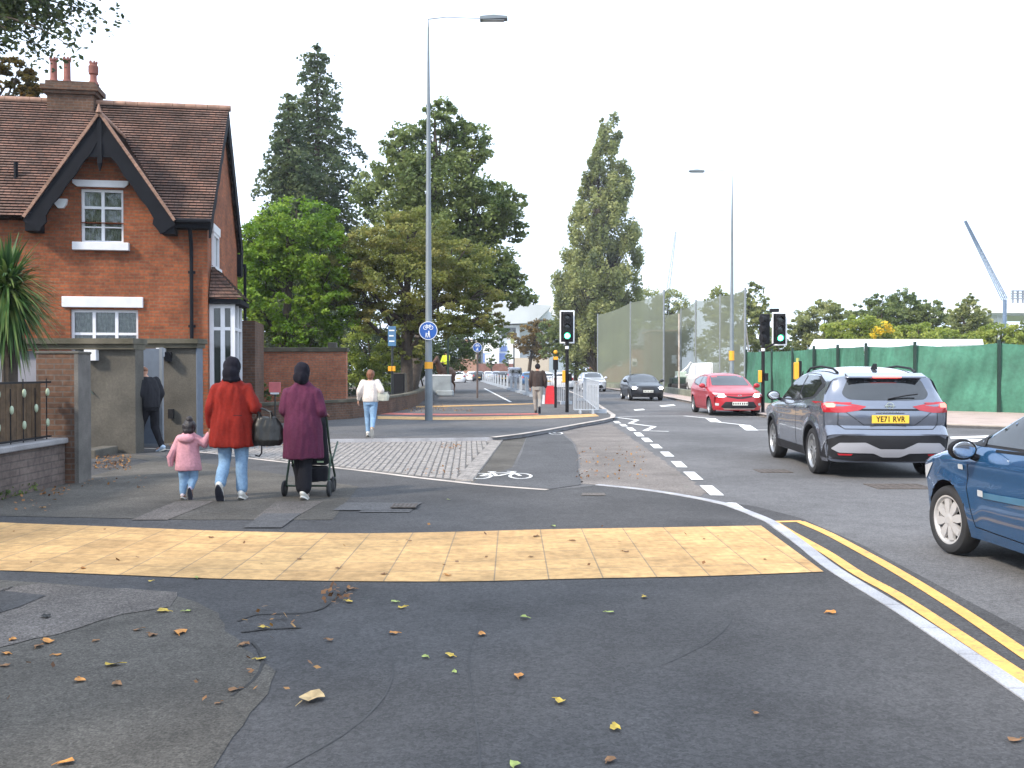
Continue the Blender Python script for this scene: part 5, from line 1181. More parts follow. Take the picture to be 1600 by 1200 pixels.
# ------------------------------------------------------------ right: screened fence, netting
fence = thing('green_screen_fence', 'long green mesh screened site fence along the right footway', 'fence', (14, 40, 0))
FB = [(2100, 662, 536), (1760, 650, 534), (1558, 644, 536), (1427, 640.5, 539), (1351, 638, 541), (1307, 636, 543), (1270, 634, 545), (1237, 632, 548), (1205, 630, 549), (1165, 627, 550)]
pan = []
for x, yb_, yt in FB: b = G(x, yb_, .1); pan.append((b.x-14, b.y-40, A(x, yt, b.y).z))
m['green_net'] = M('green debris netting', (.042, .150, .100), .75, var=.3, scale=.8, fine=.15, bscale=8, bump=.2)
for i in range(len(pan)-1):
    a, b = pan[i], pan[i+1]; n = 60; rr = 14; q = MB(); vs = []; sag = .14*min(1, abs(b[0]-a[0])/3)
    dx, dy = b[0]-a[0], b[1]-a[1]; l_ = math.hypot(dx, dy); nx, ny = -dy/l_, dx/l_
    for k in range(n+1):
        u = k/n; zt = a[2]*(1-u)+b[2]*u-sag*math.sin(u*math.pi)*random.uniform(.85, 1)
        for r_ in range(rr+1):
            v_ = r_/rr; wv_ = .06*math.sin(u*5+i*2+v_*2.5)*math.sin(u*math.pi)+.035*math.sin(u*17+v_*5+i)+.02*math.sin(u*41+v_*9+i*3)+.03*math.sin(v_*7+u*6); z = .06+(zt-.06)*v_; vs.append((a[0]+dx*u+nx*wv_, a[1]+dy*u+ny*wv_, z))
    q.add(vs, [(k*(rr+1)+r_, (k+1)*(rr+1)+r_, (k+1)*(rr+1)+r_+1, k*(rr+1)+r_+1) for k in range(n) for r_ in range(rr)]); q.build('screen_panel', m['green_net'], fence, True)
for a in pan[1:]:
    q = MB(); q.box((a[0]-.05, a[1]-.16, .1), (a[0]+.04, a[1]-.07, a[2]+.12)); q.build('post', m['green_metal'], fence)
m['net'] = bpy.data.materials.new('grey netting'); m['net'].use_nodes = True; t_ = m['net'].node_tree; b_ = t_.nodes['Principled BSDF']; b_.inputs['Base Color'].default_value = (.135, .155, .115, 1); b_.inputs['Roughness'].default_value = .9
ntx = t_.nodes.new('ShaderNodeTexNoise'); ntx.inputs['Scale'].default_value = .5; tcx = t_.nodes.new('ShaderNodeTexCoord'); mpx = t_.nodes.new('ShaderNodeMapping'); mpx.inputs['Scale'].default_value = (1, 1, .15); mrx = t_.nodes.new('ShaderNodeMapRange'); mrx.inputs['To Min'].default_value = .62; mrx.inputs['To Max'].default_value = .86
lk(t_, tcx.outputs['Object'], mpx.inputs[0]); lk(t_, mpx.outputs[0], ntx.inputs['Vector']); lk(t_, ntx.outputs['Fac'], mrx.inputs['Value']); lk(t_, mrx.outputs[0], b_.inputs['Alpha'])
def netting(label, runs, posts=True):
    r0 = runs[0]; b0 = G(r0[0], r0[1]); T = thing('netting_fence', label, 'netting', b0)
    for i in range(len(runs)-1):
        (x0, y0, t0), (x1, y1, t1_) = runs[i], runs[i+1]; a = G(x0, y0)-b0; b = G(x1, y1)-b0; za = A(x0, t0, G(x0, y0).y).z; zb_ = A(x1, t1_, G(x1, y1).y).z
        q = MB(); n = 8; vs = []
        for k in range(n+1): u = k/n; p = a.lerp(b, u); zt = za*(1-u)+zb_*u-.15*math.sin(u*math.pi); vs += [(p.x, p.y, 0.1), (p.x, p.y+.1*math.sin(u*7), zt*.5), (p.x, p.y, zt)]
        q.add(vs, [(3*k+j, 3*k+3+j, 3*k+4+j, 3*k+1+j) for k in range(n) for j in (0, 1)]); q.build('net_panel', m['net'], T, True)
    for x, y, t in runs:
        a = G(x, y)-b0; z = A(x, t, G(x, y).y).z; q = MB(); q.tube([(a.x, a.y, 0), (a.x, a.y, z+.1)], .07, 8); q.build('post', m['galv'], T)
    return T
netting('tall pale grey green netting beside the road in front of the far brick building', [(934, 605, 492), (985, 607, 473), (1037, 610.5, 455)])
netting('lower run of netting with slim poles right of the tall netting corner', [(1037, 607, 492), (1064, 608.5, 484), (1087, 610, 470), (1125, 613, 462), (1164, 617, 452)])
q = thing('leaning_poles', 'pair of thin pale poles propped against each other behind the green fence end', 'poles', G(1170, 612)); r_ = MB(); Yp = G(1170, 612).y; b_ = G(1170, 612)
for (xa, ya), (xb, yb_) in (((1163, 480), (1164, 550)), ((1163, 490), (1177, 552)), ((1061, 490), (1061, 585))): pa = A(xa, ya, Yp)-b_; pb = A(xb, yb_, Yp)-b_; r_.tube([pa, (pb.x, pb.y, 0)], .06, 6)
r_.build('poles', m['kerb_pale'], q)
lw2 = thing('verge_wall', 'low mossy concrete edging wall along the foot of the netting', 'wall', G(1000, 612)); q = MB(); o0 = G(1000, 612); wallband(q, [((G(a, b)-o0).x, (G(a, b)-o0).y) for a, b in ((945, 607), (1000, 611), (1040, 615), (1080, 622), (1150, 632))], .25, 0, .45); q.build('edging', M('mossy edging', (.16, .17, .13), .9, var=.3, scale=2), lw2)
# ------------------------------------------------------------ cars
def plate(sh, root, sgn, z, mat_, txt=None, wd=.52, ht=.115, x=0.0, marks=0):
    h = sh.bvh.ray_cast(Vector((x, sgn*5, z)), Vector((0, -sgn, 0))); p = h[0]; nrm = h[1] if h[1].y*sgn > 0 else -h[1]
    til = math.atan2(nrm.z, abs(nrm.y)); base = Matrix.Translation(p+Vector((0, sgn*.014, 0))) @ Matrix.Rotation(0 if sgn < 0 else math.pi, 4, 'Z') @ Matrix.Rotation(R(90)-til*.6, 4, 'X')
    q = MB(); q.bevbox((-wd/2, -ht/2, -.008), (wd/2, ht/2, .002), .002, 0, base); po = q.build('number_plate', mat_, root)
    if txt: put_text('plate_text', txt, ht*.98, m['black'], base @ Matrix.Translation((0, -.002, .004)), po, bold=.0012, sx=.82, sp=1.05)
    if marks:
        q = MB()
        for i in range(7): xx = -wd*.42+wd*.84*i/6+(.0 if i < 4 else .01); q.box((xx-.022, -ht*.30, .002), (xx+.018, ht*.30, .0045), 0, base)
        q.build('plate_marks', m['trim'], po)
    return po
def arch_rings(sh, root, c, r0, r1, mat_):
    for yw, both_ in [(y_, s_) for y_ in c['wheels'] for s_ in (1, -1)]:
        q = MB(); N = 22
        for k in range(N):
            a0 = math.pi*(-.04+1.08*k/N); a1 = math.pi*(-.04+1.08*(k+1)/N)
            pl = [(yw+r0*math.cos(a0), c['R']+r0*math.sin(a0)), (yw+r1*math.cos(a0), c['R']+r1*math.sin(a0)), (yw+r1*math.cos(a1), c['R']+r1*math.sin(a1)), (yw+r0*math.cos(a1), c['R']+r0*math.sin(a1))]
            sh.mp(q, pl, 'x', both_, .006, 0)
        q.build('arch_trim', mat_, root, True)
m['p_grey'] = paint('gunmetal grey car paint', (.18, .20, .25), .2, .6)
m['p_red'] = paint('red car paint', (.36, .010, .020), .36, .1, .45)
m['p_blue'] = paint('teal blue car paint', (.020, .088, .21), .2, .45)
m['p_black'] = paint('black car paint', (.004, .005, .009), .35, 0, .4)
m['p_silver'] = paint('silver car paint', (.66, .67, .72), .3, .5)
m['p_white'] = paint('white car paint', (.72, .73, .76), .3, 0)
# --- grey crossover seen from behind
suv = dict(L=4.42, W=1.84, H=1.62, R=.35, wheels=(1.33, -1.33), tw=.225, rim=.255, wstyle='five', belt=(1.02, 1.13), roofw=.70, planf=.30, planr=.20, crown=.07, paint=m['p_grey'], zb=.24, flare=.03, gap=.055, taper=.08,
    prof=[(2.20, .24), (2.26, .45), (2.26, .72), (2.15, .93), (1.75, 1.03), (1.15, 1.11), (.95, 1.15), (.35, 1.49), (0, 1.58), (-.5, 1.625), (-1.1, 1.61), (-1.6, 1.55), (-1.83, 1.50), (-1.90, 1.42), (-2.0, 1.16), (-2.10, 1.04), (-2.12, .84), (-2.10, .74), (-2.19, .66), (-2.19, .45), (-2.13, .30), (-2.08, .24)],
    dlo=[(.86, 1.07), (.16, 1.49), (-.40, 1.53), (-1.10, 1.50), (-1.52, 1.40), (-1.62, 1.33), (-1.30, 1.14), (-.4, 1.075)],
    sideglass=[[(.72, 1.09), (.14, 1.455), (-.38, 1.50), (-.38, 1.10)], [(-.45, 1.10), (-.45, 1.495), (-1.05, 1.47), (-1.42, 1.37), (-1.22, 1.17)]],
    windscreen=[(-.62, 1.17), (.62, 1.17), (.56, 1.47), (-.56, 1.47)], rear_window=[(-.52, 1.435), (.52, 1.435), (.62, 1.22), (.55, 1.145), (.3, 1.13), (-.3, 1.13), (-.55, 1.145), (-.62, 1.22)],
    seams=[[(.86, 1.03), (.92, .6), (.80, .30), (-.35, .30), (-.42, 1.07)], [(-.42, 1.07), (-.36, .32)], [(-.42, .32), (-1.0, .34), (-1.25, .80), (-1.40, 1.15)]],
    seams_rear=[[(-.70, 1.10), (-.70, .78), (-.62, .72), (.62, .72), (.70, .78), (.70, 1.10)], [(-.60, .96), (-.36, .78), (.36, .78), (.60, .96)]],
    mirror=(.78, 1.06), mirror_mat=m['black'],
    extras=[('tail_lamp', m['lamp_red'], 'y', -1, [(.88, 1.10), (.70, 1.105), (.32, 1.045), (.42, .99), (.62, .955), (.88, .955)], .007, .02, 'each'),
            ('tail_lamp_side', m['lamp_red'], 'x', -1, [(-1.75, 1.08), (-2.02, 1.10), (-2.02, .95), (-1.90, .96)], .006, .02, 'each'),
            ('brake_lamp', m['lit_red'], 'y', -1, [(.86, 1.085), (.74, 1.085), (.73, 1.03), (.85, 1.03)], .012, .025, 'each'),
            ('high_brake_lamp', m['lit_red'], 'y', -1, [(-.20, 1.475), (.20, 1.475), (.20, 1.45), (-.20, 1.45)], .010, 0, False),
            ('rear_cladding', m['trim'], 'y', -1, [(-.86, .56), (-.68, .635), (.68, .635), (.86, .56), (.88, .30), (.5, .26), (-.5, .26), (-.88, .30)], .005, .02, False),
            ('skid_plate', m['skid'], 'y', -1, [(-.80, .44), (-.70, .525), (-.36, .535), (-.16, .445), (.16, .445), (.36, .535), (.70, .525), (.80, .44), (.70, .385), (.25, .385), (.12, .33), (-.12, .33), (-.25, .385), (-.70, .385)], .018, .02, False),
            ('reflector', m['lamp_red'], 'y', -1, [(.52, .37), (.72, .37), (.70, .345), (.54, .345)], .012, 0, 'each'),
            ('sill_trim', m['trim'], 'x', 1, [(.95, .38), (-.95, .38), (-.95, .25), (.95, .25)], .006, .01, True),
            ('plate_panel', m['trim'], 'y', -1, [(-.20, .955), (.20, .955), (.20, .945), (-.20, .945)], .002, 0, False),
            ('tailgate_trim', m['trim'], 'y', -1, [(-.54, 1.01), (.54, 1.01), (.56, .985), (.30, .985), (-.30, .985), (-.56, .985)], .005, 0, False),
            ('door_handle', m['p_grey'], 'x', -1, [(-.12, .985), (-.34, 1.0), (-.34, .965), (-.12, .955)], .02, .01, 'each'), ('door_handle', m['p_grey'], 'x', -1, [(-.98, 1.02), (-1.20, 1.035), (-1.20, 1.0), (-.98, .985)], .02, .01, 'each'),
            ])
a = R(-3.0); rear = Vector((5.44, 14.30, 0)); org = rear+Vector((-math.sin(a), math.cos(a), 0))*1.33
suv_o, sh = make_car('suv', 'gunmetal grey crossover car with brake lamps lit, seen from behind in the road', 'car', suv, org, a)
plate(sh, suv_o, -1, .865, m['plate_y'], 'YE71 RVR')
arch_rings(sh, suv_o, suv, .40, .455, m['trim'])
h = sh.bvh.ray_cast(Vector((0, -5, 1.055)), Vector((0, 1, 0)))[0]; mt = Matrix.Translation(h+Vector((0, -.006, 0))) @ Matrix.Rotation(R(90), 4, 'X')
q = MB(); q.lathe([(.042, 0), (.042, .012), (.055, .012), (.055, 0)], 24, 0, mt); q.box((-.07, -.009, -.004), (.07, .009, .014), 0, mt); q.build('badge', m['chrome'], suv_o)
h = sh.bvh.ray_cast(Vector((0, -5, .962)), Vector((0, 1, 0)))[0]; put_text('tailgate_letters', 'QASHQAI', .036, m['chrome'], Matrix.Translation(h+Vector((0, -.010, 0))) @ Matrix.Rotation(R(90), 4, 'X'), suv_o, sp=2.0)
q = MB(); q.prism([(-1.80, 1.525), (-1.98, 1.475), (-1.98, 1.455), (-1.82, 1.46)], -.55, .55, 'x'); q.build('roof_spoiler', m['p_grey'], suv_o); q = MB(); q.box((-.20, -1.988, 1.456), (.20, -1.975, 1.473)); q.build('spoiler_brake_lamp', m['lit_red'], suv_o)
q = MB(); zt = 1.585; q.prism([(-1.28, zt), (-1.50, zt-.01), (-1.48, zt+.075), (-1.43, zt+.08)], -.018, .018, 'x'); q.build('antenna_fin', m['black'], suv_o)
q = MB()
for sg in (-1, 1): q.tube([(sg*.60, .1, 1.53), (sg*.60, -.1, 1.60), (sg*.59, -.7, 1.625), (sg*.575, -1.3, 1.59), (sg*.565, -1.5, 1.53)], .018, 8)
q.build('roof_rails', m['black'], suv_o, True)
q = MB(); h = sh.bvh.ray_cast(Vector((0, -5, 1.15)), Vector((0, 1, 0)))[0]; q.tube([h+Vector((0, -.02, 0)), h+Vector((.25, -.012, .05)), h+Vector((.42, 0, .07))], .010, 6); q.build('rear_wiper', m['black'], suv_o)
q = MB(); q.box((-.7, -1.6, .20), (.7, 1.6, .26)); q.build('underbody', m['black'], suv_o)
# --- blue hatchback close on the right
blu = dict(L=3.80, W=1.68, H=1.44, R=.292, wheels=(1.24, -1.24), tw=.175, rim=.205, wstyle='cover', belt=(.90, .97), roofw=.66, planf=.36, planr=.22, crown=.07, paint=m['p_blue'], zb=.20, flare=.022, gap=.048, taper=.10, steer=R(4),
    prof=[(1.93, .20), (1.99, .40), (1.98, .60), (1.86, .78), (1.55, .90), (1.12, .985), (.98, 1.02), (.35, 1.33), (.05, 1.41), (-.5, 1.445), (-1.0, 1.42), (-1.42, 1.34), (-1.62, 1.12), (-1.76, .92), (-1.80, .70), (-1.86, .55), (-1.84, .35), (-1.80, .20)],
    dlo=[(.95, .955), (.30, 1.30), (-.2, 1.345), (-.9, 1.33), (-1.30, 1.22), (-1.38, 1.05), (-1.2, 1.00), (0, .955)],
    sideglass=[[(.74, .975), (.26, 1.27), (-.25, 1.315), (-.25, .975)], [(-.33, .98), (-.33, 1.315), (-.85, 1.30), (-1.20, 1.2), (-1.26, 1.03)]],
    windscreen=[(-.60, 1.03), (.60, 1.03), (.52, 1.30), (-.52, 1.30)], rear_window=[(-.48, 1.30), (.48, 1.30), (.56, 1.03), (-.56, 1.03)],
    seams=[[(.86, .93), (.90, .60), (.80, .30), (-.28, .27), (-.32, .96)], [(.86, .93), (1.35, .90)], [(-.32, .27), (-.95, .30), (-1.15, .70), (-1.20, 1.0)]],
    mirror=(.74, .86), mirror_mat=m['black'],
    extras=[('rub_strip', M('blue rub strip', (.04, .12, .2), .4, coat=.5), 'x', 1, [(.66, .60), (-1.0, .66), (-1.0, .60), (.64, .555)], .014, .015, True),
            ('side_repeater', m['lens'], 'x', 1, [(.70, .615), (.62, .615), (.62, .565), (.70, .565)], .020, .01, True),
            ('side_repeater', m['lens'], 'x', 1, [(1.02, .79), (.94, .79), (.94, .75), (1.02, .75)], .010, .01, True),
            ('head_lamp', m['lens'], 'x', 1, [(1.50, .76), (1.74, .70), (1.80, .60), (1.66, .60)], .006, .02, True),
            ('head_lamp', m['lens'], 'y', 1, [(.50, .62), (.72, .66), (.78, .76), (.58, .74)], .006, .02, 'each'),
            ('tail_lamp', m['lamp_red'], 'y', -1, [(.62, .98), (.76, .98), (.78, .62), (.66, .62)], .006, .02, 'each'),
            ('mirror_base', m['trim'], 'x', 1, [(.93, .955), (.70, 1.08), (.68, .955)], .012, .01, True),
            ('door_handle', m['p_blue'], 'x', -1, [(-.02, .86), (-.22, .87), (-.22, .83), (-.02, .82)], .018, .012, 'each')])
a = R(2.5); W0 = Vector((3.72, 8.05, 0)); rot = Matrix.Rotation(a, 3, 'Z'); org = W0-rot @ Vector((-.80, 1.24, 0))
blu_o, sh = make_car('hatchback_car', 'teal blue hatchback with silver wheel covers cut off by the right edge of the photo', 'car', blu, org, a)
q = MB(); sh.mp(q, [(.52, .945), (-1.25, .985), (-1.25, .965), (.52, .925)], 'x', 1, .006, 0, both=True); q.build('window_seal', m['black'], blu_o)
q = MB(); q.box((-.65, -1.5, .17), (.65, 1.5, .24)); q.build('underbody', m['black'], blu_o)
# --- red hatchback coming
hat = dict(L=4.25, W=1.76, H=1.47, R=.315, wheels=(1.30, -1.30), tw=.205, rim=.215, wstyle='multi', belt=(.93, 1.03), roofw=.68, planf=.32, planr=.2, crown=.07, paint=m['p_red'], zb=.20, flare=.02, gap=.05, taper=.09,
    prof=[(2.12, .20), (2.19, .35), (2.19, .55), (2.12, .74), (1.75, .88), (1.15, .99), (1.0, 1.03), (.25, 1.39), (-.1, 1.45), (-.6, 1.475), (-1.2, 1.43), (-1.65, 1.33), (-1.85, 1.12), (-1.98, .95), (-2.02, .7), (-2.05, .5), (-2.0, .2)],
    dlo=[(.95, .98), (.22, 1.36), (-.3, 1.39), (-1.05, 1.36), (-1.5, 1.24), (-1.45, 1.10), (-.3, 1.0)],
    sideglass=[[(.76, 1.0), (.2, 1.325), (-.3, 1.36), (-.3, 1.015)], [(-.38, 1.02), (-.38, 1.355), (-1.0, 1.33), (-1.38, 1.22), (-1.32, 1.12)]],
    windscreen=[(-.66, 1.035), (.66, 1.035), (.57, 1.375), (-.57, 1.375)], rear_window=[(-.5, 1.35), (.5, 1.35), (.6, 1.08), (-.6, 1.08)],
    seams=[[(.88, .95), (.92, .5), (.82, .28), (-.3, .28), (-.35, 1.0)], [(-.35, .28), (-1.0, .30), (-1.2, .75), (-1.35, 1.1)]], seams_front=[[(-.72, .86), (-.6, .74), (.6, .74), (.72, .86)]],
    mirror=(.74, .96),
    extras=[('head_lamp', m['lens'], 'y', 1, [(.42, .69), (.50, .64), (.78, .66), (.84, .80), (.66, .79)], .006, .02, 'each'),
            ('lit_head_lamp', m['lit_white'], 'y', 1, [(.50, .755), (.68, .765), (.70, .665), (.52, .655)], .014, .04, 'each'),
            ('grille', m['trim'], 'y', 1, [(-.42, .70), (0, .655), (.42, .70), (.44, .655), (.1, .60), (-.1, .60), (-.44, .655)], .007, .01, False),
            ('lower_grille', m['trim'], 'y', 1, [(-.48, .50), (.48, .50), (.62, .32), (.5, .28), (-.5, .28), (-.62, .32)], .007, .03, False),
            ('bumper_lip', m['kerb_pale'], 'y', 1, [(-.55, .275), (.55, .275), (.5, .245), (-.5, .245)], .012, .01, False),
            ('fog_lamp', m['lens'], 'y', 1, [(.66, .44), (.78, .46), (.78, .37), (.68, .36)], .008, .02, 'each'),
            ('belt_strip', m['black'], 'x', 1, [(.9, .965), (-1.3, 1.06), (-1.3, 1.05), (.9, .955)], .004, 0, True)])  # last entry: thin black strip along the belt line
red_o, sh = make_car('hatchback_car', 'red hatchback with headlamps on coming towards the camera beside the grey crossover', 'car', hat, (7.68, 34.25, 0), math.pi+.02)
plate(sh, red_o, 1, .44, m['plate_w'], marks=1); h = sh.bvh.ray_cast(Vector((0, 5, .70)), Vector((0, -1, 0)))[0]
q = MB(); mt = Matrix.Translation(h+Vector((0, .008, 0))) @ Matrix.Rotation(R(-90), 4, 'X')
for sx_, sy_ in ((.062, .042), (.02, .042), (.045, .018)):
    vs = []
    for r_ in (1, .78):
        vs += [(sx_*r_*math.cos(t), sy_*r_*math.sin(t)+(-.012 if sy_ < .03 else 0), 0.002) for t in np.linspace(0, 2*math.pi, 20, endpoint=False)]
    q.add(vs, [(k, (k+1) % 20, 20+(k+1) % 20, 20+k) for k in range(20)], 0, mt)
q.build('badge', m['chrome'], red_o)
# low head of a driver behind the screen is left out: the glass is dark
def repaint(root, mat_):
    for c in root.children:
        if c.name.startswith(('body', 'mirror')) and c.data: 
            c.data = c.data.copy(); c.data.materials[0] = mat_
coupe = dict(hat); coupe.update(L=4.35, H=1.40, W=1.80, paint=m['p_black'], roofw=.66, belt=(.90, .98),
    prof=[(2.16, .20), (2.23, .35), (2.22, .55), (2.12, .72), (1.70, .86), (1.05, .95), (.90, .98), (.15, 1.31), (-.2, 1.37), (-.7, 1.395), (-1.2, 1.33), (-1.75, 1.13), (-2.0, 1.0), (-2.06, .8), (-2.08, .5), (-2.0, .2)],
    dlo=[(.85, .94), (.12, 1.28), (-.3, 1.32), (-1.05, 1.27), (-1.5, 1.12), (-1.45, 1.04), (-.3, .96)], sideglass=[[(.66, .96), (.12, 1.25), (-.3, 1.285), (-.3, .975)], [(-.38, .98), (-.38, 1.285), (-.95, 1.25), (-1.3, 1.12), (-1.25, 1.05)]],
    windscreen=[(-.66, .985), (.66, .985), (.56, 1.30), (-.56, 1.30)], rear_window=[(-.5, 1.25), (.5, 1.25), (.6, 1.08), (-.6, 1.08)],
    extras=[('head_lamp', m['lens'], 'y', 1, [(.48, .70), (.58, .60), (.80, .62), (.86, .72), (.70, .73)], .006, .02, 'each'),
            ('lit_head_lamp', m['lit_white'], 'y', 1, [(.60, .72), (.78, .72), (.78, .60), (.60, .60)], .014, .05, 'each'),
            ('grille', m['trim'], 'y', 1, [(-.34, .70), (.34, .70), (.28, .38), (-.28, .38)], .007, .03, False),
            ('lower_grille', m['trim'], 'y', 1, [(-.75, .36), (.75, .36), (.65, .24), (-.65, .24)], .007, .03, False)])
c = G(1010, 626.5); blk_o, sh = make_car('sports_car', 'black car with bright headlamps coming on behind the red hatchback', 'car', coupe, (c.x, c.y+2.0, 0), math.pi+.03); plate(sh, blk_o, 1, .50, m['plate_w'], marks=1)
sil = dict(hat); sil.update(paint=m['p_silver'], H=1.50); c = G(927, 612)
sil_o, sh = make_car('hatchback_car', 'pale silver hatchback coming on far behind the black car', 'car', sil, (c.x, c.y+1.5, 0), math.pi+.05); plate(sh, sil_o, 1, .44, m['plate_w'], marks=1)
for ch in list(sil_o.children):
    if ch.name.startswith('lit_head'): bpy.data.objects.remove(ch)
# queue of cars driving away
que = dict(hat); que['paint'] = m['p_white']; que['extras'] = [('tail_lamp', m['lamp_red'], 'y', -1, [(.62, .98), (.80, .98), (.80, .74), (.58, .80)], .006, .02, 'each')]
van = dict(hat); van.update(L=4.6, W=1.85, H=1.95, roofw=.85, belt=(1.0, 1.1), crown=.05, paint=m['p_white'], prof=[(2.2, .22), (2.28, .5), (2.2, .85), (1.85, 1.05), (1.6, 1.15), (1.0, 1.75), (.6, 1.90), (-.5, 1.95), (-1.9, 1.93), (-2.2, 1.85), (-2.28, 1.0), (-2.3, .6), (-2.25, .22)],
    dlo=[(1.3, 1.15), (.95, 1.6), (.4, 1.7), (.1, 1.7), (.1, 1.12)], sideglass=[[(1.15, 1.2), (.9, 1.55), (.45, 1.65), (.2, 1.65), (.2, 1.17)]], windscreen=[(-.7, 1.2), (.7, 1.2), (.65, 1.7), (-.65, 1.7)], rear_window=[(-.6, 1.7), (.6, 1.7), (.68, 1.25), (-.68, 1.25)], mirror=(1.15, 1.15), seams=[], seams_front=[], seams_rear=[[(0, 1.85), (0, .5)]],
    extras=[('tail_lamp', m['lamp_red'], 'y', -1, [(.75, 1.2), (.86, 1.2), (.86, .8), (.75, .8)], .006, .02, 'each')])
def farcar(px, Z): return Vector(((px-800)/F*Z, Z, 0))
q0, sh = make_car('hatchback_car', 'pale car with dark rear window in the queue, just right of the far man', 'car', que, farcar(853, 86), .03, 'queue of cars driving away'); plate(sh, q0, -1, .62, m['plate_y'], marks=1)
QL = [(878, 80, 'p_white', 'white car at the back of the queue behind the traffic light and barrier'), (826, 100, 'p_blue', 'dark blue car in the queue just left of the far man'), (787, 118, 'p_black', 'black car in the queue left of the grey van'), (776, 150, 'p_grey', 'grey car far ahead in the queue left of the black car'), (763, 150, 'p_silver', 'silver car near the round blue sign in the queue'), (748, 132, 'p_black', 'dark car behind the farther blue round sign'), (738, 140, 'p_white', 'white car left of the farther blue round sign'), (717, 118, 'p_white', 'bright white car at the far left end of the queue')]
mats_ = {}
for px, Z, mt_, lb_ in QL:
    c = copy_tree(q0); c.location = farcar(px, Z); c['label'] = lb_; repaint(c, m[mt_])
vg, sh = make_car('van', 'grey panel van in the queue of cars left of the far man', 'van', dict(van, paint=m['p_grey']), farcar(804, 112), .02, 'queue of cars driving away')
vw, sh = make_car('van', 'white panel van parked behind the netting above the red car', 'van', dict(van, H=2.2, rear_window=None, dlo=[(1.9, 1.35), (1.6, 1.75), (1.1, 1.85), (1.1, 1.35)], sideglass=[[(1.8, 1.4), (1.55, 1.7), (1.15, 1.8), (1.15, 1.4)]], prof=[(p[0], p[1]*1.12) for p in van['prof']]), Vector(((1099-800)/F*72, 72, .0)), .06)
q = MB(); q.box((-.7, -2.36, .85), (.7, -2.33, .89)); q.box((-.6, -2.35, 1.25), (-.1, -2.32, 1.29)); q.build('stripe', m['p_grey'], vw)
# ------------------------------------------------------------ people
def cloth(name, c, var=.12, **k): return M(name, c, .9, var=var, scale=5, fine=.1, bscale=40, spec=.15, **k)
m['denim'] = cloth('light blue denim', (.19, .30, .44), .2); m['red_wool'] = cloth('red wool', (.185, .016, .011), .15); m['purple_wool'] = cloth('purple wool', (.088, .022, .048), .15)
m['pink'] = cloth('pink coat cloth', (.50, .25, .29), .08); m['hair'] = M('black hair', (.012, .009, .012), .55, var=.3, scale=20, bump=.4, bscale=60); m['dark_cloth'] = cloth('black cloth', (.014, .014, .018)); m['cream'] = cloth('cream cloth', (.62, .55, .50)); m['grey_cloth'] = cloth('grey jersey', (.27, .26, .24)); m['brown_cloth'] = cloth('dark brown jacket', (.05, .038, .035))
m['shoe_white'] = M('white leather', (.62, .60, .55), .5); m['sole_dark'] = M('dark sole', (.02, .022, .035), .6); m['leather'] = M('black leather', (.010, .010, .009), .4, bump=.3, bscale=20); m['hair_brown'] = M('reddish brown hair', (.17, .065, .03), .6, var=.4, scale=25); m['headscarf'] = cloth('black headscarf', (.011, .010, .016), .3)
def coat(V, root, mat_, hem, rings, sleeves, name='coat', vox=.013, cr=.012, extra=None, k=1.0):
    mb = MB(); loft(mb, rings, 28, .05)
    for s_, r in sleeves.items():
        capsule(mb, V['sh'+s_]+Vector((0, 0, -.015)), V['el'+s_], r[0], r[1]); w0 = V['wr'+s_]+(V['el'+s_]-V['wr'+s_]).normalized()*.03*k; capsule(mb, V['el'+s_], w0, r[1], r[2])
    if extra: extra(mb)
    return melt(mb, name, mat_, root, vox, 5, cr, 10, random.random()*9)
def up_ground(px, py, z): p = G(px, py, z); return p
# woman in red
p = G(368, 781, FZ)
J = dict(head=(0, .03, 1.555), neck=(0, .01, 1.42), shL=(-.170, 0, 1.325), shR=(.170, 0, 1.325), elL=(-.245, -.02, 1.10), wrL=(-.275, .06, .87), hdL=(-.1, .1, -1), elR=(.265, -.03, 1.10), wrR=(.24, .20, 1.06), hdR=(-.2, 1, .1), pmR=(0, 0, -1), hipL=(-.09, 0, .88), hipR=(.09, 0, .88), knL=(-.10, .04, .47), anL=(-.105, -.17, .19), toeL=(-.105, -.07, .035), knR=(.10, .03, .47), anR=(.105, .0, .095), toeR=(.11, .14, .045))
rw, V = figure('person', 'woman walking away in a red coat, jeans and black headscarf', p, R(2), J, m['skin_dark'])
rw.location.x = W(369, 11.35); trousers(V, m['denim'], rw, 1.0, 1.15)
coat(V, rw, m['red_wool'], .62, [(0, .01, .63, .275, .20, 0), (0, 0, .70, .265, .195, 0), (0, 0, .88, .245, .18, 0), (0, 0, 1.08, .225, .155, 0), (0, 0, 1.22, .222, .15, 0), (0, 0, 1.32, .195, .135, 0), (0, 0, 1.39, .145, .105, 0), (0, .01, 1.44, .095, .085, 0), (0, .02, 1.49, .085, .08, 0)], {'L': (.076, .070, .058), 'R': (.076, .072, .060)}, cr=.024)
mb = MB(); mb.ball((0, .01, 1.575), (.105, .118, .125)); mb.ball((0, -.055, 1.50), (.10, .09, .10)); mb.ball((.01, -.05, 1.43), (.105, .085, .05)); melt(mb, 'headscarf', m['headscarf'], rw, .011, 3, .017, 13)
shoe(V, 'L', rw, m['shoe_white'], m['sole_dark']); shoe(V, 'R', rw, m['shoe_white'], m['shoe_white'])
q = MB(); q.box((.06, -.195, 1.005), (.16, -.19, 1.012)); q.build('pocket_slit', m['dark_cloth'], rw)
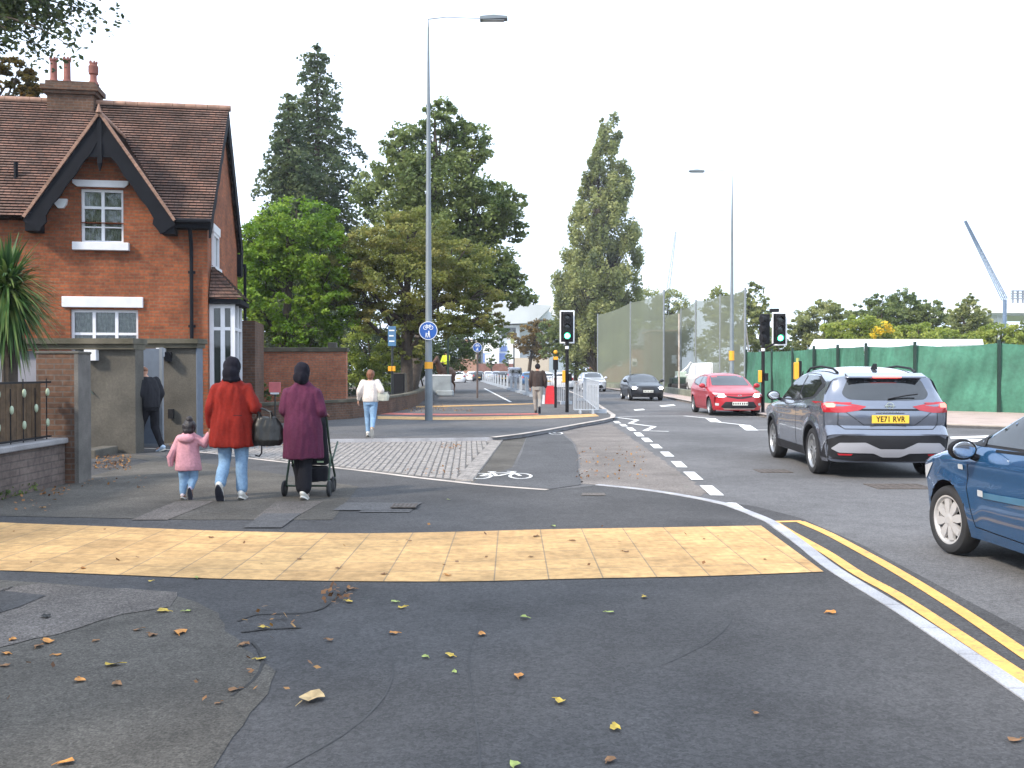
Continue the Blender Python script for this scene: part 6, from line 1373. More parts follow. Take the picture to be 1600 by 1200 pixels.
def seam(root, cname, pts, w_=.005, nm='seam'):
    co = [c for c in root.children if c.name.startswith(cname)][0]; bv = BVHTree.FromPolygons([v.co for v in co.data.vertices], [list(p.vertices) for p in co.data.polygons]); out = []
    for x, z in pts:
        h = bv.ray_cast(Vector((x, -2, z)), Vector((0, 1, 0)))
        if h[0] is not None: out.append(h[0]+Vector((0, .001, 0)))
    q = MB(); q.tube(out, w_*.5, 5); q.build(nm, co.data.materials[0], root, True)
seam(rw, 'coat', [(.0, 1.40-.035*k) for k in range(22)]); seam(rw, 'coat', [(-.17+.02*k, 1.30-.012*math.sin(k/17*math.pi)) for k in range(18)]); seam(rw, 'coat', [(-.24+.02*k, .665) for k in range(25)], .006)
hb = thing('handbag', 'large black handbag hanging from the arm of the woman in red', 'handbag', rw.location+Vector((.40, .02, .68)))
mb = MB(); loft(mb, [(0, 0, -.04, .165, .08, 0), (0, 0, .03, .21, .10, 0), (0, 0, .20, .185, .08, 0), (0, 0, .30, .12, .05, 0)], 20); melt(mb, 'bag_body', m['leather'], hb, .010, 3, .012, 12)
q = MB()
for yy in (-.05, .05): q.tube([(-.07, yy, .28), (-.10, yy*.5, .39), (-.13, 0, .40), (-.06, -yy*.3, .40), (.05, yy*.5, .36), (.07, yy, .27)], .011, 6)
q.build('handles', m['leather'], hb, True)
q = MB(); q.tube([(-.04, -.07, .06), (-.04, -.08, -.12), (-.07, -.07, -.16), (-.12, -.05, -.15)], .009, 6); q.build('strap', m['dark_cloth'], hb, True)
# child in pink
p = G(309, 780, FZ); k = .56
J = dict(head=(.02, .0, .85), neck=(.01, -.01, .765), shL=(-.095, 0, .735), shR=(.105, 0, .735), elL=(-.15, -.01, .60), wrL=(-.165, .05, .48), elR=(.19, .0, .66), wrR=(.245, .03, .78), hdR=(.2, .1, 1), pmR=(-1, 0, 0), hipL=(-.05, 0, .46), hipR=(.05, 0, .46), knL=(-.055, .02, .25), anL=(-.05, -.04, .065), toeL=(-.05, .03, .03), knR=(.055, .03, .26), anR=(.045, -.06, .13), toeR=(.045, -.03, .05))
ch_, V = figure('person', 'child in pink', p, R(3), J, m['skin_dark'], hs=.58, headr=.078, vox=.009)
ch_['label'] = 'small child in a pink hooded coat holding the hand of the woman in red'
ch_.location = (rw.location.x-.275-.262, rw.location.y+.03, FZ)
trousers(V, m['denim'], ch_, .76, .85, .010, .02)
def hood(mb): mb.ball((0, -.085, .73), (.105, .05, .055)); mb.ball((.01, .0, .775), (.085, .085, .03))
coat(V, ch_, m['pink'], .38, [(0, .01, .345, .155, .12, 0), (0, 0, .40, .150, .118, 0), (0, 0, .55, .128, .10, 0), (0, 0, .68, .122, .09, 0), (0, 0, .74, .10, .075, 0), (0, 0, .775, .055, .05, 0)], {'L': (.052, .047, .042), 'R': (.052, .047, .042)}, cr=.010, extra=hood, vox=.010, k=.6)
mb = MB(); mb.ball((.02, -.012, .868), (.078, .088, .085)); mb.ball((.03, -.04, .955), (.038, .038, .036)); mb.ball((.02, -.05, .82), (.065, .05, .05)); melt(mb, 'hair', m['hair'], ch_, .008, 2, .008, 30)
shoe(V, 'L', ch_, M('pale pink shoe', (.6, .5, .5), .5), m['shoe_white'], .60); shoe(V, 'R', ch_, M('lilac shoe', (.42, .38, .5), .5), m['sole_dark'], .60)
q = MB(); q.tube([(-.155, -.03, .60), (-.20, -.02, .50), (-.20, .0, .40)], [.035, .045, .03], 8); q.build('coat_belt', m['pink'], ch_, True)
# woman in purple with the pushchair
p = G(473, 781, FZ)
J = dict(head=(0, .03, 1.50), neck=(0, .01, 1.37), shL=(-.155, 0, 1.28), shR=(.155, 0, 1.28), elL=(-.215, -.02, 1.06), wrL=(-.20, .22, 1.0), hdL=(0, 1, 0), pmL=(0, 0, -1), elR=(.215, -.02, 1.06), wrR=(.20, .22, 1.0), hdR=(0, 1, 0), pmR=(0, 0, -1), hipL=(-.085, 0, .85), hipR=(.085, 0, .85), knL=(-.06, .12, .48), anL=(-.05, .22, .12), toeL=(-.05, .36, .06), knR=(.04, .01, .45), anR=(.02, -.03, .10), toeR=(.02, .10, .045))
pw, V = figure('person', 'woman in a long purple coat and black headscarf pushing a pushchair', p, R(-2), J, m['skin_dark'])
trousers(V, m['dark_cloth'], pw, 1.0, 1.6, up=.05)
coat(V, pw, m['purple_wool'], .47, [(0, .03, .49, .235, .20, 0), (0, .02, .58, .235, .19, 0), (0, 0, .80, .225, .175, 0), (0, 0, 1.02, .205, .15, 0), (0, 0, 1.17, .200, .14, 0), (0, 0, 1.27, .190, .130, 0), (0, 0, 1.34, .145, .11, 0), (0, .01, 1.395, .088, .08, 0), (0, .02, 1.43, .075, .07, 0)], {'L': (.078, .066, .052), 'R': (.078, .066, .052)}, cr=.024)
mb = MB(); mb.ball((0, .01, 1.515), (.098, .115, .12)); mb.ball((0, -.05, 1.45), (.092, .085, .09)); melt(mb, 'headscarf', m['headscarf'], pw, .011, 3, .016, 13)
shoe(V, 'L', pw, m['shoe_white'], m['shoe_white']); shoe(V, 'R', pw, m['shoe_white'], m['shoe_white'])
seam(pw, 'coat', [(.0, 1.34-.035*k) for k in range(24)]); seam(pw, 'coat', [(-.2+.02*k, .53) for k in range(21)], .006)
st = thing('pushchair', 'dark green framed pushchair pushed by the woman in purple', 'pushchair', pw.location+Vector((-.01, .42, 0)), R(-2)); q = MB()
for sg in (-1, 1):
    q.tube([(sg*.235, -.16, 1.0), (sg*.245, -.12, .92), (sg*.25, .02, .55), (sg*.25, .30, .20)], .014, 8); q.tube([(sg*.25, .05, .50), (sg*.26, -.12, .12)], .014, 8); q.tube([(sg*.24, .1, .35), (sg*.24, .5, .62)], .012, 6)
q.tube([(-.235, -.16, 1.0), (.235, -.16, 1.0)], .018, 8); q.tube([(-.26, -.12, .13), (.26, -.12, .13)], .013, 6); q.tube([(-.25, .32, .16), (.25, .32, .16)], .012, 6); q.build('frame', M('dark green frame', (.035, .06, .04), .4, metal=.4), st, True)
wt = MB(); wt.lathe([(.05, -.02), (.085, -.02), (.098, -.008), (.098, .008), (.085, .02), (.05, .02)], 24, 0, Matrix.Rotation(R(90), 4, 'Y')); wm = wt.mesh('wheel', m['rubber'], True); hb_ = MB(); hb_.lathe([(.001, -.016), (.055, -.016), (.055, .016), (.001, .016)], 16, 0, Matrix.Rotation(R(90), 4, 'Y')); hm = hb_.mesh('hub', m['dark_metal'])
for x, y in ((-.275, -.12), (.275, -.12), (-.22, .34), (.22, .34)): o = link('wheel', wm, st); o.location = (x, y, .098); link('hub', hm, o)
mb = MB(); loft(mb, [(0, .1, .16, .19, .17, 0), (0, .08, .34, .21, .19, 0)], 18); melt(mb, 'basket', m['dark_cloth'], st, .014, 3, .012, 9); mb = MB(); loft(mb, [(0, .25, .36, .19, .2, 0), (0, .15, .6, .2, .16, 0), (0, .08, .88, .19, .15, 0), (0, .16, 1.0, .17, .14, 0)], 18); melt(mb, 'seat', m['dark_cloth'], st, .014, 3, .01, 9)
q = MB(); q.ball((-.12, -.10, .32), (.022, .01, .02), 6); q.box((-.17, -.105, .40), (-.05, -.10, .43)); q.box((.12, -.105, .41), (.2, -.10, .43)); q.build('tag', M('pale green tag', (.35, .45, .28), .5), st)
# person in white top
p = G(579, 683, .09); J = dict(head=(.0, .0, 1.37), neck=(0, 0, 1.26), shL=(-.15, 0, 1.22), shR=(.15, 0, 1.22), elL=(-.23, -.04, 1.02), wrL=(-.27, .08, .82), elR=(.24, -.06, 1.03), wrR=(.22, .10, .92), hipL=(-.075, 0, .80), hipR=(.075, 0, .80), knL=(-.07, .08, .44), anL=(-.06, .02, .10), toeL=(-.06, .14, .05), knR=(.06, -.02, .42), anR=(.05, -.22, .20), toeR=(.05, -.12, .06))
wp, V = figure('person', 'person in a cream top and pale jeans walking away past the railing, brown hair', p, R(4), J, m['skin'], hands=True)
trousers(V, m['denim'], wp, .88, .9); coat(V, wp, m['cream'], .75, [(0, 0, .78, .17, .13, 0), (0, 0, .86, .185, .14, 0), (0, 0, 1.05, .18, .13, 0), (0, 0, 1.18, .165, .115, 0), (0, 0, 1.25, .08, .07, 0)], {'L': (.078, .068, .048), 'R': (.078, .070, .05)}, name='top', cr=.016)
mb = MB(); mb.ball((0, -.01, 1.39), (.09, .105, .105)); mb.ball((0, -.04, 1.34), (.075, .07, .07)); melt(mb, 'hair', m['hair_brown'], wp, .010, 3, .01, 22); shoe(V, 'L', wp, m['shoe_white'], m['shoe_white'], .9); shoe(V, 'R', wp, M('tan shoe', (.35, .22, .12), .6), m['shoe_white'], .9)
tb = thing('shoulder_bag', 'pale canvas shoulder bag on the right of the person in the cream top', 'bag', wp.location+Vector((.26, -.02, .80))); mb = MB(); loft(mb, [(0, 0, 0, .15, .05, 0), (0, 0, .1, .17, .06, 0), (0, 0, .2, .13, .04, 0)], 16); melt(mb, 'bag_body', cloth('canvas', (.40, .40, .34)), tb, .012, 3, .01, 10); q = MB(); q.tube([(-.1, 0, .18), (-.13, .05, .42), (-.09, 0, .44), (.05, 0, .2)], .012, 6); q.build('strap', m['dark_cloth'], tb)
# far man
p = G(840, 646, .09); J = dict(head=(0, .02, 1.58), neck=(0, 0, 1.46), shL=(-.19, 0, 1.41), shR=(.19, 0, 1.41), elL=(-.24, -.03, 1.13), wrL=(-.25, .06, .90), elR=(.26, -.03, 1.13), wrR=(.27, .05, .90), hipL=(-.09, 0, .90), hipR=(.09, 0, .90), knL=(-.08, .08, .50), anL=(-.06, .06, .09), toeL=(-.06, .2, .05), knR=(.09, -.02, .48), anR=(.06, -.18, .20), toeR=(.06, -.08, .05))
fm, V = figure('person', 'man in dark cap, brown jacket and grey joggers walking away left of the traffic light', p, 0, J, m['skin'], vox=.013)
trousers(V, m['grey_cloth'], fm, 1.05, 1.0); coat(V, fm, m['brown_cloth'], .9, [(0, 0, .92, .19, .14, 0), (0, 0, 1.0, .20, .15, 0), (0, 0, 1.25, .215, .15, 0), (0, 0, 1.38, .20, .13, 0), (0, 0, 1.46, .09, .08, 0)], {'L': (.085, .075, .055), 'R': (.085, .075, .055)}, name='jacket', cr=.014)
mb = MB(); mb.ball((0, .01, 1.61), (.095, .115, .10)); mb.ball((0, .0, 1.65), (.06, .07, .07)); melt(mb, 'cap', m['dark_cloth'], fm, .011, 3); shoe(V, 'L', fm, m['leather'], m['sole_dark']); shoe(V, 'R', fm, m['leather'], m['sole_dark'])
# man going in at the gate
p = Vector((W(231, 17.9), 17.95, .02)); J = dict(head=(.0, .16, 1.50), neck=(0, .08, 1.40), shL=(-.19, .05, 1.36), shR=(.19, .03, 1.36), elL=(-.23, .0, 1.10), wrL=(-.22, .1, .88), elR=(.23, -.05, 1.10), wrR=(.24, .04, .86), hipL=(-.09, -.04, .88), hipR=(.09, -.04, .88), knL=(-.09, .12, .50), anL=(-.09, .16, .09), toeL=(-.09, .30, .05), knR=(.09, -.05, .47), anR=(.09, -.24, .10), toeR=(.09, -.12, .045))
dm, V = figure('person', 'man in black jacket and dark trousers turning in at the gate behind the concrete pier', p, R(62), J, m['skin'])
trousers(V, m['dark_cloth'], dm, 1.0, 1.0); coat(V, dm, cloth('black jacket', (.02, .02, .024)), .85, [(0, -.04, .84, .19, .15, 0), (0, -.03, .95, .20, .155, 0), (0, .0, 1.2, .215, .155, 0), (0, .04, 1.34, .20, .13, 0), (0, .06, 1.42, .09, .08, 0)], {'L': (.085, .075, .055), 'R': (.085, .075, .055)}, name='jacket', cr=.018)
mb = MB(); mb.ball((0, .15, 1.545), (.080, .097, .07)); melt(mb, 'hair', m['hair_brown'], dm, .011, 2); shoe(V, 'L', dm, m['shoe_white'], m['shoe_white']); shoe(V, 'R', dm, M('blue white shoe', (.4, .5, .62), .5), m['shoe_white'])
# two people beyond the crossover
for px, dy, hc, jk, hr, lb_ in ((1264, 0, 'hair_brown', 'dark_cloth', .0, 'brown haired person on the right footway whose head shows left above the grey crossover roof'), (1279, 1.0, 'cream', 'grey_cloth', .02, 'fair haired person on the right footway just right of the brown haired one')):
    Y = 40+dy; p = Vector(((px-800)/F*Y, Y, .1)); J = dict(head=(0, .02, 1.58), neck=(0, 0, 1.46), shL=(-.18, 0, 1.41), shR=(.18, 0, 1.41), elL=(-.23, -.03, 1.13), wrL=(-.25, .06, .90), elR=(.24, -.03, 1.13), wrR=(.25, .05, .90), hipL=(-.09, 0, .90), hipR=(.09, 0, .90), knL=(-.09, .03, .48), anL=(-.09, .0, .09), toeL=(-.09, .14, .05), knR=(.09, -.02, .48), anR=(.09, -.06, .09), toeR=(.09, .08, .05))
    o, V = figure('person', lb_, p, R(170 if px < 1270 else 150), J, m['skin'], vox=.014); trousers(V, m['dark_cloth'], o); coat(V, o, m[jk], .9, [(0, 0, .92, .19, .14, 0), (0, 0, 1.25, .21, .15, 0), (0, 0, 1.38, .20, .13, 0), (0, 0, 1.46, .09, .08, 0)], {'L': (.085, .075, .055), 'R': (.085, .075, .055)}, name='jacket')
    mb = MB(); mb.ball((0, -.01, 1.625), (.088, .10, .085)); melt(mb, 'hair', m['hair_brown'] if px < 1270 else M('fair hair', (.45, .33, .2), .6), o, .012, 2); shoe(V, 'L', o, m['leather'], m['sole_dark']); shoe(V, 'R', o, m['leather'], m['sole_dark'])
# mounted rider beyond the site barrier
hp = Vector(((697-800)/F*60, 60, .09)); ho = thing('horse', 'brown horse standing far off behind the site barrier under the trees', 'horse', hp, R(150)); mb = MB(); s_ = 1.12
loft(mb, [(0, 0, .9*s_, .2, .5, 0), (0, 0, 1.1*s_, .29, .78, 0), (0, 0, 1.35*s_, .29, .80, 0), (0, 0, 1.52*s_, .18, .62, 0)], 20)
capsule(mb, (0, .62, 1.35*s_), (0, 1.05, 1.95*s_), .25, .13); capsule(mb, (0, 1.05, 1.98*s_), (0, 1.48, 1.70*s_), .12, .07)
for sx_ in (-.17, .17):
    capsule(mb, (sx_, .58, 1.05*s_), (sx_, .60, .52*s_), .12, .065); capsule(mb, (sx_, .60, .52*s_), (sx_, .60, .08), .055, .045)
    capsule(mb, (sx_, -.55, 1.15*s_), (sx_, -.48, .72*s_), .20, .10); capsule(mb, (sx_, -.48, .72*s_), (sx_, -.72, .50*s_), .085, .065); capsule(mb, (sx_, -.72, .50*s_), (sx_, -.66, .08), .055, .045)
    capsule(mb, (sx_*.35, 1.0, 2.05*s_), (sx_*.4, .98, 2.18*s_), .04, .015)
capsule(mb, (0, -.80, 1.35*s_), (0, -.98, .75*s_), .06, .05); melt(mb, 'body', M('brown horse coat', (.10, .045, .025), .6), ho, .03, 3)
J = dict(head=(0, .02, .86), neck=(0, 0, .72), shL=(-.2, 0, .66), shR=(.2, 0, .66), elL=(-.25, .1, .38), wrL=(-.12, .36, .28), elR=(.25, .1, .38), wrR=(.12, .36, .28), hipL=(-.12, 0, .12), hipR=(.12, 0, .12), knL=(-.30, .32, -.1), anL=(-.34, .18, -.55), toeL=(-.34, .32, -.6), knR=(.30, .32, -.1), anR=(.34, .18, -.55), toeR=(.34, .32, -.6))
rd, V = figure('person', 'rider in a yellow high visibility jacket sitting on the far brown horse', hp+Vector((0, 0, 1.72)), R(150), J, m['skin'], vox=.016); trousers(V, m['dark_cloth'], rd); m['hivis'] = M('high visibility yellow', (.62, .72, .04), .6)
coat(V, rd, m['hivis'], 0, [(0, 0, .14, .21, .17, 0), (0, 0, .4, .22, .16, 0), (0, 0, .62, .21, .14, 0), (0, 0, .72, .09, .08, 0)], {'L': (.09, .08, .06), 'R': (.09, .08, .06)}, name='jacket', vox=.016); mb = MB(); mb.ball((0, .01, .90), (.11, .13, .10)); melt(mb, 'helmet', m['dark_cloth'], rd, .014, 2)
# ------------------------------------------------------------ trees and plants
def E(px, py, Y, rx, rz, ry=None): c = A(px, py, Y); k = Y/F; return (tuple(c), (rx*k, (ry or rx)*k, rz*k))
LM = dict(
    dark=leafmat('dark conifer foliage', (.038, .062, .034), (.082, .118, .055), (.16, .19, .075)),
    green=leafmat('bright green foliage', (.065, .14, .012), (.16, .275, .026), (.30, .40, .055)),
    mid=leafmat('mid green foliage', (.07, .11, .035), (.155, .205, .065), (.27, .31, .11)),
    olive=leafmat('olive brown foliage', (.11, .14, .03), (.22, .24, .06), (.35, .31, .10)),
    pale=leafmat('grey green foliage', (.13, .16, .065), (.26, .29, .11), (.42, .43, .18)),
    hedge=leafmat('shrub foliage', (.12, .17, .03), (.26, .32, .06), (.42, .44, .10)),
    autumn=leafmat('autumn foliage', (.09, .07, .02), (.18, .12, .035), (.30, .20, .06)))
conifer('conifer_tree', 'tall dark pointed conifer rising above the other trees left of the lamp', (A(497, 579, 62).x, 62, 0), A(497, 74, 62).z, 5.6, LM['dark'], leaf=.34, levels=44, dens=1.25, irregular=.3, topw=.42)
conifer('conifer_tree', 'shorter drooping conifer overlapping the left side of the tall dark one', (A(452, 579, 57).x, 57, 0), A(456, 150, 57).z, 4.0, LM['dark'], leaf=.32, levels=36, dens=1.5, droop=.6, irregular=.25, topw=.35)
Y = 52; tree('broadleaf_tree', 'big mid green broadleaf tree behind the lamp column with ragged branches to the right', 'tree', (A(640, 579, Y).x, Y, 0), [E(690, 190, Y, 34, 38), E(735, 225, Y, 40, 40), E(640, 235, Y, 48, 42), E(690, 290, Y, 85, 60), E(610, 310, Y, 62, 60), E(760, 330, Y, 62, 55), E(795, 320, Y, 32, 24), E(800, 360, Y, 26, 22), E(680, 390, Y, 100, 70), E(755, 420, Y, 55, 60), E(790, 450, Y, 42, 36), E(822, 468, Y, 22, 14)], .30, LM['mid'], dens=170, trunk_r=.42, clumps=110, cr=.27, shell=.4)
Y = 40; tree('broadleaf_tree', 'bright green leafy tree beside the brick house', 'tree', (A(440, 579, Y).x, Y, 0), [E(470, 350, Y, 70, 42), E(420, 390, Y, 55, 55), E(500, 400, Y, 55, 60), E(440, 460, Y, 70, 70), E(390, 470, Y, 30, 60), E(520, 470, Y, 45, 60), E(410, 420, Y, 45, 60), E(480, 520, Y, 60, 35)], .22, LM['green'], dens=230, trunk_r=.25, clumps=120, cr=.24, shell=.5)
Y = 41; tree('broadleaf_tree', 'wide spreading olive brown tree in front of the taller trees', 'tree', (A(635, 579, Y).x, Y, 0), [E(640, 370, Y, 95, 42), E(590, 385, Y, 70, 34), E(545, 425, Y, 60, 36), E(520, 465, Y, 40, 26), E(570, 410, Y, 75, 45), E(700, 410, Y, 80, 45), E(640, 440, Y, 110, 50), E(560, 460, Y, 55, 35), E(740, 460, Y, 55, 38), E(700, 490, Y, 70, 32), E(600, 500, Y, 60, 28), E(755, 500, Y, 40, 30), E(690, 512, Y, 66, 22), E(640, 545, Y, 40, 26), E(640, 340, Y, 45, 22)], .17, LM['olive'], dens=330, trunk_r=.28, clumps=120, cr=.20, flat=.45, shell=.5)
Y = 66; tree('broadleaf_tree', 'dark low tree filling the shade under the spreading olive tree', 'tree', (A(560, 579, Y).x, Y, 0), [E(600, 520, Y, 70, 50), E(680, 540, Y, 60, 45), E(740, 520, Y, 50, 40), E(520, 530, Y, 50, 45), E(640, 560, Y, 60, 34), E(710, 555, Y, 45, 28), E(770, 525, Y, 30, 24)], .22, LM['mid'], dens=120, trunk_r=.2, clumps=80)
Y = 45; tree('laurel_bush', 'large bright leaved bush behind the railing and blue direction sign', 'bush', (A(575, 600, Y).x, Y, 0), [E(575, 540, Y, 42, 36), E(560, 575, Y, 45, 30), E(620, 550, Y, 30, 30), E(600, 585, Y, 45, 28)], .16, LM['hedge'], dens=330, trunk_r=.06, clumps=120, limbs=True)
Y = 40; tree('evergreen_bush', 'dark evergreen bushes over the orange garden wall', 'bush', (A(490, 600, Y).x, Y, 0), [E(490, 520, Y, 28, 42), E(450, 520, Y, 30, 40), E(410, 520, Y, 26, 45)], .16, LM['mid'], dens=150, trunk_r=.06, clumps=90)
Y = 68; tree('evergreen_bush', 'dark shrubs behind the cabinet and site barrier in the tree shade', 'bush', (A(660, 600, Y).x, Y, 0), [E(650, 570, Y, 50, 30), E(690, 570, Y, 32, 24), E(620, 580, Y, 50, 28)], .18, LM['dark'], dens=170, trunk_r=.06, clumps=90)
Y = 29; tree('shrub', 'small dark leaved shrub beside the pink notice', 'shrub', (A(405, 600, Y).x, Y, 0), [E(405, 605, Y, 18, 22), E(385, 600, Y, 14, 22), E(425, 618, Y, 22, 10)], .12, LM['mid'], dens=420, trunk_r=.03, clumps=130)
def poplar(name, label, Yd, pxc, tip, base, prof, mat_, leaf, n=150, seed=0):
    b = Vector((A(pxc, 579, Yd).x, Yd, 0)); root = thing(name, label, 'tree', b); k = Yd/F; P = []; K = []; H = A(pxc, tip, Yd).z; t = MB(); t.tube([(0, 0, 0), (0, 0, H*.5), (0, 0, H*.86)], [.35, .2, .03], 8)
    ys = [p[0] for p in prof]; l_ = [p[1] for p in prof]; r_ = [p[2] for p in prof]
    for i in range(n):
        f = random.random()**.8; py = tip+(base-tip)*f; hl = (pxc-np.interp(py, ys, l_))*k; hr = (np.interp(py, ys, r_)-pxc)*k; th = random.uniform(0, 2*math.pi); rr = (hr if math.cos(th) > 0 else hl)
        u = random.uniform(.1, 1.05)**.5; z = A(pxc, py, Yd).z; c = np.array([math.cos(th)*rr*u, math.sin(th)*(hl+hr)/2*u, z]); s_ = (.38+.17*rr)*random.uniform(.6, 1.15); m_ = int(170*s_+40)
        v = rng.normal(size=(m_, 3)); v /= np.linalg.norm(v, axis=1)[:, None]; v *= (rng.uniform(0, 1, m_)**.5)[:, None]; P.append(c+v*np.array([s_*.8, s_*.8, s_*1.25])); K.append(np.full(m_, random.random()))
        if f > .14: t.tube([(0, 0, max(1, z-rr*1.4)), tuple(c)], [.09, .02], 5, cap=False)
    link('crown', leaf_mesh('crown', np.vstack(P), leaf*.85, mat_, clump=np.concatenate(K)), root); t.build('trunk', m['bark'], root); return root
poplar('poplar_tree', 'tall tapering pointed tree standing alone in the middle distance', 108, 935, 186, 560, [(186, 953, 965), (215, 938, 972), (260, 915, 980), (330, 895, 990), (400, 878, 998), (440, 865, 1003), (500, 872, 1000), (560, 880, 990)], LM['pale'], .42, 360)
Y = 112; tree('broadleaf_tree', 'dark low tree at the foot of the tall pointed tree', 'tree', (A(900, 579, Y).x, Y, 0), [E(890, 520, Y, 40, 50), E(915, 550, Y, 45, 45), E(955, 500, Y, 45, 40), E(860, 530, Y, 22, 35)], .4, LM['mid'], dens=60, trunk_r=.3, clumps=60)
Y = 120; tree('broadleaf_tree', 'autumn tinted tree left of the traffic light over the beige wall', 'tree', (A(825, 579, Y).x, Y, 0), [E(822, 530, Y, 30, 22), E(845, 520, Y, 22, 30), E(840, 550, Y, 28, 16)], .45, LM['autumn'], dens=45, trunk_r=.25, clumps=50)
Y = 136; tree('broadleaf_tree', 'round tree behind the highest corner of the netting', 'tree', (A(1040, 579, Y).x, Y, 0), [E(1010, 478, Y, 38, 28), E(1048, 480, Y, 32, 30), E(1062, 505, Y, 24, 35), E(985, 500, Y, 40, 35), E(1035, 530, Y, 50, 40)], .42, LM['pale'], dens=50, trunk_r=.3, clumps=60)
Y = 84; tree('broadleaf_tree', 'grey green tree behind the distant lamp column', 'tree', (A(1150, 579, Y).x, Y, 0), [E(1122, 478, Y, 28, 34), E(1175, 470, Y, 26, 30), E(1150, 500, Y, 48, 42), E(1140, 545, Y, 60, 40), E(1190, 520, Y, 25, 45)], .36, LM['pale'], dens=70, trunk_r=.3, clumps=80)
HB = [(1215, 540, 22, 45, 78, 'mid', 'bushy tree just right of the traffic light over the green fence'), (1285, 510, 50, 42, 80, 'pale', 'rounded ochre green tree over the left end of the white canopy'), (1340, 520, 60, 28, 66, 'hedge', 'low bright bush above the white canopy with yellow flowers beside it'), (1375, 492, 45, 32, 84, 'mid', 'mid green tree over the middle of the white canopy'), (1410, 490, 42, 38, 86, 'mid', 'taller green tree rising right of the middle of the canopy'), (1455, 505, 40, 35, 84, 'mid', 'dark green tree over the right half of the white canopy'), (1515, 500, 38, 30, 76, 'pale', 'pointed tree near the right end of the canopy'), (1560, 530, 55, 26, 70, 'hedge', 'wide bush at the right edge over the green fence'), (1430, 528, 70, 22, 64, 'hedge', 'low hedge directly behind the white canopy'), (1620, 525, 40, 34, 74, 'mid', 'bush cut off by the right edge of the photo')]
for px, py, rx, rz, Y, k, lb_ in HB:
    el = [E(px, py, Y, rx*.8, rz), E(px-rx*.5, py+rz*.4, Y+1, rx*.5, rz*.7), E(px+rx*.5, py+rz*.4, Y-1, rx*.5, rz*.7), E(px+rx*.1, py-rz*.5, Y, rx*.5, rz*.6), E(px-rx*.6, py, Y+2, rx*.5, rz*.7), E(px+rx*.6, py, Y+2, rx*.5, rz*.7), E(px, py+rz*1.1, Y, rx*1.1, rz*.9), E(px-rx*.4, py+rz*.9, Y, rx*.7, rz*.6)]
    if px == 1515: el += [E(1513, 470, Y, 12, 14), E(1500, 485, Y, 18, 12)]
    tree('bushy_tree', lb_, 'tree', (A(px, 579, Y).x, Y, 0), el, .26, LM[k], dens=150, trunk_r=.15, clumps=70, group='trees over the green fence')
gy = leafmat('gorse flowers', (.5, .36, .02), (.7, .5, .03), (.8, .6, .06)); P = []; gb = A(1378, 579, 64)
for px, py in ((1370, 515), (1378, 520), (1388, 512), (1392, 517), (1383, 508), (1366, 525)):
    c = A(px, py, 63.2)-Vector((gb.x, 64, 0)); P += [tuple(np.array(c)+rng.normal(0, .12, 3)) for _ in range(34)]
go = thing('gorse_bush', 'yellow flowering bush top showing above the white canopy', 'bush', (gb.x, 64, 0)); link('flowers', leaf_mesh('flowers', np.array(P), .2, gy), go); st_ = MB(); st_.tube([(0, 0, 0), (0, 0, 3.9)], [.06, .02], 6); st_.build('stem', m['bark'], go)
# tree hanging over the top left corner, trunk behind the left wall
Y = 17.5; b = Vector((-14.2, 17.5, 0)); OT = thing('overhanging_tree', 'dark leaved tree whose branches hang into the top left corner', 'tree', b); P = []; K = []; t = MB()
hub = Vector((A(-150, 60, Y).x, 17.5, A(0, 60, Y).z)); t.tube([(0, 0, -.1), (.1, 0, 3), tuple(hub-b)], [.3, .24, .16], 10)
for (ex, ey, dn) in ((168, 34, 1.2), (150, 8, 1.4), (120, 45, 1.2), (112, 76, 1), (85, 14, 1.5), (70, 84, 1.2), (60, 40, 1.6), (40, 20, 1.6), (30, 66, 1.5), (20, 40, 1.5), (10, 78, 1.5), (0, 5, 2), (100, -20, 2), (60, -40, 2), (150, -30, 2), (30, -60, 2), (-40, 30, 2), (-60, -60, 2), (-90, 100, 2), (-120, -120, 2), (-200, 0, 2), (45, 4, 1.5), (95, 34, 1.0), (5, 22, 1.6)):
    e_ = A(ex, ey, Y+random.uniform(-1.2, 1.2)); m0 = hub.lerp(e_, .5)+Vector((0, random.uniform(-.4, .4), .5)); pts = [tuple(Vector(p)-b) for p in crom([tuple(hub), tuple(m0), tuple(e_.lerp(m0, .25)+Vector((0, 0, .12))), tuple(e_)], 14)]
    t.tube(pts, list(np.linspace(.05, .006, 14)), 5)
    for k in range(5, 14):
        for _ in range(int(9*dn)):
            sg = .10+.10*random.random(); o = np.array(pts[k])+rng.normal(0, 1, 3)*np.array([.20, .22, .12]); kk = random.random()
            for _ in range(3): P.append(o+rng.normal(0, .05, 3)); K.append(kk)
link('crown', leaf_mesh('crown', np.array(P), .105, leafmat('dark overhanging foliage', (.022, .035, .018), (.05, .075, .03), (.12, .13, .04)), clump=np.array(K)), OT); t.build('trunk', m['bark'], OT, True)
Y = 30; tree('autumn_tree', 'olive and rust leaved tree behind the chimney at the left edge', 'tree', (A(10, 579, Y).x-1, Y, 0), [E(20, 125, Y, 46, 32), E(-20, 150, Y, 60, 50), E(52, 140, Y, 24, 20), E(10, 105, Y, 40, 18), E(35, 150, Y, 40, 20)], .17, leafmat('rusty foliage', (.04, .045, .015), (.12, .09, .02), (.22, .12, .03)), dens=420, trunk_r=.25, clumps=70)
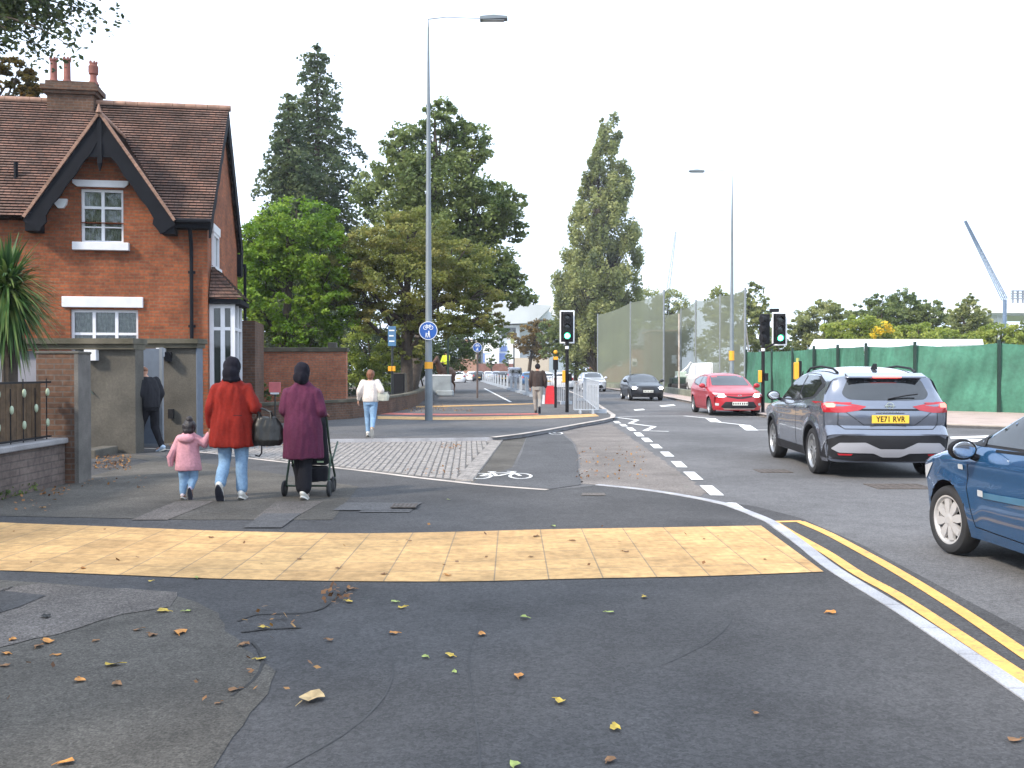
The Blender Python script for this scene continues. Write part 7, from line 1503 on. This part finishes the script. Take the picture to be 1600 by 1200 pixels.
# cordyline at the left edge
cp = A(12, 445, 15.0); co_ = thing('cabbage_palm', 'spiky green cabbage palm in front of the brick house at the left edge', 'palm', (cp.x, cp.y, 0)); q = MB(); q.tube([(0, 0, 0), (.03, 0, cp.z*.6), (0, 0, cp.z)], [.14, .11, .10], 10); q.build('trunk', m['bark'], co_)
q = MB(); fa = []
for i in range(760):
    th = random.uniform(0, 2*math.pi); el = random.uniform(-1.35, 1.45); L = random.uniform(.7, 1.06); d = Vector((math.cos(th)*math.cos(el), math.sin(th)*math.cos(el), math.sin(el))); sd_ = d.cross(Vector((0, 0, 1))).normalized(); vs = []; o0 = Vector((0, 0, cp.z+random.uniform(-.30, .15)))
    N = 7
    for k in range(N+1): u = k/N; pt = o0+d*L*u+Vector((0, 0, -.38*L*u*u*(1 if el < 1 else .5))); ww = .028*(1-u)**.7+.001; vs += [pt+sd_*ww, pt-sd_*ww]
    q.add(vs, [(2*k, 2*k+1, 2*k+3, 2*k+2) for k in range(N)]); fa += [random.random()]*N
me = bpy.data.meshes.new('leaves'); me.from_pydata(q.v, [], q.f); at = me.attributes.new('rnd', 'FLOAT', 'FACE'); at.data.foreach_set('value', fa); me.materials.append(leafmat('palm leaf', (.02, .055, .015), (.06, .13, .03), (.20, .24, .07), .25, 2)); link('leaves', me, co_)
# shade trees that stand left of the camera, outside the picture: they shade the near footway
Y = 1; tree('street_tree', 'big broadleaf tree left of the camera whose shade covers the near footway', 'tree', (-9.5, -1.5, 0), [((-9.5, -1.5, 7.5), (3.6, 3.6, 2.6)), ((-8.2, 1.5, 7), (2.6, 2.6, 1.8)), ((-11, 3.5, 7.5), (3, 3, 2.2)), ((-7.5, -5, 7.5), (3, 3, 2))], .32, LM['mid'], dens=50, trunk_r=.3, clumps=40)
# weeds along the wall foot
P = []
for _ in range(260): y = random.uniform(9, 12); P.append((-6.08+abs(random.gauss(0, .05)), y, FZ+random.uniform(0, .12)))
o = link('wall_foot_weeds', leaf_mesh('weeds', np.array(P), .06, LM['mid'])); tag(o, 'small green weeds growing along the foot of the low wall', 'weeds', kind='stuff')
P = [];
for _ in range(900): px = random.uniform(405, 515); c = G(px, 662-(px-400)*.05+random.uniform(-3, 3), 0); P.append((c.x, c.y+.2, random.uniform(.0, .16)))
o = link('verge_grass', leaf_mesh('verge', np.array(P), .09, LM['mid'])); tag(o, 'ragged grass at the foot of the low brown brick wall', 'grass', kind='stuff')
# ------------------------------------------------------------ white canopy roof behind the green fence
cr_ = thing('white_canopy', 'long white tarpaulin canopy roof showing over the green fence', 'canopy', (A(1400, 579, 47).x, 47, 0)); bx_ = cr_.location; q = MB(); n = 30; vs = []
for k in range(n+1):
    u = k/n; px = 1262+(1535-1262)*u; pt = A(px+(10*(1-u) if u < .1 else 0), 530, 47.8)-bx_; pb = A(1262+(1537-1262)*u, 548-8*u-2*abs(math.sin(u*9)), 46.2)-bx_; e_ = 0
    vs += [tuple(pt), tuple(pb), tuple(pb+Vector((0, .05, -.12)))]
q.add(vs, [(3*k+j, 3*k+3+j, 3*k+4+j, 3*k+1+j) for k in range(n) for j in (0, 1)]); q.build('roof_sheet', m['white_pvc'], cr_, True)
q = MB()
for px in (1272, 1340, 1420, 1528): p = A(px, 560, 47.2)-bx_; q.tube([(p.x, p.y, 0), (p.x, p.y, 2.75)], .04, 6)
q.build('support_poles', m['galv'], cr_)
# ------------------------------------------------------------ far buildings
def building(name, label, Y, x0, x1, top, depth, mat_, wins=None, winmat='win', roof=None, bottom=None, cat='building'):
    a = A(x0, top, Y); b = A(x1, top, Y); T = thing(name, label, cat, ((a.x+b.x)/2, Y, 0)); hw = (b.x-a.x)/2; q = MB(); zb_ = 0 if bottom is None else A(x0, bottom, Y).z; q.box((-hw, 0, zb_), (hw, depth, a.z)); q.build('wall', mat_, T)
    for (wx0, wy0, wx1, wy1) in (wins or []):
        p0 = A(wx0, wy1, Y)-T.location; p1 = A(wx1, wy0, Y)-T.location; q = MB(); q.box((p0.x, -.06, p0.z), (p1.x, -.01, p1.z)); q.build('window', m[winmat] if isinstance(winmat, str) else winmat, T)
    return T, hw, a.z
m['bldg_white'] = M('white cladding', (.80, .81, .83), .6, var=.05, scale=.3); m['bldg_grey'] = M('grey roof sheet', (.42, .44, .45), .6, var=.1, scale=.2); m['blue_clad'] = M('blue cladding', (.16, .24, .52), .5, var=.1, scale=.2); m['beige'] = M('beige wall', (.50, .44, .36), .8, var=.08, scale=.3); m['pink_brick'] = brickmat('far pink brick', (.42, .20, .13), (.36, .16, .10), (.3, .25, .2), dirt=.2)
building('stadium_stand', 'large white stadium stand with grey roof at the end of the road', 270, 780, 900, 478, 40, m['bldg_white'], [(812, 500, 822, 506), (826, 500, 838, 506), (842, 499, 856, 506)])
T, hw, z = building('stadium_wing', 'grey roofed building wing with a deep overhanging eave beyond the far trees', 250, 770, 812, 508, 30, m['bldg_grey'], [(783, 512, 806, 526)])
q = MB(); k = 250/F; q.prism([(-7, z), (7.5, z+.5), (12, z+5.0), (-3, z+6)], -3, 25, 'y'); q.build('roof', m['bldg_grey'], T)
T, hw, z = building('white_building', 'white and pale blue low building with a white tower at the end of the road', 235, 748, 812, 532, 20, m['bldg_white'])
q = MB(); p0 = A(768, 540, 235)-T.location; p1 = A(780, 500, 235)-T.location; q.box((p0.x, -1.5, 0), (p1.x, 3, p1.z)); q.build('tower', m['bldg_white'], T)
for a_ in ((750, 552, 790, 566), (782, 541, 792, 549)): q = MB(); p0 = A(a_[0], a_[3], 235)-T.location; p1 = A(a_[2], a_[1], 235)-T.location; q.box((p0.x, -.3, p0.z), (p1.x, -.02, p1.z)); q.build('cladding_panel', m['blue_clad'], T)
q = MB(); p0 = A(758, 566, 235)-T.location; p1 = A(768, 554, 235)-T.location; q.box((p0.x, -.5, p0.z), (p1.x, -.31, p1.z)); q.build('white_panel', m['bldg_white'], T)
T, hw, z = building('striped_building', 'dark building with pale vertical piers beyond the trees at the end of the path', 190, 716, 752, 530, 12, m['dark_metal'])
for px in (722, 729, 737, 745): q = MB(); p = A(px, 550, 190)-T.location; q.box((p.x-.22, -.4, 0), (p.x+.22, 0, z)); q.build('pier', m['beige'] if px != 729 else m['pink_brick'], T)
T, hw, z = building('boundary_wall', 'sunlit pinkish brick wall behind the far cars', 165, 690, 746, 561, .5, m['pink_brick'], cat='wall')
T, hw, z = building('boundary_wall', 'red brick wall with dark planting right of the far cars', 175, 746, 806, 568, .5, brickmat('far red brick', (.24, .09, .07), (.2, .07, .06), (.2, .15, .12)), cat='wall')
T, hw, z = building('boundary_wall', 'tall beige wall behind the far man and the queue', 130, 804, 858, 559, .6, m['beige'], cat='wall')
for px, py, lb_ in ((768, 560, 'small round tree in front of the far white building, left one'), (794, 556, 'small conical tree in front of the far white building, right one')):
    Y = 170; tree('small_tree', lb_, 'tree', (A(px, 579, Y).x, Y, 0), [E(px, py+6, Y, 10, 12), E(px, py, Y, 6, 10)], .5, LM['mid'], dens=30, trunk_r=.15, clumps=30)
T = thing('brick_building', 'long low red brick building with small white windows behind the netting', 'building', (A(1000, 579, 128).x, 128, 0)); Yb = 128
a = A(930, 540, Yb)-T.location; b = A(1062, 540, Yb)-T.location; q = MB(); q.box((a.x, 0, 0), (b.x, 10, a.z)); q.build('wall', brickmat('distant red brick', (.34, .12, .08), (.28, .09, .06), (.25, .18, .14), dirt=.25), T)
q = MB(); e_ = A(1000, 540, Yb).z; r_ = A(1000, 514, Yb+5).z; q.prism([(-.4, e_), (10.4, e_), (5, r_)], a.x-.3, b.x+.3, 'x'); q.build('roof', M('grey slate roof', (.10, .10, .105), .7, var=.2), T)
for px in (947, 968, 991, 1016, 1034, 1053):
    p = A(px, 566, Yb)-T.location; q = MB(); q.box((p.x-.35, -.08, p.z-.5), (p.x+.35, -.01, p.z+.5)); wn = q.build('window', m['white_pvc'], T); q = MB(); q.box((p.x-.25, -.10, p.z-.4), (p.x+.25, -.085, p.z+.05)); q.build('pane', m['win'], wn)
T2 = thing('brick_house', 'plain gabled brick house end seen through the netting left of the white van', 'house', (A(1035, 579, 120).x, 120, 0)); a = A(1018, 560, 120)-T2.location; b = A(1056, 560, 120)-T2.location; rt_ = A(1035, 518, 120).z
q = MB(); q.prism([(a.x, 0), (b.x, 0), (b.x, rt_), (a.x, rt_-.1)], 0, 7, 'y'); q.build('wall', m['brick_old'], T2); q = MB(); q.prism([(a.x-.2, rt_), (b.x+.2, rt_+.02), (b.x+.2, rt_+.2), (a.x-.2, rt_+.1)], -.3, 7.2, 'y'); q.build('roof', m['tile_ridge'], T2)
q = MB(); p = A(1053, 562, 120)-T2.location; q.box((p.x-.3, -.08, p.z-.5), (p.x+.3, -.01, p.z+.6)); q.build('window', m['white_pvc'], T2)
# stadium at the right edge with masts
T, hw, z = building('stadium_stand', 'white stadium roof edge over the bushes at the right edge', 230, 1548, 1800, 474, 40, m['bldg_white'], bottom=489); q = MB(); p = A(1572, 500, 230)-T.location; q.box((p.x-1.2, 2, 0), (p.x+1.2, 5, A(1572, 488, 230).z)); q.box((A(1550, 489, 230).x-T.location.x, 1, A(1550, 492.5, 230).z), (hw, 3, A(1550, 489, 230).z)); q.build('pillar', m['bldg_grey'], T)
q = MB()
for i in range(4): z0 = A(1590, 466-i*4, 236).z; q.box((A(1588, 470, 236).x-T.location.x, 8, z0), (hw, 9, z0+.25))
for i in range(8): x = A(1590+i*8, 470, 236).x-T.location.x; q.box((x, 8.1, z), (x+.2, 8.9, A(1590, 452, 236).z))
q.build('roof_frame', m['galv'], T)
def lattice(name, label, Y, a, b, r0, mat_, foot=None):
    p0 = A(*a, Y); p1 = A(*b, Y); base = Vector((p0.x, Y, 0)); T = thing(name, label, 'crane', base); q = MB(); P0 = p0-base; P1 = p1-base; d = (P1-P0); ax = Vector((0, 1, 0)); sd_ = d.cross(ax).normalized()
    for s1, s2 in ((-1, -1), (1, -1), (1, 1), (-1, 1)): q.tube([P0+sd_*s1*r0+ax*s2*r0, P1+sd_*s1*r0*.4+ax*s2*r0*.4], r0*.26, 5)
    N = 22
    for i in range(N):
        u0, u1 = i/N, (i+1)/N; w0 = r0*(1-.6*u0); w1 = r0*(1-.6*u1); sgn = 1 if i % 2 else -1; q.tube([P0+d*u0+sd_*sgn*w0, P0+d*u1-sd_*sgn*w1], r0*.15, 4, cap=False); q.tube([P0+d*u0+ax*sgn*w0-sd_*w0, P0+d*u1-ax*sgn*w1-sd_*w1], r0*.15, 4, cap=False)
    q.build('jib', mat_, T)
    q = MB(); q.tube([(0, 0, 0), tuple(P0)], r0*1.1, 6); q.build('mast', mat_, T); return T
m['crane'] = M('blue grey steel', (.10, .15, .24), .5); lattice('crane', 'blue grey crane boom leaning left above the right hand trees', 210, (1570, 468), (1508, 345), .42, m['crane'])
lattice('crane', 'thin pale crane mast leaning right above the netting', 210, (1044, 452), (1056, 362), .32, M('pale steel', (.3, .34, .38), .5))
# small far things
for px, top, base_, lb_, hz_ in ((803, 510, 600, 'slim far column with a green signal beside the beige wall', 1),):
    b = G(px, 598, 0); T = thing('signal_post', lb_, 'traffic light', b); q = MB(); q.tube([(0, 0, 0), (0, 0, A(px, 515, b.y).z)], .09, 8); q.build('pole', m['dark_metal'], T)
    zz = A(px, 528, b.y).z; q = MB(); q.bevbox((-.45, -.2, zz-.75), (.05, .1, zz+.75), .04); q.build('head', M('far signal head', (.3, .33, .15), .5), T); q = MB(); q.ball((-.2, -.22, zz+.4), (.13, .05, .13), 6); q.build('lamp', M('yellow signal', (.6, .6, .1), .4), T)
T = thing('excavator', 'small white and green digger with raised arm behind the netting left of the van', 'digger', G(1066, 610)); Yx = G(1066, 610).y; o0 = T.location
q = MB(); q.bevbox((-.9, -.6, .5), (.9, .9, 1.0), .08); q.build('chassis', m['green_metal'], T); q = MB(); q.bevbox((-1.0, -.9, 0), (1.0, -.5, .55), .15); q.bevbox((-1.0, .6, 0), (1.0, 1.0, .55), .15); q.build('tracks', m['rubber'], T)
q = MB(); q.bevbox((-.5, -.4, 1.0), (.3, .5, 1.5), .08); q.build('cab', M('pale cab', (.45, .55, .48), .4), T); q = MB(); p1_ = A(1078, 566, Yx)-o0; q.tube([(-.6, -.3, 1.0), (p1_.x-.25, -.3, p1_.z-.4), (p1_.x, -.3, p1_.z), (p1_.x+.3, -.3, p1_.z-.2)], [.09, .08, .06, .05], 6); q.build('arm', m['white_sign'], T)
# ------------------------------------------------------------ thin bright air over the whole place
q = MB(); q.box((-620, -62, -1.2), (620, 520, 60)); hz_ = bpy.data.materials.new('haze'); hz_.use_nodes = True; t_ = hz_.node_tree
for n_ in list(t_.nodes): t_.nodes.remove(n_)
o_ = t_.nodes.new('ShaderNodeOutputMaterial'); v_ = t_.nodes.new('ShaderNodeVolumePrincipled'); v_.inputs['Color'].default_value = (.93, .95, 1, 1); v_.inputs['Density'].default_value = .0004; v_.inputs['Anisotropy'].default_value = .3
lk(t_, v_.outputs[0], o_.inputs['Volume']); hz = q.build('haze', hz_); hz['kind'] = 'stuff'; hz['label'] = 'thin pale haze that lightens the far trees'; hz['category'] = 'haze'
